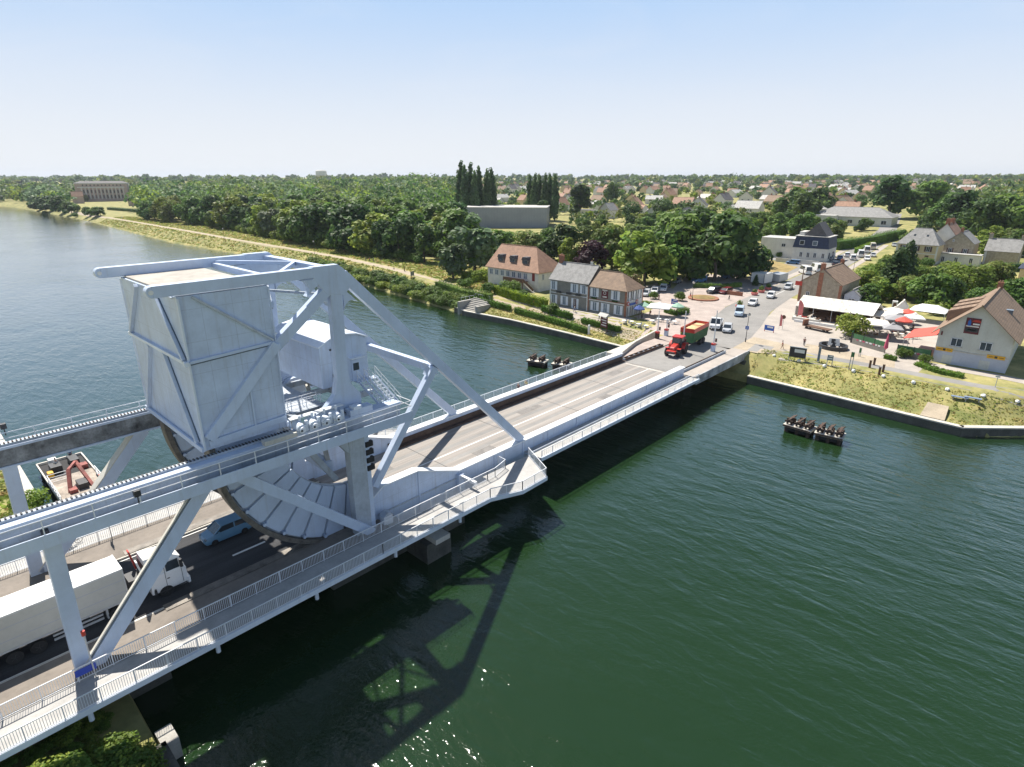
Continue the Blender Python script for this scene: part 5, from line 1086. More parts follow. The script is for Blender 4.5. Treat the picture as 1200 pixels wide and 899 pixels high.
b = MB(); b.box(9.0, 47.34, .55, 11.3, 47.37, .62, 'dark_plastic'); b.box(9.85, 47.345, .75, 9.88, 47.36, 3.0, 'dark_plastic'); b.box(11.05, 47.345, .75, 11.08, 47.36, 2.0, 'dark_plastic'); b.box(9.95, 47.33, 1.55, 10.15, 47.36, 1.62, 'dark_plastic'); b.box(8.76, 47.42, 2.6, 9.8, 47.45, 3.05, 'glass'); b.build('door_trim', r)
b = MB(); b.bar((8.45, 47.6, 2.2), (8.2, 47.6, 4.0), .5, .1, 'paint_white', up=(1, 0, 0)); b.bar((8.45, 49.6, 2.2), (8.2, 49.6, 4.0), .5, .1, 'red_paint', up=(1, 0, 0)); b.build('wind_deflector', r)
for y in (47.75, 49.45): b = MB(); b.box(11.58, y - .2, .65, 11.64, y + .2, .85, 'glass_pale'); b.build('headlight', r)
b = MB(); b.tube((8.2, 47.6, .9), (8.2, 47.6, 3.3), .1, 'dark_plastic', 8); b.box(7.5, 47.9, 1.0, 8.6, 49.3, 2.3, 'dark_plastic'); b.build('air_line_frame', r)

# ---------------------------------------------------------------- red tractor and green trailer of grain
r = thing('tractor', 'red farm tractor with black cab glass pulling a trailer onto the bridge', 'tractor', (101.0, 51.8, 0), R(180) + R(9)); r.scale = (1.18,) * 3
b = MB(); b.box(-1.6, -.32, .7, 1.9, .32, 1.15, 'dark_plastic'); section_body(b, [(.1, .52, .45, 1.0, 1.85), (1.2, .50, .42, .95, 1.78), (1.9, .46, .36, .9, 1.6), (2.1, .4, .3, 1.0, 1.45)], 'red_paint'); b.build('body', r, local=True, bevel=.05)
b = MB(); b.box(2.0, -.75, .65, 2.75, .75, 1.1, 'red_paint'); b.box(2.75, -.7, .7, 2.85, .7, 1.0, 'dark_plastic'); b.build('front_weight', r, local=True, bevel=.04)
b = MB(); b.mesh([(-1.5, -.8, 1.15), (.15, -.8, 1.25), (.15, .8, 1.25), (-1.5, .8, 1.15), (-1.4, -.72, 2.7), (-.05, -.72, 2.7), (-.05, .72, 2.7), (-1.4, .72, 2.7)], [(0, 1, 5, 4), (1, 2, 6, 5), (2, 3, 7, 6), (3, 0, 4, 7)], 'glass')
b.build('cab_window', r, local=True)
b = MB(); b.box(-1.6, -.85, 2.68, .15, .85, 2.88, 'red_paint')
for s in (-1, 1):
    for x0, x1 in ((-1.5, -1.4), (.15, -.05), (-.7, -.7)): b.bar((x0, s * .81, 1.2), (x1, s * .73, 2.7), .08, .08, 'dark_plastic', up=(1, 0, 0))
b.tube((.3, .6, 1.6), (.3, .6, 2.9), .06, 'dark_plastic', 8); b.build('cab_roof', r, local=True, bevel=.03)
b = MB()
for s in (-1, 1):
    pts = [(-1.0 + 1.0 * math.cos(R(a)), .85 + 1.0 * math.sin(R(a))) for a in range(10, 175, 15)]
    for q0, q1 in zip(pts, pts[1:]): b.bar((q0[0], s * 1.05, q0[1]), (q1[0], s * 1.05, q1[1]), .6, .06, 'red_paint', up=(0, 0, 1))
    b.box(1.2, s * .95 - .28, 1.3, 1.95, s * .95 + .28, 1.36, 'red_paint')
b.build('mudguard', r, local=True)
for y in (-1.05, 1.05): wheel(r, -1.0, y, .88, .55); wheel(r, 1.55, y * .93, .62, .45)
for y in (-.25, .25): q = MB(); q.box(2.05, y - .12, 1.2, 2.13, y + .12, 1.35, 'glass_pale'); q.build('headlight', r, local=True)
r = thing('grain_trailer', 'tall green tipping trailer with red upper boards, full of grain', 'trailer', (109.6, 52.6, 0), R(180) + R(6)); r.scale = (1.1,) * 3; L = 7.2
striped('trailer_green', (.05, .17, .07), (.02, .06, .03), 'x', .62, .08, .5, .15, 1, .5)
b = MB(); b.mesh([(-3.5, -1.1, 1.2), (3.5, -1.1, 1.2), (3.5, 1.1, 1.2), (-3.5, 1.1, 1.2), (-3.6, -1.27, 3.0), (3.6, -1.27, 3.0), (3.6, 1.27, 3.0), (-3.6, 1.27, 3.0)], [(0, 1, 5, 4), (1, 2, 6, 5), (2, 3, 7, 6), (3, 0, 4, 7), (3, 2, 1, 0)], 'trailer_green')
for i in range(12):
    x = -3.45 + i * .627
    for s in (-1, 1): b.bar((x * .975, s * 1.13, 1.2), (x, s * 1.3, 3.0), .09, .09, 'green_paint', up=(1, 0, 0))
b.build('tub', r, local=True)
b = MB()
for a in ((-3.62, -1.31, 3.62, -1.24), (-3.62, 1.24, 3.62, 1.31)): b.box(a[0], a[1], 3.0, a[2], a[3], 3.75, 'red_paint')
for x in (-3.62, 3.55): b.box(x, -1.24, 3.0, x + .07, 1.24, 3.75, 'red_paint')
b.bar((0, -1.25, 3.7), (0, 1.25, 3.7), .1, .08, 'red_paint'); b.build('upper_board', r, local=True)
b = MB(); g_ = []
for j in range(9):
    for i in range(17): x = -3.54 + i * 7.08 / 16; y = -1.23 + j * 2.46 / 8; g_.append((x, y, 3.3 + .28 * math.sin(math.pi * i / 16) * math.sin(math.pi * j / 8) + random.uniform(-.03, .03)))
b.mesh(g_, [(j * 17 + i, j * 17 + i + 1, j * 17 + i + 18, j * 17 + i + 17) for j in range(8) for i in range(16)], 'grain'); b.build('grain_load', r, local=True, smooth=True)
b = MB(); b.box(-3.3, -.5, .8, 3.3, .5, 1.15, 'dark_plastic'); b.bar((3.2, 0, .8), (4.9, 0, .75), .25, .2, 'dark_plastic'); b.build('chassis', r, local=True)
for x in (-1.9, -.5):
    for y in (-1.0, 1.0): wheel(r, x, y, .62, .5)
q = MB(); q.box(3.62, -1.2, 2.7, 3.68, -1.0, 2.9, 'yellow_paint'); q.build('lamp', r, local=True)

# ================================================================== people: one skinned body, clothing as children
def skin(name, chains, mat, parent):
    vs = []; es = []; rr = []; idx = {}
    for ch in chains:
        prev = None
        for (key, p, rad) in ch:
            if key is not None and key in idx: k = idx[key]
            else:
                k = len(vs); vs.append(p); rr.append(rad)
                if key is not None: idx[key] = k
            if prev is not None: es.append((prev, k))
            prev = k
    me = bpy.data.meshes.new(name); me.from_pydata(vs, es, []); o = bpy.data.objects.new(name, me); COL.objects.link(o); o.parent = parent
    m = o.modifiers.new('Skin', 'SKIN'); m.use_smooth_shade = True
    for i, q in enumerate(me.skin_vertices[0].data): q.radius = (rr[i], rr[i]); q.use_root = (i == 0)
    s = o.modifiers.new('Sub', 'SUBSURF'); s.levels = 1; s.render_levels = 1
    o.data.materials.append(MATS[mat]); return o
def person(label, loc, rz=0, pose='walk', top='cloth_dark', legs='cloth_blue', hair='hair', ht=1.72, group=None, hat=None):
    r = thing('person', label, 'person', loc, rz, group); r.scale = (ht / 1.72,) * 3
    st = {'walk': .26, 'stand': .04, 'sit': 0, 'ride': 0}[pose]; hz = .92
    if pose == 'sit': hz = .5
    if pose == 'ride': hz = .98
    hp = (0, 0, hz); lean = .05 if pose != 'ride' else .3
    ch = (lean, 0, hz + .40); nk = (lean * 1.2, 0, hz + .57); hd = (lean * 1.2 + .03, 0, hz + .70)
    body = [[('p', hp, .12), ('c', ch, .135), ('n', nk, .055), ('h', hd, .095), (None, (hd[0], 0, hd[2] + .08), .08)], [('h', hd, .095), (None, (hd[0] + .105, 0, hd[2] - .02), .02)]]
    leg = []; arm = []
    for s in (-1, 1):
        f = st * s
        if pose in ('walk', 'stand'): L = [('p', hp, .12), (None, (0, s * .09, hz - .06), .085), (None, (f * .45 + .03, s * .09, .48), .06), (None, (f, s * .09, .08), .042), (None, (f + .14, s * .1, .04), .038)]
        elif pose == 'sit': L = [('p', hp, .12), (None, (.04, s * .1, hz - .02), .085), (None, (.44, s * .11, hz), .06), (None, (.46, s * .11, .08), .042), (None, (.6, s * .11, .04), .038)]
        else: L = [('p', hp, .12), (None, (.04, s * .1, hz - .05), .085), (None, (.32 + .1 * s, s * .11, hz - .38 + .06 * s), .06), (None, (.12 + .12 * s, s * .11, .34 + .08 * s), .042), (None, (.26 + .12 * s, s * .11, .30 + .08 * s), .038)]
        leg.append(L)
        if pose == 'ride': A = [('c', ch, .135), (None, (ch[0] + .03, s * .19, hz + .46), .055), (None, (ch[0] + .2, s * .24, hz + .22), .042), (None, (ch[0] + .42, s * .22, hz + .12), .035), (None, (ch[0] + .5, s * .21, hz + .12), .03)]
        else: A = [('c', ch, .135), (None, (ch[0], s * .19, hz + .46), .055), (None, (ch[0] - f * .3, s * .24, hz + .18), .042), (None, (ch[0] - f * .4 + .1 + (.15 if pose == 'sit' else 0), s * .22, hz - .04 + (.1 if pose == 'sit' else 0)), .035), (None, (ch[0] - f * .4 + .14 + (.18 if pose == 'sit' else 0), s * .2, hz - .13 + (.14 if pose == 'sit' else 0)), .03)]
        arm.append(A)
    b = skin('body', body + leg + arm, 'skin', r)
    def fat(c, k, n): return [(a, q, rad + k) for a, q, rad in c[:n]]
    skin('trousers', [fat(l, .014, 4) for l in leg], legs, r); skin('shirt', [fat(body[0], .02, 2)] + [fat(a, .014, 3) for a in arm], top, r)
    h = MB(); h.blob((hd[0] - .015, 0, hd[2] + .06), (.115, .10, .11), hair if not hat else hat, 2, .08); h.build('hair' if not hat else 'hat', r, local=True, smooth=True)
    return r
def Gp(px_, py_, dz=0.03): p = G(px_, py_); return (p.x, p.y, p.z + dz)
person('person in dark red top walking on the far footway of the bridge leaf', (64.5, 59.2, -.05), R(180), 'walk', 'maroon', 'cloth_dark', 'cloth_white')
person('person in pale yellow top and sun hat beside the dark red walker', (66.4, 59.3, -.05), R(180), 'walk', 'cloth_yellow', 'cloth_white', hat='canvas_cream')
for i, (px_, py_, rz, pose, top, lg, lab) in enumerate(((429, 306, 100, 'walk', 'cloth_dark', 'cloth_dark', 'person in black, leftmost of three walkers on the canal path'), (433.5, 306.5, 100, 'walk', 'cloth_red', 'cloth_dark', 'person in dark red between two walkers on the canal path'), (438, 307, 100, 'walk', 'cloth_dark', 'cloth_blue', 'person in dark top and blue trousers, rightmost of three canal path walkers'),
    (462, 315.5, 160, 'sit', 'wood_brown', 'cloth_dark', 'person sitting on the grass beside the canal path'), (626, 359, 95, 'walk', 'cloth_red', 'cloth_dark', 'person in red shirt walking between the hedges below the white house'), (644.5, 361, 95, 'walk', 'cloth_white', 'cloth_dark', 'person in white shirt on the hedge path below the grey house'), (673, 366, -80, 'walk', 'cloth_white', 'cloth_blue', 'person in white top with blue trousers on the hedge path by the cafe'),
    (702, 376, -90, 'walk', 'cloth_blue', 'cloth_white', 'person in blue top near the end of the canal hedge'), (916.5, 409.5, 100, 'walk', 'cloth_red', 'skin', 'person in orange red shirt left of the dark display board'), (942, 405.5, 20, 'walk', 'maroon', 'cloth_dark', 'person in maroon top right of the dark display board'), (772, 352, 60, 'stand', 'cloth_dark', 'maroon', 'person in black standing in the car park near the parasol'), (809, 349, 60, 'walk', 'cloth_white', 'cloth_red', 'person in white by the car park sign'),
    (854, 352, -60, 'walk', 'cloth_dark', 'cloth_dark', 'person in black beside the brick flower bed of the car park'), (734, 371, 0, 'walk', 'cloth_white', 'cloth_blue', 'person in white standing among the terrace tables'), (752, 374, 0, 'stand', 'cloth_dark', 'cloth_dark', 'waiter in black between the cafe tables'), (741, 366, 200, 'sit', 'cloth_blue', 'cloth_dark', 'guest in blue sitting under the pale green parasol'), (762, 369, 190, 'sit', 'cloth_red', 'cloth_dark', 'guest in red sitting at a cafe terrace table'),
    (1060, 397, 30, 'stand', 'cloth_dark', 'cloth_white', 'person in black on the restaurant terrace by the green screen'), (1046, 392, 30, 'sit', 'cloth_red', 'cloth_dark', 'guest in red seated on the restaurant terrace'))):
    p = Gp(px_, py_); person(lab, (p[0], p[1], p[2] + (-.05 if pose == 'sit' and i > 4 else (-.42 if pose == 'sit' else 0))), R(rz), pose, top, lg)
def bicycle(label, loc, rz, mat='dark_plastic'):
    r = thing('bicycle', label, 'bicycle', loc, rz)
    b = MB(); b.path([(-.5, 0, .34), (-.1, 0, .3), (.4, 0, .85), (-.22, 0, .8), (-.1, 0, .3)], .022, mat, 6); b.path([(-.5, 0, .34), (-.22, 0, .8), (-.25, 0, .92)], .02, mat, 6); b.path([(.55, 0, .34), (.4, 0, .85), (.36, 0, 1.0)], .022, mat, 6); b.build('frame', r, local=True)
    b = MB(); b.path([(.45, -.28, 1.02), (.36, -.1, 1.02), (.36, .1, 1.02), (.45, .28, 1.02)], .018, mat, 6); b.build('handlebar', r, local=True); b = MB(); b.box(-.38, -.08, .92, -.12, .08, .97, 'dark_plastic'); b.build('saddle', r, local=True)
    for x in (-.5, .55):
        b = MB(); n = 20
        for i in range(n): a, c = 2 * math.pi * i / n, 2 * math.pi * (i + 1) / n; b.tube((x + .32 * math.cos(a), 0, .34 + .32 * math.sin(a)), (x + .32 * math.cos(c), 0, .34 + .32 * math.sin(c)), .022, 'rubber', 5, cap=False)
        for i in range(8): a = math.pi * i / 8; b.tube((x + .3 * math.cos(a), 0, .34 + .3 * math.sin(a)), (x - .3 * math.cos(a), 0, .34 - .3 * math.sin(a)), .006, 'galv', 4, cap=False)
        b.build('wheel', r, local=True)
    return r
bicycle('dark bicycle ridden along the far footway behind the lorry', (6.2, 61.4, .02), R(180)); person('cyclist in dark jersey riding along the far footway behind the lorry', (6.2, 61.4, .02), R(180), 'ride', 'cloth_dark', 'cloth_dark', hat='maroon')
bicycle('bicycle leaning by the maroon board at the cafe corner', Gp(718, 392), R(70)); bicycle('bicycle standing by the cafe terrace hedge', Gp(795, 371), R(20))

# ================================================================== boats and mooring platforms
pm('rusty_red', (.36, .10, .08), .7, .35, 1.5); pm('barge_deck', (.42, .36, .30), .85, .3, .8)
r = thing('work_barge', 'white decked work barge with red crane legs moored by the near bank', 'barge', (10.3, 85, WZ)); hz = WZ + 1.15
b = MB(); b.mesh([(8.2, 78.5, WZ - .6), (12.6, 78.5, WZ - .6), (12.6, 91.2, WZ - .6), (8.2, 91.2, WZ - .6), (7.9, 77.6, hz), (12.9, 77.6, hz), (12.9, 92.0, hz), (7.9, 92.0, hz)], [(0, 1, 5, 4), (1, 2, 6, 5), (2, 3, 7, 6), (3, 0, 4, 7), (3, 2, 1, 0), (4, 5, 6, 7)], 'rust_brown'); b.build('hull', r)
b = MB(); b.box(8.0, 77.7, hz, 12.8, 86.2, hz + .06, 'barge_deck'); b.box(8.0, 86.2, hz, 12.8, 91.9, hz + .05, 'dark_void')
for x in (7.9, 12.75): b.box(x, 77.7, hz, x + .15, 91.9, hz + .35, 'canvas_cream')
b.box(7.9, 91.8, hz, 12.9, 92.0, hz + .35, 'canvas_cream'); b.build('deck', r)
b = MB(); railing(b, [(8.0, 77.8, hz), (8.0, 85.0, hz), (9.9, 85.0, hz)], 1.15, 1.4, 0); railing(b, [(12.7, 78.0, hz), (12.7, 84.0, hz)], 1.15, 1.4, 0)
for z in (.4, .75): b.bar((8.0, 77.8, hz + z), (8.0, 85, hz + z), .05, .05, 'rail_white'); b.bar((12.7, 78, hz + z), (12.7, 84, hz + z), .05, .05, 'rail_white'); b.bar((8, 85, hz + z), (9.9, 85, hz + z), .05, .05, 'rail_white')
b.build('railing', r)
b = MB(); b.box(8.8, 87.5, hz + .05, 10.0, 89.2, hz + 1.0, 'dark_plastic'); b.box(11.0, 88.4, hz, 12.0, 90.6, hz + .9, 'dark_plastic'); b.box(9.0, 89.6, hz, 9.9, 90.6, hz + 1.2, 'cloth_white'); b.box(8.3, 86.6, hz, 8.9, 87.5, hz + .7, 'yellow_paint'); b.box(11.7, 86.6, hz, 12.5, 87.7, hz + .6, 'rusty_red'); b.build('winch_gear', r, bevel=.04)
b = MB(); b.bar((9.3, 80.6, hz), (9.9, 82.6, hz + 2.1), .42, .42, 'rusty_red'); b.bar((11.6, 80.6, hz), (11.0, 84.4, hz + 2.2), .36, .36, 'rusty_red'); b.bar((9.9, 82.6, hz + 2.1), (11.0, 84.4, hz + 2.2), .32, .32, 'rusty_red'); b.box(9.2, 80.0, hz, 10.0, 81.2, hz + .5, 'rusty_red'); b.box(10.2, 80.4, hz, 11.2, 82.2, hz + .8, 'dark_plastic'); b.box(12.3, 79.6, hz, 12.9, 80.6, hz + 1.3, 'rusty_red'); b.build('crane', r, bevel=.03)
person('deckhand in dark blue standing at the far end of the work barge', (11.5, 90.8, hz + .02), R(90), 'stand', 'cloth_blue', 'cloth_dark', hat='cloth_white')
person('deckhand in white bending over gear on the work barge', (9.6, 88.8, hz + .02), R(90), 'stand', 'cloth_white', 'cloth_dark', ht=1.6)
def dolphin(label, p, q, n, white=True, grp=None):
    """mooring platform from p to q: pale slab on piles with dark timber fender stacks"""
    p = Vector(p); q = Vector(q); d = (q - p); L = d.length; r = thing('mooring_platform', label, 'mooring platform', (p.x, p.y, WZ), math.atan2(d.y, d.x)); z = 1.15; w = 2.6
    b = MB(); b.box(0, -w / 2, z - .32, L, w / 2, z, 'concrete_pale' if white else 'walkway'); b.box(.02, -w / 2 - .05, z - .28, L - .02, -w / 2 - .005, z - .04, 'rust_brown'); b.build('deck_slab', r, local=True)
    b = MB(); k = max(2, n)
    for i in range(k):
        for y in (-w / 2 + .4, w / 2 - .4): x = .45 + i * (L - .9) / (k - 1); b.tube((x, y, -2.5), (x, y, z - .33), .28, 'timber_dark', 10)
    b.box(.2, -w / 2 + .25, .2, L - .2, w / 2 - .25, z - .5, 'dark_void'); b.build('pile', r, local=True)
    rg = random.Random(int(p.x * 7 + p.y))
    for i in range(n):
        x = (i + .5) * L / n; b = MB()
        for y in (-.75, 0, .75):
            b.tube((x - .25, y, z), (x - .25, y, z + .75 + rg.uniform(-.1, .3)), .17, 'timber_dark', 8); b.tube((x + .3, y * .9, z), (x + .3, y * .9, z + .7 + rg.uniform(-.2, .25)), .17, 'timber_dark', 8)
        b.bar((x - .5, -1.1, z + .55), (x + .5, -1.1, z + .6), .18, .25, 'timber_dark'); b.bar((x, -1.15, z + .75), (x, 1.15, z + .8), .3, .22, 'rust_brown'); b.bar((x - .3, -.9, z + .3), (x + .35, .9, z + 1.1), .15, .15, 'rust_brown'); b.build('fender_stack', r, local=True)
    return r
zP = lambda px_, py_: (lambda d: Vector((0, 0, CAM_H)) + d * ((-3.2 - CAM_H) / d.z))(ray(px_, py_))
dolphin('left half of the timber fender platform standing in the canal on the right', zP(922, 493), zP(954, 502), 3); dolphin('right half of the timber fender platform standing in the canal on the right', zP(956.5, 502.5), zP(990, 510), 3)
dolphin('left one of two dark timber mooring platforms in the canal before the cafe', zP(620, 419.5), zP(640.5, 422.5), 2); dolphin('right one of two dark timber mooring platforms in the canal before the cafe', zP(648.5, 423.3), zP(668.5, 426), 2)

# ================================================================== street furniture
def barrier(label, px_, py_, top_py, flip=1):
    p = G(px_, py_); X0 = p.x; z = max(p.z, .12); r = thing('road_barrier', label, 'barrier', (p.x, p.y, z)); dist = (Vector((p.x, p.y, 0))).dot(FX); H = (py_ - top_py) / 734 * math.hypot(p.x, p.y) * 1.06
    b = MB(); b.box(-.35, -.35, -.1, .35, .35, 1.15, 'timber_dark' if flip < 0 else 'steel'); b.box(-.38, -.38, 1.15, .38, .38, 1.5, 'red_paint'); b.build('cabinet', r, local=True, bevel=.03)
    b = MB(); n = 9
    for i in range(n): b.tube((0, 0, 1.3 + (H - 1.3) * i / n), (.02 * H * (i + 1) / n * 0, 0, 1.3 + (H - 1.3) * (i + 1) / n), .14 - .006 * i, 'paint_white' if i % 3 else 'rail_white', 8)
    b.build('arm', r, local=True)
    b = MB(); b.box(.05, -.5, 1.8, .3, -.2, 2.5, 'dark_plastic'); b.tube((.05, -.35, 2.3), (.0, -.35, 2.3), .09, 'red_paint', 10); b.build('signal', r, local=True)
barrier('raised white barrier arm at the leaf tip on the camera side', 797.5, 432, 385); barrier('raised white barrier arm with red capped cabinet by the guard rail', 834.5, 418, 371)
barrier('raised white barrier arm with dark red box beside the cafe corner', 769.5, 403, 370, -1); barrier('slim raised barrier post between the cafe corner and the tractor', 780.5, 394, 374)
def lamp(label, px_, py_, H, sign=None):
    p = G(px_, py_); r = thing('street_lamp', label, 'street lamp', p); b = MB(); b.tube((0, 0, -.1), (0, 0, H), .075, 'dark_plastic', 8, .05); b.tube((0, 0, 0), (0, 0, .9), .12, 'dark_plastic', 8); b.build('pole', r, local=True)
    b = MB(); b.lathe([(.12, H), (.34, H + .12), (.3, H + .42), (.1, H + .55)], (0, 0, 0), 'canvas_cream', 12); b.lathe([(.38, H + .5), (.1, H + .68)], (0, 0, 0), 'dark_plastic', 12); b.build('lantern', r, local=True)
    if sign: b = MB(); b.box(-.12, -.35, H * .5, -.08, .35, H * .5 + .7, 'blue_sign'); b.box(-.13, -.06, H * .5 + .12, -.121, .06, H * .5 + .58, 'paint_white'); b.build('road_sign', r, local=True)
lamp('black street lamp with blue sign beside the kerb at the far bridge end', 873.5, 401, 5.4, True); lamp('black street lamp by the cafe car park', 811, 352, 4.6); lamp('black street lamp by the junction in front of the navy house', 999, 322, 5.0); lamp('slim lamp on the grass by the canal path near the sitting person', 369, 299, 5.5); lamp('slim lamp far along the canal path on the left', 263, 281, 5.5); lamp('slim lamp beside the canal path beyond the counterweight', 145, 265, 6)
p = G(935.5, 356); r = thing('utility_pole', 'tall dark utility pole with red sign at the corner of the stone house', 'pole', p); b = MB(); b.tube((0, 0, -.2), (0, 0, 9.6), .16, 'wood_brown', 8, .11); b.bar((-.05, -.6, 9.2), (-.05, .6, 9.2), .1, .1, 'wood_brown'); b.build('post', r, local=True); b = MB(); b.box(-.24, -.2, 4.9, -.18, 1.5, 6.0, 'red_paint'); b.build('sign', r, local=True)
b = MB(); b.tube((0, 0, 9.4), (0, 0, 9.9), .25, 'dark_plastic', 8); b.build('lamp', r, local=True)
def board(name, label, px_, py_, w, h, z0, mat, frame='galv', rz=0, cat='sign', marks=0, legs=True, thick=.07):
    p = G(px_, py_); r = thing(name, label, cat, p, R(rz))
    if legs:
        for y in (-w / 2 + .05, w / 2 - .05): b = MB(); b.box(-.05, y - .06, -.1, .07, y + .06, z0 + h, frame); b.build('leg', r, local=True)
    b = MB(); b.box(-.06 - thick, -w / 2, z0, -.055, w / 2, z0 + h, mat); o = b.build('panel', r, local=True)
    if marks:
        k = MB()
        for i in range(marks): zz = z0 + h * (1 - (i + .7) / (marks + .4)); k.box(-.066 - thick, -w * .4, zz, -.061 - thick, w * (.38 if i % 2 else .2), zz + h * .35 / marks, 'paint_white' if mat != 'canvas_cream' else 'dark_plastic')
        k.build('lettering', o, local=True)
    return r
r = board('display_board', 'large dark display board on two posts at the top of the grass slope', 933.5, 422.5, 2.9, 1.9, .6, 'dark_plastic', 'galv', 8, marks=1); b = MB(); b.box(-.16, -1.5, 2.5, .1, 1.5, 2.62, 'galv'); b.build('header', r, local=True)
board('info_sign', 'blue grey information panel on a single frame beside the towpath', 971.5, 428.5, .95, 1.0, 1.0, 'glass_pale', 'galv', 5, marks=2); board('info_sign', 'tall narrow blue panel standing by the towpath next to the old gun', 958.5, 424.5, .4, 2.7, .2, 'glass_pale', 'galv', 5)
board('road_sign', 'green backed sign on a thin pole beside the towpath', 996, 433.5, .5, .9, 2.4, 'green_paint', 'galv', 5); board('road_sign', 'small dark green post sign right of the gun', 1007, 418, .35, .9, .8, 'green_paint', 'galv', 0)
board('info_sign', 'blue and red framed panel standing on the plaza by the road', 901, 389, 2.1, 1.1, .35, 'blue_sign', 'red_paint', -4, marks=1); board('info_sign', 'white blue information board beside the canal path', 483.5, 326, 1.9, 1.5, .8, 'glass_pale', 'dark_plastic', -70, marks=3)
board('info_sign', 'narrow dark post sign next to the seated person on the canal path', 474, 318, .35, 2.0, .1, 'wood_brown', 'wood_brown', -60)
board('car_park_sign', 'blue and red sign board standing in the cafe car park', 790, 360, 2.0, 1.3, .8, 'blue_sign', 'red_paint', -10, marks=2)
r = board('menu_board', 'maroon roofed notice board at the cafe corner', 707.5, 388, 2.3, 2.6, .9, 'maroon', 'maroon', -15, marks=4); b = MB(); b.mesh([(-.9, -1.5, 3.6), (-.9, 1.5, 3.6), (.9, 1.5, 3.6), (.9, -1.5, 3.6), (0, -1.5, 4.3), (0, 1.5, 4.3)], [(0, 1, 5, 4), (2, 3, 4, 5), (3, 0, 4), (1, 2, 5), (3, 2, 1, 0)], 'roof_pale'); b.build('roof', r, local=True)
p = G(690, 391.5); r = thing('milestone', 'white stone post at the end of the canal hedge', 'post', p); b = MB(); b.lathe([(.28, -.2), (.28, 2.0), (.2, 2.2)], (0, 0, 0), 'paint_white', 12); b.build('shaft', r, local=True)
def flag(label, px_, py_, H, mat, w=.8):
    p = G(px_, py_); r = thing('banner_flag', label, 'flag', p); b = MB(); b.tube((0, 0, 0), (0, 0, H), .035, 'galv', 6); b.build('pole', r, local=True)
    b = MB(); v = []; f = []; n = 10
    for i in range(n + 1):
        t = i / n; z = .8 + (H - .85) * t; ww = w * (1 - max(0, t - .75) * 2.6)
        for s in (0, .5, 1): v.append((.06 * math.sin(t * 7 + s * 2), -.03 - s * ww, z)); 
    for i in range(n):
        for k in (0, 1): f.append((i * 3 + k, i * 3 + k + 1, i * 3 + k + 4, i * 3 + k + 3))
    b.loose = True; b.mesh(v, f, mat); b.mesh([Vector(q) + Vector((.012, 0, 0)) for q in v], f, mat); b.build('cloth', r, local=True)
pm('flag_pink', (.66, .20, .19), .8, .1, 2)
flag('pink red feather flag at the left end of the white tent', 933.5, 374, 4.6, 'flag_pink', 1.1); flag('pink feather flag on the plaza by the round sign', 912.5, 386, 3.4, 'flag_pink', .5)
p = G(916.5, 386); r = thing('round_sign', 'round brown sign on a pole beside the pink feather flag', 'sign', p); b = MB(); b.tube((0, 0, 0), (0, 0, 3.2), .05, 'galv', 6); b.build('pole', r, local=True); b = MB(); b.tube((-.06, 0, 2.8), (-.1, 0, 2.8), .45, 'wood_brown', 16); b.build('disc', r, local=True)
r = None
for i, (px_, py_, lab) in enumerate(((866, 361, 'pink tub of plants behind the pale blue van'), (884, 346, 'pink tub with tall plant at the car park edge, second along the road'), (892, 343, 'brick coloured tub of plants, third along the road'), (900, 339.5, 'pink tub of flowers, last along the road'))):
    p = G(px_, py_); r = thing('flower_tub', lab, 'flower tub', p); b = MB(); b.lathe([(.75, 0), (1.05, .75), (.9, .78), (.85, .6)], (0, 0, 0), 'flag_pink', 14); b.build('tub', r, local=True); b = MB(); leaf_args = (b, r)
    rg = random.Random(i)
    for k in range(260):
        d = Vector((rg.gauss(0, 1), rg.gauss(0, 1), rg.gauss(0, 1))).normalized(); c = Vector((0, 0, 1.25)) + Vector((d.x * .8, d.y * .8, d.z * (.6 if i % 2 else 1.0))) * rg.random() ** .4; a = Vector((rg.gauss(0, 1), rg.gauss(0, 1), rg.gauss(0, 1))).normalized() * .14; e = a.cross(d).normalized() * .12; b.poly([c + a, c + e, c - a, c - e], 'leaf')
    b.loose = True; b.build('plant', r, local=True)
pm('slab_blue', (.20, .26, .36), .5, .1, 2)
# white kerb stones along the towpath
for i, (px_, py_) in enumerate(((907, 418), (936, 424), (966, 430), (1000, 436), (1035, 442), (1070, 449.5), (1110, 457.5), (1152, 465), (1192, 472))):
    p = G(px_, py_); r = thing('white_boulder', 'white painted boulder on the canal edge of the towpath', 'boulder', p, 0, 'white boulders along the towpath'); b = MB(); b.blob((0, 0, .18), (.36, .33, .32), 'paint_white', 2, .35, i); b.build('stone', r, local=True, smooth=True)
for i, (px_, py_, lab) in enumerate(((1124, 468.5, 'flat blue grey slab bench lying on the dry grass, left of two'), (1139.5, 469.5, 'flat blue grey slab bench lying on the dry grass, right of two'))):
    p = G(px_, py_); r = thing('slab_bench', lab, 'bench', p, R(95)); b = MB(); b.box(-1.1, -.35, .42, 1.1, .35, .5, 'slab_blue'); b.build('seat', r, local=True)
    for x in (-.8, .8): b = MB(); b.box(x - .08, -.25, -.1, x + .08, .25, .42, 'concrete'); b.build('leg', r, local=True)
p = G(1166, 454); r = thing('post', 'thin grey post by the towpath near the right edge', 'post', p); b = MB(); b.tube((0, 0, 0), (0, 0, 2.0), .05, 'galv', 6); b.box(-.06, -.3, 1.7, -.02, .3, 1.95, 'galv'); b.build('shaft', r, local=True)
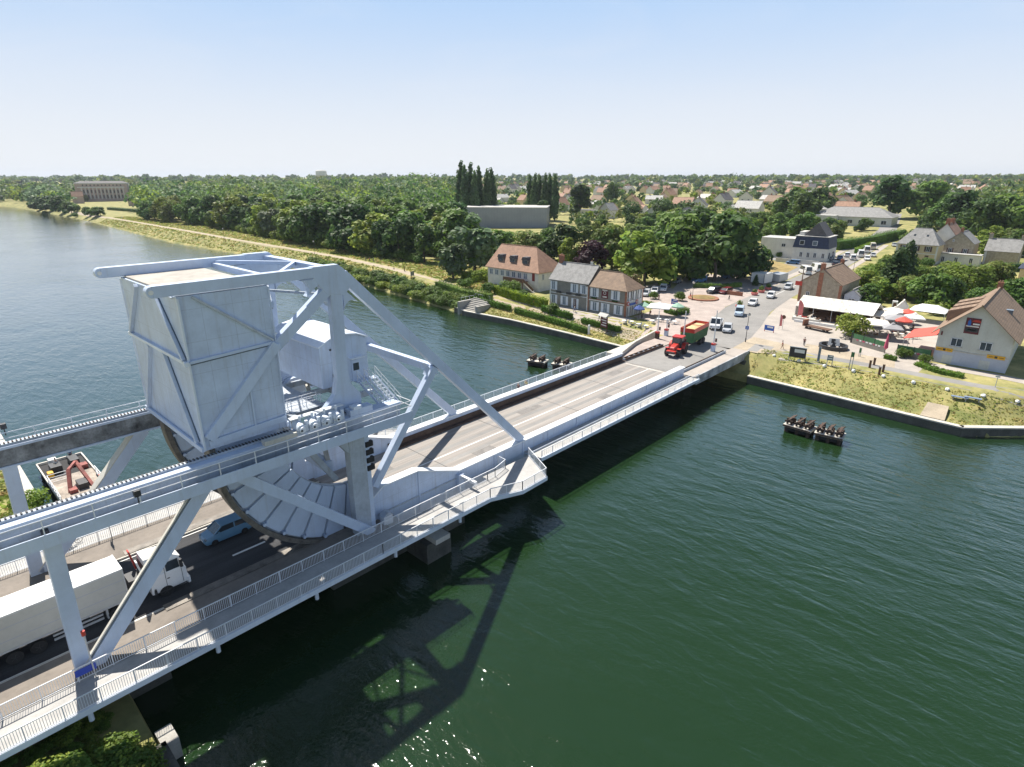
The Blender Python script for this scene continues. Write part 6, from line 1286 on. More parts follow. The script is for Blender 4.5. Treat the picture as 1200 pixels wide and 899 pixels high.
for i, (px_, py_, lab) in enumerate(((1019, 431, 'rusty bollard, leftmost of four by the towpath'), (1024, 428, 'tall rusty bollard, second of four by the towpath'), (1030, 439, 'rusty bollard nearest the water of four by the towpath'), (1034.5, 436, 'rusty bollard, rightmost of four by the towpath'))):
    p = G(px_, py_); r = thing('bollard', lab, 'bollard', p); b = MB(); b.box(-.16, -.16, -.1, .16, .16, 1.25, 'wood_brown'); b.box(-.19, -.19, 1.25, .19, .19, 1.34, 'rust_brown'); b.build('shaft', r, local=True)
# old gun in its pit
p = G(976, 408); r = thing('field_gun', 'old field gun with splinter shield in a dark ring beside the towpath', 'gun', p, R(200)); b = MB()
n = 20
for i in range(n): a, c = 2 * math.pi * i / n, 2 * math.pi * (i + 1) / n; b.mesh([(2.6 * math.cos(a), 2.6 * math.sin(a), -.1), (2.6 * math.cos(c), 2.6 * math.sin(c), -.1), (2.6 * math.cos(c), 2.6 * math.sin(c), .75), (2.6 * math.cos(a), 2.6 * math.sin(a), .75), (2.2 * math.cos(a), 2.2 * math.sin(a), -.1), (2.2 * math.cos(c), 2.2 * math.sin(c), -.1), (2.2 * math.cos(c), 2.2 * math.sin(c), .75), (2.2 * math.cos(a), 2.2 * math.sin(a), .75)], [(0, 1, 2, 3), (7, 6, 5, 4), (3, 2, 6, 7)], 'dark_plastic')
b.build('gun_pit', r, local=True)
b = MB(); b.tube((-.9, 0, 1.35), (2.8, 0, 1.75), .1, 'dark_plastic', 10, .07); b.tube((2.8, 0, 1.75), (3.1, 0, 1.78), .11, 'dark_plastic', 10); b.build('barrel', r, local=True)
b = MB(); b.mesh([(.3, -1.1, .6), (.3, 1.1, .6), (.15, .9, 2.0), (.15, -.9, 2.0), (.36, -1.1, .6), (.36, 1.1, .6), (.21, .9, 2.0), (.21, -.9, 2.0)], [(0, 1, 2, 3), (7, 6, 5, 4), (2, 3, 7, 6), (0, 3, 7, 4), (1, 5, 6, 2)], 'paint_white'); b.box(.12, -.5, 1.0, .31, .2, 1.9, 'dark_plastic'); b.build('shield', r, local=True)
b = MB(); b.lathe([(.6, -.1), (.5, .6), (.35, 1.2)], (0, 0, 0), 'dark_plastic', 10); b.build('mount', r, local=True)
for y in (-1.1, 1.1): wheel(r, -.2, y, .5, .2)
p = G(957, 387); r = thing('flat_cart', 'low rusty flat cart on the plaza in front of the white tent', 'cart', p, R(75)); b = MB(); b.box(-3, -.9, .55, 3, .9, .75, 'wood_brown'); b.box(2.7, -.9, .75, 3, .9, 1.9, 'brick'); b.build('platform', r, local=True)
for x in (-2, 2):
    for y in (-.75, .75): wheel(r, x, y, .32, .2)

# ================================================================== terraces
def parasol(label, px_, py_, w, mat, H=2.7, sq=True, closed=False, group=None):
    p = G(px_, py_); r = thing('parasol', label, 'parasol', p, R(20)); b = MB(); b.tube((0, 0, 0), (0, 0, H + .5), .04, 'wood_brown', 6); b.lathe([(.35, 0), (.3, .1)], (0, 0, 0), 'concrete', 10); b.build('pole', r, local=True); b = MB()
    if closed: b.lathe([(.06, .9), (.38, 1.3), (.3, 2.2), (.05, H + .6)], (0, 0, 0), mat, 10)
    else:
        n = 4 if sq else 8; k = w / 2 * (1.414 if sq else 1.08); o = math.pi / 4; rim = [(k * math.cos(o + 2 * math.pi * i / n), k * math.sin(o + 2 * math.pi * i / n), H - .1) for i in range(n)]; top = (0, 0, H + .75); low = [(x, y, z - .25) for x, y, z in rim]; v = rim + low + [top, (0, 0, H + .7)]
        f = [(i, (i + 1) % n, 2 * n) for i in range(n)] + [((i + 1) % n, i, 2 * n + 1) for i in range(n)] + [(i, i + n, (i + 1) % n + n, (i + 1) % n) for i in range(n)]; b.mesh(v, f, mat)
        if sq: b.mesh([(.35 * x / k * 1.4, .35 * y / k * 1.4, H + .72) for x, y, z in rim] + [(0, 0, H + 1.0)], [(i, (i + 1) % 4, 4) for i in range(4)], mat)
    b.build('canopy', r, local=True)
pm('canvas_green', (.30, .48, .36), .8, .1, 1); pm('flag_magenta', (.55, .09, .16), .8, .1, 1)
parasol('big white square parasol over the cafe terrace', 772, 371, 5.4, 'canvas_white'); parasol('pale green parasol left of the big white cafe parasol', 754, 370, 3.0, 'canvas_green', sq=False); parasol('pale green parasol right of the big white cafe parasol', 793, 371, 3.0, 'canvas_green', sq=False); parasol('blue parasol next to the cafe end wall', 748, 374, 2.6, 'cloth_blue', sq=False)
parasol('large cream square parasol at the front of the restaurant terrace', 1021, 391.5, 6.0, 'canvas_cream'); parasol('large cream square parasol behind the front cream one', 1034, 381, 6.0, 'canvas_cream'); parasol('grey parasol in the middle of the restaurant terrace', 1049, 386, 5.2, 'canvas_grey'); parasol('red parasol behind the grey one on the restaurant terrace', 1061, 379, 3.4, 'canvas_red', sq=False); parasol('red parasol right of the grey one on the restaurant terrace', 1056, 389, 3.4, 'canvas_red', sq=False)
parasol('small cream parasol at the back of the restaurant terrace', 1046, 377, 4.4, 'canvas_cream'); parasol('white parasol beside the red awning on the restaurant terrace', 1069, 385, 3.6, 'canvas_white'); parasol('pale grey parasol behind the green screen near the dark entrance', 1043, 398, 3.6, 'canvas_grey')
parasol('closed magenta parasol by the green screen', 1036.5, 415, 2, 'flag_magenta', 3.4, closed=True)
def table(label, px_, py_, n=4, grp='cafe tables', cloth='paint_white'):
    p = G(px_, py_); r = thing('terrace_table', label, 'table', p, R(15), grp); b = MB(); b.tube((0, 0, .7), (0, 0, .75), .55, cloth, 14); b.build('tabletop', r, local=True); b = MB(); b.tube((0, 0, 0), (0, 0, .7), .05, 'galv', 6); b.tube((0, 0, 0), (0, 0, .04), .3, 'galv', 10); b.build('leg', r, local=True)
def chair(label, x, y, z, rz, grp, mat):
    r = thing('terrace_chair', label, 'chair', (x, y, z), rz, grp); b = MB(); b.box(-.22, -.22, .42, .22, .22, .47, mat); b.build('seat', r, local=True); b = MB(); b.box(-.24, -.22, .47, -.2, .22, .9, mat); b.build('backrest', r, local=True)
    for x_ in (-.2, .2):
        for y_ in (-.2, .2): b = MB(); b.tube((x_, y_, 0), (x_, y_, .42), .02, mat, 5); b.build('leg', r, local=True)
for i, (px_, py_) in enumerate(((731, 379), (740, 380), (748, 383), (757, 385), (764, 379), (772, 377), (781, 378), (790, 380))):
    table('round white table on the cafe terrace by the bridge', px_, py_); p = G(px_, py_)
    for k in range(3): a = k * 2.1 + i; chair('metal terrace chair at the cafe tables', p.x + .85 * math.cos(a), p.y + .85 * math.sin(a), p.z, a + math.pi, 'chairs on the cafe terrace', 'galv')
for i, (px_, py_) in enumerate(((1022, 393), (1032, 392), (1047, 394), (1056, 395), (1064, 393), (1070, 397), (1077, 392), (1051, 378), (1066, 386))):
    table('pale table on the restaurant terrace behind the green screen', px_, py_, grp='restaurant terrace tables', cloth='canvas_cream'); p = G(px_, py_)
    for k in range(3): a = k * 2.1 + i; chair('pale terrace chair at the restaurant tables', p.x + .9 * math.cos(a), p.y + .9 * math.sin(a), p.z, a + math.pi, 'chairs on the restaurant terrace', 'canvas_cream' if i % 2 else 'wood_brown')
# terrace screen
def screen(label, a, b_, gap=False):
    a = Vector((a[0], a[1], 0)); c = Vector((b_[0], b_[1], 0)); r = thing('terrace_screen', label, 'fence', (a + c) / 2); d = (c - a).normalized()
    k = MB(); k.bar(a + UPZ * .55, c + UPZ * .55, .16, 1.2, 'render_dark'); k.build('base_panel', r); k = MB(); k.bar(a + UPZ * 1.65, c + UPZ * 1.65, .08, .9, 'green_paint'); k.build('green_panel', r)
    L = (c - a).length; k = MB(); s = 1.0
    nrm = Vector((d.y, -d.x, 0)); nrm = nrm if nrm.x < 0 else -nrm
    while s < L - 1.2:
        w_ = random.uniform(.25, .6); k.bar(a + d * s + nrm * .1 + UPZ * 1.02, a + d * (s + w_) + nrm * .1 + UPZ * 1.02, .02, .26, random.choice(['paint_white', 'flag_magenta', 'paint_white'])); s += w_ + random.uniform(.15, .35)
    k.build('lettering', r)
    n = int(L / 2.2)
    for i in range(n + 1): q = a + d * (L * i / n); k = MB(); k.box(q.x - .06, q.y - .06, 0, q.x + .06, q.y + .06, 2.2, 'dark_plastic'); k.build('post', r)
screen('green and grey terrace screen from the plaza to the dark entrance', (132.6, 29.4), (129.3, 22.8)); screen('green and grey terrace screen between the dark entrance and the restaurant', (128.9, 20.8), (128.6, 15.4))
screen('green side screen of the terrace running away from the plaza', (133.0, 29.8), (144, 31.4))
r = thing('tent', 'long white canvas tent on posts along the plaza, open front', 'tent', (155, 39, 0)); k = MB(); ys_ = (30.2, 46.6)
k.mesh([(149, ys_[0], 2.9), (149, ys_[1], 2.9), (154, ys_[1], 4.8), (154, ys_[0], 4.8), (159, ys_[0], 2.9), (159, ys_[1], 2.9)] + [(149, ys_[0], 2.8), (149, ys_[1], 2.8), (154, ys_[1], 4.7), (154, ys_[0], 4.7), (159, ys_[0], 2.8), (159, ys_[1], 2.8)], [(0, 1, 2, 3), (3, 2, 5, 4), (9, 8, 7, 6), (10, 11, 8, 9), (0, 6, 7, 1), (4, 5, 11, 10), (0, 3, 9, 6), (3, 4, 10, 9), (1, 7, 8, 2), (2, 8, 11, 5)], 'canvas_mottled'); k.build('canopy', r)
k = MB(); k.mesh([(148.9, 29.9, 2.95), (148.9, 34.5, 2.95), (154, 34.5, 4.9), (154, 29.9, 4.9), (159.1, 29.9, 2.95), (159.1, 34.5, 2.95)], [(0, 1, 2, 3), (3, 2, 5, 4)], 'canvas_white'); k.build('end_canopy', r)
for x in (149.1, 158.9):
    for y in (30.4, 34.4, 38.4, 42.4, 46.4): k = MB(); k.tube((x, y, 0), (x, y, 2.85), .06, 'galv', 6); k.build('post', r)
k = MB(); k.box(158.7, 30.3, 0, 158.8, 46.5, 2.8, 'wood_brown'); k.box(149.3, 46.3, 0, 158.7, 46.4, 2.8, 'canvas_cream'); k.build('back_wall', r)
k = MB(); k.box(151, 31, 0, 157, 43, .9, 'wood_brown')
for i in range(7): k.box(150.2, 31 + i * 1.8, 0, 150.9, 32.2 + i * 1.8, .8, random.choice(['wood_brown', 'dark_plastic', 'timber_dark']))
k.build('counter', r)
r = thing('display_table', 'white covered tables piled with goods at the left of the tent front', 'table', (147, 43.5, 0)); k = MB(); k.box(146.2, 40, 0, 147.6, 46, .8, 'canvas_cream'); k.build('cloth', r)
k = MB()
for i in range(14): k.box(146.3 + random.random() * .8, 40.2 + i * .4, .8, 146.7 + random.random() * .8, 40.5 + i * .4, .95 + random.random() * .3, random.choice(['red_paint', 'canvas_white', 'wood_brown', 'canvas_cream']))
k.build('goods', r)
r = thing('kerb_wall', 'low white wall in front of the long tent', 'wall', (145, 39, 0)); k = MB(); k.box(144.6, 31.5, -.2, 145.0, 45, .55, 'paint_white'); k.build('wall', r)
p = G(1086, 376); r = thing('marquee', 'small white marquee roof behind the red awning', 'marquee', p); k = MB(); k.mesh([(-3, -3.6, 2.6), (-3, 3.6, 2.6), (3, 3.6, 2.6), (3, -3.6, 2.6), (0, -1.6, 3.9), (0, 1.6, 3.9)], [(0, 1, 5, 4), (2, 3, 4, 5), (3, 0, 4), (1, 2, 5), (3, 2, 1, 0)], 'canvas_white'); k.build('canopy', r, local=True)
for x in (-2.9, 2.9):
    for y in (-3.5, 3.5): k = MB(); k.tube((x, y, 0), (x, y, 2.6), .05, 'galv', 6); k.build('post', r, local=True)
p = G(1056, 369); r = thing('play_house', 'little white gabled play hut with dark round door', 'hut', p, R(10)); hbody(r, 1.6, 2.2, 2.0, 3.4, 'x', (0, 0), 'canvas_white', 'canvas_cream', .15, -.1); k = MB(); k.tube((-.02, 0, .75), (-.05, 0, .75), .6, 'blue_sign', 14); k.build('door', r, local=True)
p = G(1047, 364); r = thing('ice_box', 'upright white freezer with dark picture beside the play hut', 'freezer', p, R(10)); k = MB(); k.box(0, -.6, 0, .9, .6, 2.4, 'canvas_white'); k.build('case', r, local=True, bevel=.05); k = MB(); k.box(-.03, -.35, .7, -.002, .35, 2.0, 'wood_brown'); k.build('door', r, local=True)
p = G(887, 333); r = thing('container', 'white box trailer under the trees by the car park', 'container', p, R(-5)); k = MB(); k.box(0, -2.2, .4, 5.5, 2.2, 3.4, 'paint_white'); k.build('box', r, local=True, bevel=.03); k = MB(); k.box(-.05, -2.25, .5, -.005, -1.9, 3.3, 'galv'); k.box(.5, -1.5, -.1, 5, 1.5, .4, 'dark_plastic'); k.build('corner_post', r, local=True)
p = G(906, 331); r = thing('container', 'grey box trailer right of the white one', 'container', p, R(-5)); k = MB(); k.box(0, -1.9, .3, 6, 1.9, 2.7, 'galv'); k.build('box', r, local=True, bevel=.03)
p = G(824, 350); r = thing('flower_bed', 'round brick edged flower bed with dry plants in the car park', 'flower bed', p); k = MB(); k.lathe([(4.2, -.2), (4.2, .35), (3.8, .38)], (0, 0, 0), 'brick', 20); k.build('edging', r, local=True); k = MB(); k.lathe([(3.78, .2), (3.0, .5), (.3, .8)], (0, 0, 0), 'grass_dry', 20); k.build('soil', r, local=True)
for px_, py_, rz, kind, paint, lab in ((836, 343.5, 170, 'mpv', 'car_dark', 'black off road car parked behind the flower bed'), (850, 344, 175, 'estate', 'car_maroon', 'dark red estate car parked right of the black off road car')): p = Gc(px_, py_); car('car', lab, 'car', p, R(rz), paint, kind)
r = thing('brick_wall', 'low brick wall beside the parked dark red car', 'wall', G(860, 346)); p = G(860, 346); k = MB(); k.box(p.x - .2, p.y - 2.5, -.1, p.x + .2, p.y + 2.5, 1.1, 'brick'); k.build('wall', r)
# steps down to the water on the cafe side
r = thing('quay_steps', 'concrete boat steps with handrail at the end of the bushes by the canal', 'steps', (112, 120, -2)); k = MB()
for i in range(9): k.box(109.6 + i * .62, 116.5, -4.5, 110.24 + i * .62, 123, -3.3 + i * .36, 'concrete')
k.box(109.2, 115.8, -4.5, 115.3, 116.5, -1.3, 'concrete'); k.box(109.2, 123, -4.5, 115.3, 123.7, -.9, 'concrete'); k.build('flight', r); k = MB(); railing(k, [(110.3, 123.35, -.9), (115.2, 123.35, -.9)], 1.0, 1.5, 0); railing(k, [(115.4, 123, -.4), (115.4, 117, -.4)], 1.0, 1.5, 0); k.build('railing', r)
r = thing('concrete_ramp', 'small concrete ramp set in the dry grass slope on the right', 'ramp', (108, 10.5, -2)); k = MB(); k.mesh([(105.8, 9.0, -2.98), (105.9, 12.2, -2.98), (109.5, 12.0, -1.75), (109.4, 9.2, -1.75), (105.8, 9.0, -3.6), (105.9, 12.2, -3.6), (109.5, 12.0, -3.0), (109.4, 9.2, -3.0)], [(0, 1, 2, 3), (0, 4, 5, 1), (1, 5, 6, 2), (2, 6, 7, 3), (3, 7, 4, 0)], 'sand'); k.build('slab', r)
# signals, litter and plants at the gantry foot
r = thing('signal_post', 'red lamp on a thin post by the gantry foot', 'signal', (3.5, 42.0, .02)); k = MB(); k.tube((0, 0, 0), (0, 0, 3.6), .05, 'galv', 6); k.build('post', r, local=True); k = MB(); k.tube((0, 0, 3.5), (0, 0, 3.85), .13, 'red_paint', 10); k.build('lamp', r, local=True)
r = thing('notice_panel', 'bright blue panel hung on the footway railing by the gantry foot', 'panel', (2.6, 42.2, 0)); k = MB(); k.box(2.5, 42.2, .5, 3.7, 42.25, 1.0, 'blue_paint'); k.build('sheet', r)
for i, (x, y, z, lab) in enumerate(((3.9, 60.4, 12.1, 'dark horn loudspeaker on the far gantry walkway'), (8.2, 41.9, 11.4, 'small dark floodlight on the railing of the near gantry'), (3.2, 43.0, 10.2, 'dark floodlight at the head of the near gantry leg'))):
    r = thing('floodlight', lab, 'floodlight', (x, y, z)); k = MB(); k.tube((0, 0, 0), (0, 0, .7), .05, 'dark_plastic', 6); k.box(-.2, -.2, .6, .2, .2, 1.05, 'dark_plastic'); k.build('housing', r, local=True, bevel=.04)
r = thing('traffic_sign', 'blue square sign on the far gantry railing above the cyclist', 'sign', (9.0, 60.0, 0)); k = MB(); k.tube((9.0, 60.0, 0), (9.0, 60.0, 3.2), .05, 'galv', 6); k.build('pole', r); k = MB(); k.box(8.95, 59.4, 2.0, 9.0, 60.5, 3.3, 'steel'); k.build('plate', r)
# ================================================================== trees
def leafpoly(mb, c, nrm, s, rg, mat):
    t = nrm.cross(Vector((rg.gauss(0, 1), rg.gauss(0, 1), rg.gauss(0, 1))))
    if t.length < 1e-3: return
    t.normalize(); u = nrm.cross(t); n = 5; a0 = rg.random() * 6.28; pts = []
    for i in range(n):
        a = a0 + 6.283 * i / n; k = s * rg.uniform(.55, 1.15); pts.append(c + t * (math.cos(a) * k) + u * (math.sin(a) * k * .75) + nrm * rg.uniform(-.25, .25) * s)
    mb.poly(pts, mat)
def crown_points(rg, kind, n):
    """unit-height crown: points and outward normals"""
    lobes = []
    if kind == 'broad':
        for i in range(15):
            a = rg.random() * 6.28; zz = rg.random(); rr = .33 * math.sqrt(max(.06, 1 - (zz * 1.5 - .6) ** 2 * .9)); lobes.append((Vector((rr * math.cos(a), rr * math.sin(a), .20 + .62 * zz)), rg.uniform(.13, .2)))
        lobes.append((Vector((0, 0, .55)), .27)); lobes.append((Vector((rg.uniform(-.08, .08), 0, .84)), .15))
    elif kind == 'tall':
        for i in range(14):
            a = rg.random() * 6.28; zz = rg.random(); rr = .19 * math.sqrt(max(.08, 1 - (zz * 1.7 - .75) ** 2)); lobes.append((Vector((rr * math.cos(a), rr * math.sin(a), .2 + .66 * zz)), rg.uniform(.09, .15)))
        lobes.append((Vector((0, 0, .5)), .2)); lobes.append((Vector((0, 0, .88)), .1))
    elif kind == 'poplar':
        for i in range(16): z = .12 + .82 * i / 15; r_ = .085 * math.sin(math.pi * min(1, (z + .05) ** .8)) + .022; lobes.append((Vector((rg.uniform(-.03, .03), rg.uniform(-.03, .03), z)), r_ + .02))
    elif kind == 'conifer':
        for i in range(26):
            z = .12 + .84 * (i / 25); r_ = .25 * (1 - z) ** .8 + .02; a = i * 2.4; lobes.append((Vector((r_ * .65 * math.cos(a), r_ * .65 * math.sin(a), z)), .05 + r_ * .45))
    elif kind == 'round':
        lobes = [(Vector((0, 0, .58)), .38)] + [(Vector((.24 * math.cos(i), .24 * math.sin(i), .42 + .3 * rg.random())), .18) for i in range(8)]
    elif kind == 'bush':
        for i in range(11): a = rg.random() * 6.28; rr = .42 * math.sqrt(rg.random()); lobes.append((Vector((rr * math.cos(a), rr * math.sin(a), .3 + .35 * rg.random() * (1 - rr))), rg.uniform(.2, .34)))
    elif kind == 'willow':
        for i in range(14): a = rg.random() * 6.28; rr = .4 * math.sqrt(rg.random()); lobes.append((Vector((rr * math.cos(a), rr * math.sin(a), .62 - rr * .5 + .15 * rg.random())), rg.uniform(.15, .22)))
    tot = sum(r ** 2 for _, r in lobes); out = []
    for c, r in lobes:
        for _ in range(int(n * r * r / tot)):
            d = Vector((rg.gauss(0, 1), rg.gauss(0, 1), rg.gauss(0, 1) + .25)).normalized()
            k = r * (rg.uniform(.72, 1.08) if rg.random() < .85 else rg.uniform(.3, .8)); p = c + d * k
            if kind == 'willow' and rg.random() < .6: p.z -= rg.random() * .35
            if p.z < .03: continue
            out.append((p, (d + Vector((rg.gauss(0, .33), rg.gauss(0, .33), rg.gauss(0, .33) + .3))).normalized()))
    return out
def tree_proto(name, kind, mats, n, fs, H, label, cat, group, seed, trunk=True):
    rg = random.Random(seed); r = thing(name, label, cat, (0, 0, -80), 0, group)
    b = MB(); b.loose = True
    for p, d in crown_points(rg, kind, n): leafpoly(b, p * H, d, fs * rg.uniform(.7, 1.3), rg, rg.choices(mats, [4] + [1] * (len(mats) - 1))[0])
    b.build('crown' if trunk else 'foliage', r, local=True)
    t = MB(); h = .45 * H if kind not in ('bush',) else .25 * H
    bend = [Vector((0, 0, -1))] + [Vector((rg.uniform(-.02, .02) * H, rg.uniform(-.02, .02) * H, h * i / 3)) for i in range(1, 4)]
    for i, (a, c) in enumerate(zip(bend, bend[1:])): t.tube(a, c, H * (.026 - .005 * i), 'bark', 8, H * (.021 - .005 * i))
    if kind in ('broad', 'tall', 'round', 'willow', 'bush'):
        for i in range(5): a = i * 1.256 + rg.random(); q = bend[2].lerp(bend[3], rg.random()); t.tube(q, q + Vector((math.cos(a) * .2 * H, math.sin(a) * .2 * H, .2 * H)), H * .011, 'bark', 6, H * .004)
    elif kind in ('poplar', 'conifer'): t.tube(bend[3], (0, 0, .9 * H), H * .011, 'bark', 6, H * .003)
    t.build('trunk' if trunk else 'stem', r, local=True); return r
PT = {}
def P_(key, *a, **k): PT[key] = tree_proto(*a, **k)
W_ = 'trees of the wood along the canal'
for i in range(3): P_('b%d' % i, 'broadleaf_tree', 'broad', ['leaf', 'leaf_dark'], 1900, .52, 10, 'mid green broad tree in the wood along the canal', 'tree', W_, 10 + i)
P_('d0', 'broadleaf_tree', 'broad', ['leaf_dark', 'leaf'], 1900, .52, 10, 'dark green broad tree in the wood along the canal', 'tree', 'dark trees of the wood along the canal', 21); P_('d1', 'broadleaf_tree', 'tall', ['leaf_dark', 'leaf'], 1700, .5, 10, 'dark upright tree in the wood along the canal', 'tree', 'dark upright trees of the wood', 22)
P_('l0', 'broadleaf_tree', 'broad', ['leaf_light', 'leaf'], 1900, .5, 10, 'light yellow green tree in the wood along the canal', 'tree', 'light green trees of the wood', 31); P_('o0', 'broadleaf_tree', 'broad', ['leaf_olive', 'leaf'], 1800, .5, 10, 'olive green tree in the wood along the canal', 'tree', 'olive trees of the wood', 32); P_('s0', 'broadleaf_tree', 'tall', ['leaf_blue', 'leaf'], 1700, .46, 10, 'silvery green tree in the wood along the canal', 'tree', 'silvery trees of the wood', 33)
P_('pop', 'poplar_tree', 'poplar', ['leaf_poplar', 'leaf_dark'], 1700, .3, 10, 'slim dark poplar', 'tree', 'poplars', 41); P_('con', 'conifer_tree', 'conifer', ['leaf_dark', 'leaf_poplar'], 1900, .36, 10, 'dark conifer', 'tree', 'conifers', 42)
P_('round', 'clipped_tree', 'round', ['leaf_dark', 'leaf'], 1700, .4, 10, 'round clipped tree', 'tree', 'round trees', 43); P_('pur', 'copper_tree', 'broad', ['leaf_purple'], 1700, .5, 10, 'purple copper tree', 'tree', None, 44); P_('wil', 'willow_tree', 'willow', ['leaf_light', 'leaf_olive'], 2400, .34, 10, 'weeping willow', 'tree', None, 45); P_('brn', 'bush', 'bush', ['leaf_brown', 'leaf_olive'], 1400, .5, 10, 'bush', 'bush', None, 46, trunk=False)
for i, m in enumerate((['leaf_bank', 'leaf'], ['leaf_light', 'leaf_bank'], ['leaf', 'leaf_dark'], ['dry_bush', 'grass_dry'])): P_('u%d' % i, 'bush', 'bush', m, 1300, .55, 10, 'bush', 'bush', None, 50 + i, trunk=False)
rt = random.Random(77); TREES = []
def put(key, x, y, H, wid=1.0, label=None, group=None, dz=0.0):
    TREES.append((x, y)); return dup(PT[key], (x, y, ground(x, y) + dz), rt.random() * 6.28, (H / 10 * wid, H / 10 * wid, H / 10), label, group)
def putt(key, px_, py_, top, wid=1.0, label=None, group=None):
    p = G(px_, py_); H = CAM_H + (208 - top) / 734 * p.dot(FX) - p.z; return put(key, p.x, p.y, H, wid * min(1, 14 / H + .35) if key != 'pop' else wid, label, group)
def putp(key, px_, py_, H, wid=1.0, label=None, group=None): p = G(px_, py_); return put(key, p.x, p.y, H, wid, label, group)
# big trees that can be told apart (photo foot pixel, height)
for key, px_, py_, H, wd, lab in (
    ('d0', 836, 330, 22, 1.15, 'biggest dark tree, crown above the back of the car park'), ('d0', 866, 326, 19, 1.0, 'big dark tree at the right end of the car park grove'), ('b0', 806, 326, 21, 1.1, 'tall mid green tree left of the biggest dark tree'), ('l0', 755, 334, 17, 1.25, 'light yellow green tree behind the cafe roof'), ('b1', 780, 330, 16, 1.1, 'mid green tree between the light tree and the dark grove'),
    ('d0', 815, 312, 22, 1.1, 'dark tree at the back of the car park grove, centre'), ('b2', 776, 312, 20, 1.1, 'mid green tree at the back of the car park grove, left'), ('b0', 852, 310, 20, 1.1, 'mid green tree at the back of the car park grove, right'), ('pur', 692, 322, 12, 1.1, 'purple leaved copper tree behind the grey slate roof'), ('l0', 667, 318, 12, .8, 'bright light green tree beside the purple tree'),
    ('o0', 717, 316, 16, 1.1, 'olive tree behind the purple copper tree'), ('d0', 655, 306, 15, 1.2, 'dark green tree behind the brown dormer roof'), ('b1', 640, 298, 11, 1.5, 'broad green tree just in front of the grey warehouse'), ('o0', 616, 300, 11, 1.5, 'olive green tree left of the brown dormer roof ridge'), ('s0', 556, 320, 21, 1.25, 'silver green tree at the near corner of the wood by the white house'), ('b0', 578, 308, 13, 1.5, 'full green tree behind the white house left end'),
    ('s0', 532, 327, 15, 1.1, 'pale silvery tree at the bend of the canal path'), ('b2', 590, 292, 8, 1.7, 'green tree below the left part of the warehouse wall'), ('d1', 636, 262, 16, 1.0, 'upright green tree at the right end of the warehouse'), ('b0', 690, 285, 9, 1.6, 'green tree below the low flat building by the warehouse'), ('o0', 715, 280, 8, 1.7, 'olive green tree in the middle wood right of the warehouse'),
    ('b1', 742, 292, 11, 1.6, 'green tree between the cafe wood and the far village, left'), ('l0', 760, 287, 9, 1.6, 'light green tree between the cafe wood and the far village'), ('round', 740, 262, 15, 1.1, 'round clipped dark tree left of the white gabled house'), ('round', 776, 262, 17, 1.05, 'round clipped dark tree right of the white gabled house'), ('brn', 740, 345, 7, .9, 'brown leaved tree close behind the cafe roof'),
    ('d1', 679, 256, 25, 1.1, 'tall dark green tree right of the warehouse among houses'), ('b0', 716, 236, 20, 1.0, 'green tree near the houses behind the low flat building'), ('b1', 940, 262, 20, 1.1, 'green tree left behind the navy house roof'), ('b0', 925, 258, 22, 1.1, 'large green tree behind the white wing'), ('d0', 960, 255, 21, 1.1, 'dark tree behind the domed hall'), ('b2', 934, 285, 14, .9, 'small street tree beside the white wing, right'), ('b0', 908, 282, 14, .9, 'small street tree beside the white wing, left'), ('d1', 1040, 256, 28, 1.3, 'tallest green tree behind the long hall roof'), ('b1', 1078, 256, 24, 1.3, 'broad tree right of the tallest hall tree'),
    ('b0', 1105, 268, 20, 1.2, 'green tree behind the orange roofed house, left'), ('d0', 1128, 272, 22, 1.2, 'dark tree behind the orange roofed house'), ('d0', 1152, 280, 20, 1.2, 'dark tree behind the windowless stone house, left'), ('b1', 1175, 280, 21, 1.25, 'green tree behind the windowless stone house, right'), ('d0', 1195, 275, 22, 1.2, 'dark tree at the right edge above the stone house'), ('b0', 1188, 300, 11, 1.2, 'small green tree at the right edge beside the rusty roof'),
    ('con', 1045, 345, 13, 1.3, 'dark conifer in the garden between the stone house and the yellow house'), ('con', 1060, 325, 12, 1.0, 'slim conifer in front of the yellow house'), ('b2', 1085, 362, 9, 1.3, 'dark garden tree left of the restaurant roof'), ('d0', 1104, 358, 8, 1.2, 'second dark garden tree touching the restaurant roof'), ('wil', 1128, 345, 11, 1.2, 'weeping light green willow below the creeper annexe'), ('o0', 1160, 338, 8.5, 1.3, 'olive garden tree right of the willow'), ('b0', 1192, 362, 8, 1.3, 'green tree at the right edge behind the restaurant roof'),
    ('l0', 1015, 345, 7, 1.5, 'light green garden tree right of the stone house'), ('l0', 1032, 352, 6, 1.4, 'yellow green shrub tree behind the tent'), ('b0', 1012, 358, 6, 1.5, 'green garden tree directly behind the tent roof'), ('o0', 1060, 352, 7, 1.4, 'olive shrub tree behind the play hut')): putp(key, px_, py_, H, wd, lab, '')
for k in ('x',): pass
for o in bpy.data.objects:
    if o.get('group') == '': del o['group']
POP = ((541, 262, 188), (546, 263, 193), (552, 262, 190), (557, 264, 199), (562, 262, 194), (571, 263, 197), (577, 262, 196), (621, 258, 203), (626, 259, 202), (632, 258, 203), (638, 259, 202), (644, 258, 202), (650, 259, 203))
for i, (a, c, h) in enumerate(POP): putt('pop', a, c, h, .68, 'slim tall poplar in the left clump standing over the warehouse' if i < 7 else 'dark poplar in the right clump standing over the warehouse', 'poplars of the left clump' if i < 7 else 'poplars of the right clump')
for a, c, h in ((378, 262, 22), (398, 262, 20), (365, 258, 19), (462, 258, 19), (470, 262, 17)): putp('con', a, c, h, 1.4, 'dark conifer rising out of the wood along the canal', 'conifers in the wood')
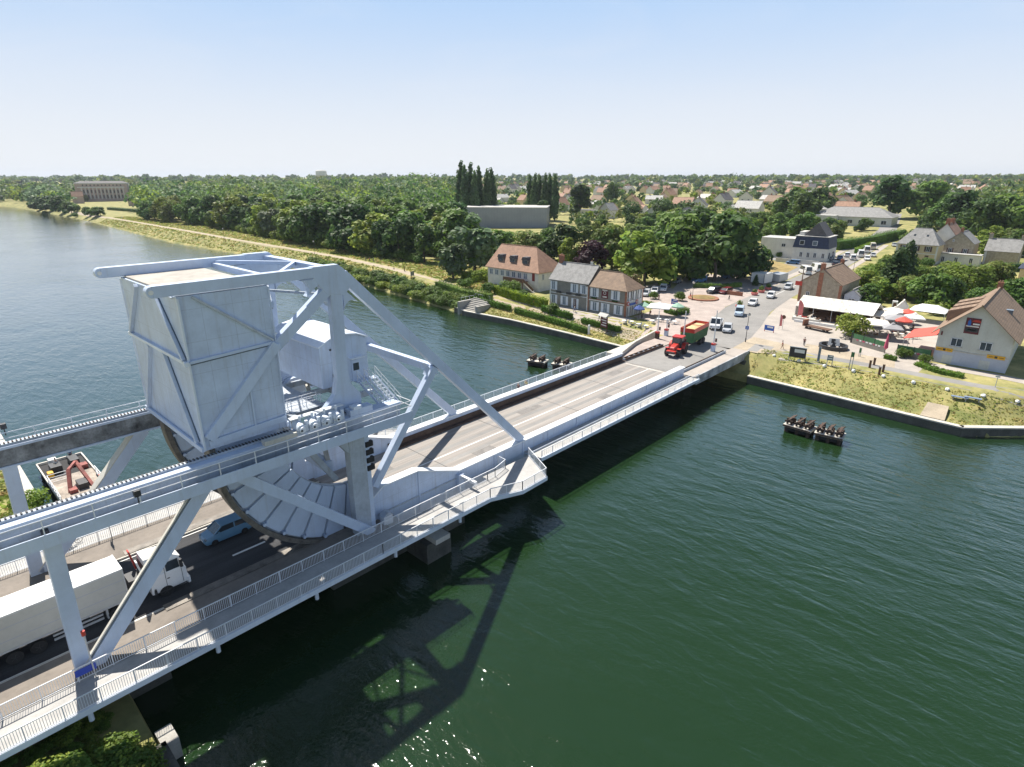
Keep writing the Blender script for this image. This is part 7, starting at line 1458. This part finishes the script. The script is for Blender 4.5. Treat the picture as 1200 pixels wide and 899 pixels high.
# the wood along the canal: its near trees one by one, the rest as one mass
EDGE = [(186, 150), (215, 151), (240, 152), (264, 154), (323, 157), (380, 164), (450, 168), (500, 160), (546, 156), (646, 156), (800, 156), (960, 156)]
IND = [G(553, 262), P2]
def blocked(x, y):
    if (x - 212) ** 2 + (y - 925) ** 2 < 55 ** 2 or (y > 560 and abs(math.atan2(x, y) - .232) < .042 and y < 1010): return True
    q = (Vector((x, y, 0)) - Vector((IND[0].x, IND[0].y, 0))); u = q.dot(Vector((.6, -.8, 0))); w_ = q.dot(Vector((.8, .6, 0)))
    return -14 < u < 66 and -75 < w_ < 46
n = 0; cand = []
y = 190.0
while y < 980:
    e = lerp_table(EDGE, y); x = e + rt.uniform(0, 3)
    while x < e + 640:
        cand.append((x + rt.uniform(-3, 3), y + rt.uniform(-3.5, 3.5))); x += rt.uniform(14, 19) * (1 if y < 420 else 1.2) * (1 + (x - e) * .0012)
    y += 13 if y < 420 else 16
cand = [c for c in cand if not blocked(*c) and 600 + 734 * Vector((*c, 0)).dot(RX) / Vector((*c, 0)).dot(FX) < 530 - max(0, c[0] - 330) * .1]
near = sorted(cand, key=lambda c: math.hypot(c[0], c[1]) + (c[0] - lerp_table(EDGE, c[1])) * 1.6)[:120]
for x, y in near:
    k = rt.choices(('b0', 'b1', 'b2', 'd0', 'd1', 'l0', 'o0', 's0'), (3, 3, 3, 2, 2, 1.6, 1.4, 1.0))[0]; put(k, x, y, rt.uniform(14, 21.5) * (1.05 if k == 'd1' else 1), rt.uniform(1.0, 1.3))
for k in range(62): y = 188 + 4.6 * k + rt.uniform(-1.5, 1.5); put('u%d' % rt.choice((0, 1, 2)), lerp_table(EDGE, y) - 2.5 + rt.uniform(-1.5, 1.5), y, rt.uniform(3, 6.5), 1.2, 'leafy bush at the foot of the wood beside the canal path', 'bushes along the edge of the wood')
ns = set(near); far = [c for c in cand if c not in ns]
def mass(name, pts, label, n=110, mats=('leaf_far', 'leaf_dark', 'leaf_olive', 'leaf', 'leaf_light', 'leaf_blue', 'leaf_far', 'leaf_dark'), hr=(11, 17), wid=.62):
    b = MB(); b.loose = True; rg = random.Random(len(pts))
    base = [crown_points(random.Random(900 + i), 'broad', 420) for i in range(4)]
    for (x, y) in pts:
        dist = math.hypot(x, y); H = rg.uniform(*hr) * (1 + .55 * noise.noise(Vector((x * .013, y * .013, 5)))); z = ground(x, y); m = rg.choice(mats); fs = max(.8, dist / 734 * 1.9); k = max(26, min(n, int(n * 300 / dist + 14)))
        pp = rg.choice(base); a = rg.random() * 6.28; ca, sa = math.cos(a), math.sin(a); s = H * rg.uniform(1.05, 1.55)
        for p, d in rg.sample(pp, min(k, len(pp))):
            leafpoly(b, Vector((x + (p.x * ca - p.y * sa) * s, y + (p.x * sa + p.y * ca) * s, z + p.z * H)), d, fs * rg.uniform(.8, 1.3), rg, m)
    return tag(b.build(name), label, 'woodland', kind='stuff')
mass('woodland', far, 'deep green wood stretching back from the canal', 230, hr=(14, 26))
# trees and belts between the village houses, individually where they show largest
VT = []
tries = 0
while len(VT) < 950 and tries < 20000:
    tries += 1; px_ = rt.uniform(535, 1240); dist = 360 + 1700 * rt.random() ** 1.5
    d_ = ray(px_, 208); d_.z = 0; d_.normalize(); p = d_ * dist / max(.6, d_.dot(FX))
    if any((p - q).length < 11 for q in VILL) or blocked(p.x, p.y): continue
    if abs(p.y - lerp_table([(a, b) for a, b in ROADC], p.x)) < 12 and p.x < 560: continue
    if 385 < p.x < 475 and 72 < p.y < 170: continue
    if p.x < 330 and p.y < 110: continue
    cl = noise.noise(Vector((p.x * .006, p.y * .006, 3)))
    if rt.random() > .62 + cl * 1.0: continue
    VT.append((p.x, p.y))
VT.sort(key=lambda c: math.hypot(*c))
for x, y in VT[:25]: put(rt.choice(('b0', 'b1', 'b2', 'd0', 'o0', 'l0', 'd1')), x, y, rt.uniform(6, 11), 1.2, 'green garden tree between the first village houses', 'garden trees of the village')
mass('woodland', VT[25:], 'garden trees and hedgerows scattered through the far village', 70, hr=(6, 10.5))
FB = []
for i in range(1500):
    px_ = rt.uniform(-60, 1260); dist = rt.uniform(1500, 3400)
    d_ = ray(px_, 208); d_.z = 0; d_.normalize(); p = d_ * dist / max(.6, d_.dot(FX))
    if p.x < shore(p.y) + 8: continue
    FB.append((p.x, p.y))
for i in range(330):
    px_ = rt.uniform(-40, 90); dist = rt.uniform(1270, 1500); d_ = ray(px_, 208); d_.z = 0; d_.normalize(); p = d_ * dist
    if p.x > shore(p.y) + 6: FB.append((p.x, p.y))
for i in range(260):
    px_ = rt.uniform(980, 1240); dist = rt.uniform(430, 800); d_ = ray(px_, 208); d_.z = 0; d_.normalize(); p = d_ * dist / max(.6, d_.dot(FX))
    if p.y < 62: FB.append((p.x, p.y))
for i in range(1300):
    px_ = rt.uniform(-40, 560); dist = rt.uniform(820, 1700); d_ = ray(px_, 208); d_.z = 0; d_.normalize(); p = d_ * dist
    if p.x > shore(p.y) + 14 and not blocked(p.x, p.y): FB.append((p.x, p.y))
mass('woodland', FB, 'distant tree belts below the horizon', 70, hr=(9, 21))
for a, c, h in ((48, 246, 15), (60, 247, 16), (75, 249, 17), (84, 251, 12), (105, 253, 8), (112, 254, 8.5), (118, 253, 7.5)): putp('d0' if h > 13 else 'b1', a, c, h, 1.5, 'dark tree on the canal bank in front of the far chateau', 'bank trees before the chateau')
for a, c in ((52, 250), (90, 254.5), (33, 242)): putp('u2', a, c, 5, 1.3, 'small dark bush at the water edge far along the canal', 'far water edge bushes')
# bushes on the near part of the canal bank
i = 0
for y in [126 + 3.4 * k for k in range(33)]:
    for j in range(2):
        x = shore(y) + 1.2 + j * 3.0 + rt.uniform(-.6, .8); put('u%d' % rt.choice((0, 0, 1, 2)), x, y + rt.uniform(-1, 1), rt.uniform(2.6, 4.4), rt.uniform(1.1, 1.5), 'leafy bush in the thicket along the canal edge', 'bushes along the canal edge', -.4)
for a, c, h, k, lab in ((560, 330, 5, 'u1', 'light shrub beside the lawn of the white house'), (545, 338, 4, 'u0', 'shrub at the left corner of the white house garden'), (600, 345, 5.2, 'u0', 'round green bush in front of the white house balcony'), (616, 352, 3.4, 'u2', 'small clipped dark bush at the end of the yellow hedge'), (570, 345, 4, 'u2', 'dark shrub by the gate of the white house'), (650, 368, 3.2, 'u2', 'dark shrub by the grey house door'), (994, 394, 5.6, 'u1', 'big light green bush beside the old gun'), (1082, 425, 1.9, 'u0', 'round box bush, right of two before the terrace screen'), (1059, 419, 2.3, 'u0', 'tall box bush, left of two before the terrace screen'),
    (765, 350, 2.6, 'u2', 'dark bush at the corner of the cafe terrace'), (797, 352, 3.0, 'u2', 'dark bush beside the car park sign'), (800, 368, 2.2, 'u0', 'terrace shrub near the parked bicycles'), (885, 335, 3.4, 'con', 'dark clipped cone tree beside the white box trailer'), (1067, 416, 1.5, 'u3', 'dry potted plant before the terrace screen, left'), (1087, 420, 1.5, 'u3', 'dry potted plant before the terrace screen, right'), (915, 302, 3, 'u2', 'low dark shrub along the white wing'), (985, 288, 4, 'u2', 'shrub by the hedge behind the parked vans')): putp(k, a, c, h, 1.1, lab)
for x, y, h, k, lab in ((-1.0, 41.2, 2.2, 'u3', 'dry orange weed clump beside the near gantry foot'), (.2, 43.8, 2.4, 'u3', 'dry yellow weed clump by the kerb left of the gantry foot'), (-3.5, 44.2, 1.8, 'u0', 'small green weed on the shaded road edge'), (2.2, 44.6, 1.6, 'u3', 'straw coloured weed behind the gantry leg')): put(k, x, y, h, .55, lab, None, -.2)
for i in range(66): x = rt.uniform(-4.5, 3.8); y = rt.uniform(30, 42.5); put('u%d' % rt.choice((0, 1, 0)), x, y, rt.uniform(1.1, 1.9) if y < 37.5 else rt.uniform(.8, 1.15), 1.5, 'green bush on the bank below the near footway', 'bushes below the near footway')
for x, y, h, k, lab in ((5.2, 78.5, 3.0, 'u1', 'green reed bush on the bank beside the barge'), (3.8, 75.5, 2.6, 'u1', 'green bush on the bank below the far gantry'), (1.2, 82, 2.0, 'u3', 'dry yellow weeds on the bank left of the barge'), (0, 78, 2.2, 'u1', 'weeds at the foot of the far gantry leg'), (2.6, 71, 2.6, 'u0', 'dark green weeds under the far footway')): put(k, x, y, h, 1.0, lab, None, -.2)
# hedges
def hedge(label, pts, h, w_, mats, dens=26, px=True):
    P = [Vector(G(*p)) if px else Vector((p[0], p[1], ground(p[0], p[1]))) for p in pts]; c = P[len(P) // 2]; r = thing('hedge', label, 'hedge', c); b = MB(); b.loose = True; k = MB(); rg = random.Random(len(label))
    for a, e in zip(P, P[1:]):
        L = (e - a).length; d = (e - a).normalized(); nn = Vector((-d.y, d.x, 0)); k.bar(a + UPZ * (h * .42), e + UPZ * (h * .42), w_ * .75, h * .84, mats[0])
        for _ in range(int(L * dens * (h + w_ * .5))):
            t = rg.random(); q = a.lerp(e, t); z = ground(q.x, q.y)
            if rg.random() < w_ / (w_ + 2 * h): o = Vector((0, 0, 1)); p = q + nn * rg.uniform(-.5, .5) * w_; p.z = z + h * rg.uniform(.93, 1.05)
            else: s = rg.choice((-1, 1)); o = nn * s; p = q + nn * (s * w_ * .5 * rg.uniform(.92, 1.08)); p.z = z + rg.uniform(.0, h)
            leafpoly(b, p, (o + Vector((rg.gauss(0, .5), rg.gauss(0, .5), rg.gauss(0, .4) + .2))).normalized(), rg.uniform(.14, .26), rg, rg.choice(mats))
    k.build('core', r); b.build('foliage', r)
hedge('clipped green hedge along the water side of the cafe path, upper part', ((548, 352), (575, 358), (598, 364)), 1.5, 1.2, ('hedge_leaf', 'leaf')); hedge('clipped green hedge along the water side of the cafe path, lower part', ((604, 366), (640, 376), (668, 384), (688, 391)), 1.4, 1.2, ('hedge_leaf', 'leaf'))
hedge('bright yellow green hedge in front of the white house', ((581, 344), (600, 350), (625, 357), (640, 361)), 2.4, 2.0, ('hedge_yellow', 'hedge_yellow', 'hedge_leaf')); hedge('green hedge under the windows of the grey house', ((636, 364), (652, 369), (670, 374)), 1.6, 1.2, ('hedge_leaf', 'leaf')); hedge('green hedge under the cafe windows', ((682, 378), (705, 384), (726, 389)), 1.3, 1.1, ('hedge_leaf', 'leaf'))
hedge('tall dark hedge at the left of the white house garden', ((513, 338), (545, 349), (575, 354)), 2.6, 2.4, ('leaf', 'leaf_dark', 'leaf_bank'), 16); hedge('lawn hedge behind the garden of the white house', ((542, 326), (572, 330)), 1.6, 1.5, ('hedge_yellow', 'hedge_leaf'), 16)
hedge('long tall hedge up the road before the long hall', ((978, 293), (1020, 287), (1052, 279)), 4.5, 4, ('leaf', 'hedge_leaf'), 7); hedge('light hedge behind the parked vans', ((1003, 297), (1028, 285)), 2.2, 2, ('hedge_leaf', 'hedge_yellow'), 10); hedge('low dark hedge at the back of the car park', ((812, 337), (850, 338), (868, 336)), 1.4, 1.3, ('leaf', 'leaf_dark'), 14); hedge('clipped hedge beside the cafe terrace parasols', ((779, 366), (792, 370), (806, 366)), 1.2, 1.0, ('hedge_leaf', 'leaf_dark')); hedge('short hedge at the cafe end wall', ((753, 358), (770, 361)), 1.3, 1.2, ('hedge_leaf', 'leaf'))
hedge('green garden hedge in front of the yellow house', ((1060, 318), (1100, 321), (1115, 323)), 2.2, 2, ('hedge_leaf', 'leaf_dark'), 10); hedge('dark hedge beside the windowless stone house', ((1175, 318), (1200, 318)), 3, 2.2, ('leaf_dark', 'leaf'), 10); hedge('creeper over the front of the white annexe', ((1107, 307), (1146, 308)), 3.4, 1.2, ('hedge_leaf', 'leaf_light'), 10)
hedge('green planting strip in front of the restaurant gable', ((1075, 428), (1100, 437), (1128, 443)), .7, 1.6, ('hedge_leaf', 'leaf_bank')); hedge('low green planting at the end of the terrace screen', ((1036, 420), (1050, 423)), .8, 1.0, ('hedge_leaf', 'leaf'))
hedge('row of clipped dark hedge before the chateau lawn', ((128, 246), (165, 249)), 3.0, 5, ('leaf_dark', 'leaf'), 3)
# shrubs and small trees that fill the gardens and verges of the town
GARD = []
for (x0, x1, y0, y1, n, lab) in ((300, 398, 86, 132, 20, 'small green tree on the verge before the long hall'), (196, 268, 26, 52, 44, 'garden shrub before the yellow house'), (300, 470, -10, 66, 42, 'tree behind the yellow house garden'), (270, 400, 140, 190, 22, 'small green tree between the grove and the village'), (175, 232, -8, 28, 26, 'garden shrub behind the restaurant'), (200, 250, 108, 150, 14, 'small tree behind the car park grove')):
    for _ in range(n):
        for _t in range(20):
            x = rt.uniform(x0, x1); y = rt.uniform(y0, y1)
            if abs(y - lerp_table([(a, b) for a, b in ROADC], x)) < 9 or any((x - a) ** 2 + (y - b) ** 2 < 16 for a, b in GARD) or (268 < x < 302 and 12 < y < 56) or (x > 245 and x < 275 and y > 68 and y < 102): continue
            GARD.append((x, y)); big = 'tree' in lab
            put(rt.choice(('b0', 'b1', 'l0', 'o0', 'd0', 'b2') if big else ('u0', 'u1', 'u2')), x, y, rt.uniform(5, 10) if big else rt.uniform(2.2, 5.5), 1.25, lab, lab + 's' if lab.endswith('tree') else lab.replace('tree', 'trees').replace('shrub', 'shrubs')); break
for o in list(PT.values()): forget(o)
# grass: tufts on the banks and slopes, one object each side
def tufts(name, label, spots, mats, size):
    b = MB(); b.loose = True; rg = random.Random(len(spots))
    for x, y in spots:
        z = ground(x, y); m = mats[min(len(mats) - 1, int(len(mats) * max(0, min(.999, .5 + noise.noise(Vector((x * .16, y * .16, 9))) * .9 + rg.uniform(-.3, .3)))))]; s = size * rg.uniform(.5, 1.5)
        for k in range(3):
            a = rg.random() * 6.28; d = Vector((math.cos(a), math.sin(a), 0)) * s * .55; l = Vector((rg.uniform(-1, 1), rg.uniform(-1, 1), .75)) * s; c = Vector((x + rg.uniform(-.3, .3), y + rg.uniform(-.3, .3), z - .03)); b.poly([c - d, c + d, c + d * .5 + l, c - d * .35 + l * .9], m)
    return tag(b.build(name), label, 'grass', kind='stuff')
sp = []
while len(sp) < 4200: y = rt.uniform(-45, 40.5); d = rt.random() * (10.5 if y > 4 else 9); sp.append((shore(y) + .8 + d * .82, y))
while len(sp) < 7500: y = rt.uniform(63, 121); d = rt.random() * 6.0; x = shore(y) + .8 + d; sp.append((x, y))
sp = [(x, y) for x, y in sp if not (105.5 < x < 109.8 and 8.8 < y < 12.4) and not (109 < x < 115.5 and 115.5 < y < 124)]
tufts('grass', 'dry yellow and green grass on the canal banks', sp, ('grass_green', 'grass_b', 'grass_a', 'grass_a', 'straw', 'grass_green', 'grass_b'), .2)
sp = []
for _ in range(16000):
    y = 123 + 480 * rt.random() ** 1.5; x = shore(y) + 1 + rt.random() * (lerp_table(EDGE, y) - shore(y) + 4)
    pc = min((Vector((x, y, 0)) - Vector((q[0], q[1], 0))).length for q in CANALPATH) if y < 200 else 9
    px0 = lerp_table(sorted((q[1], q[0]) for q in CANALPATH), y)
    if abs(x - px0) > 2.6: sp.append((x, y))
tufts('grass', 'long green and yellow grass along the canal path', sp, ('grass_green', 'grass_b', 'grass_a', 'grass_green', 'straw', 'grass_b'), .5)
sp = [(rt.uniform(-14, 4.6), rt.uniform(66, 130)) for _ in range(2500)] + [(rt.uniform(-5, 4.4), rt.uniform(20, 37.5)) for _ in range(900)]
tufts('grass', 'green and orange weeds on the bank behind the far gantry', sp, ('grass_b', 'grass_green', 'grass_dry', 'grass_b'), .4)
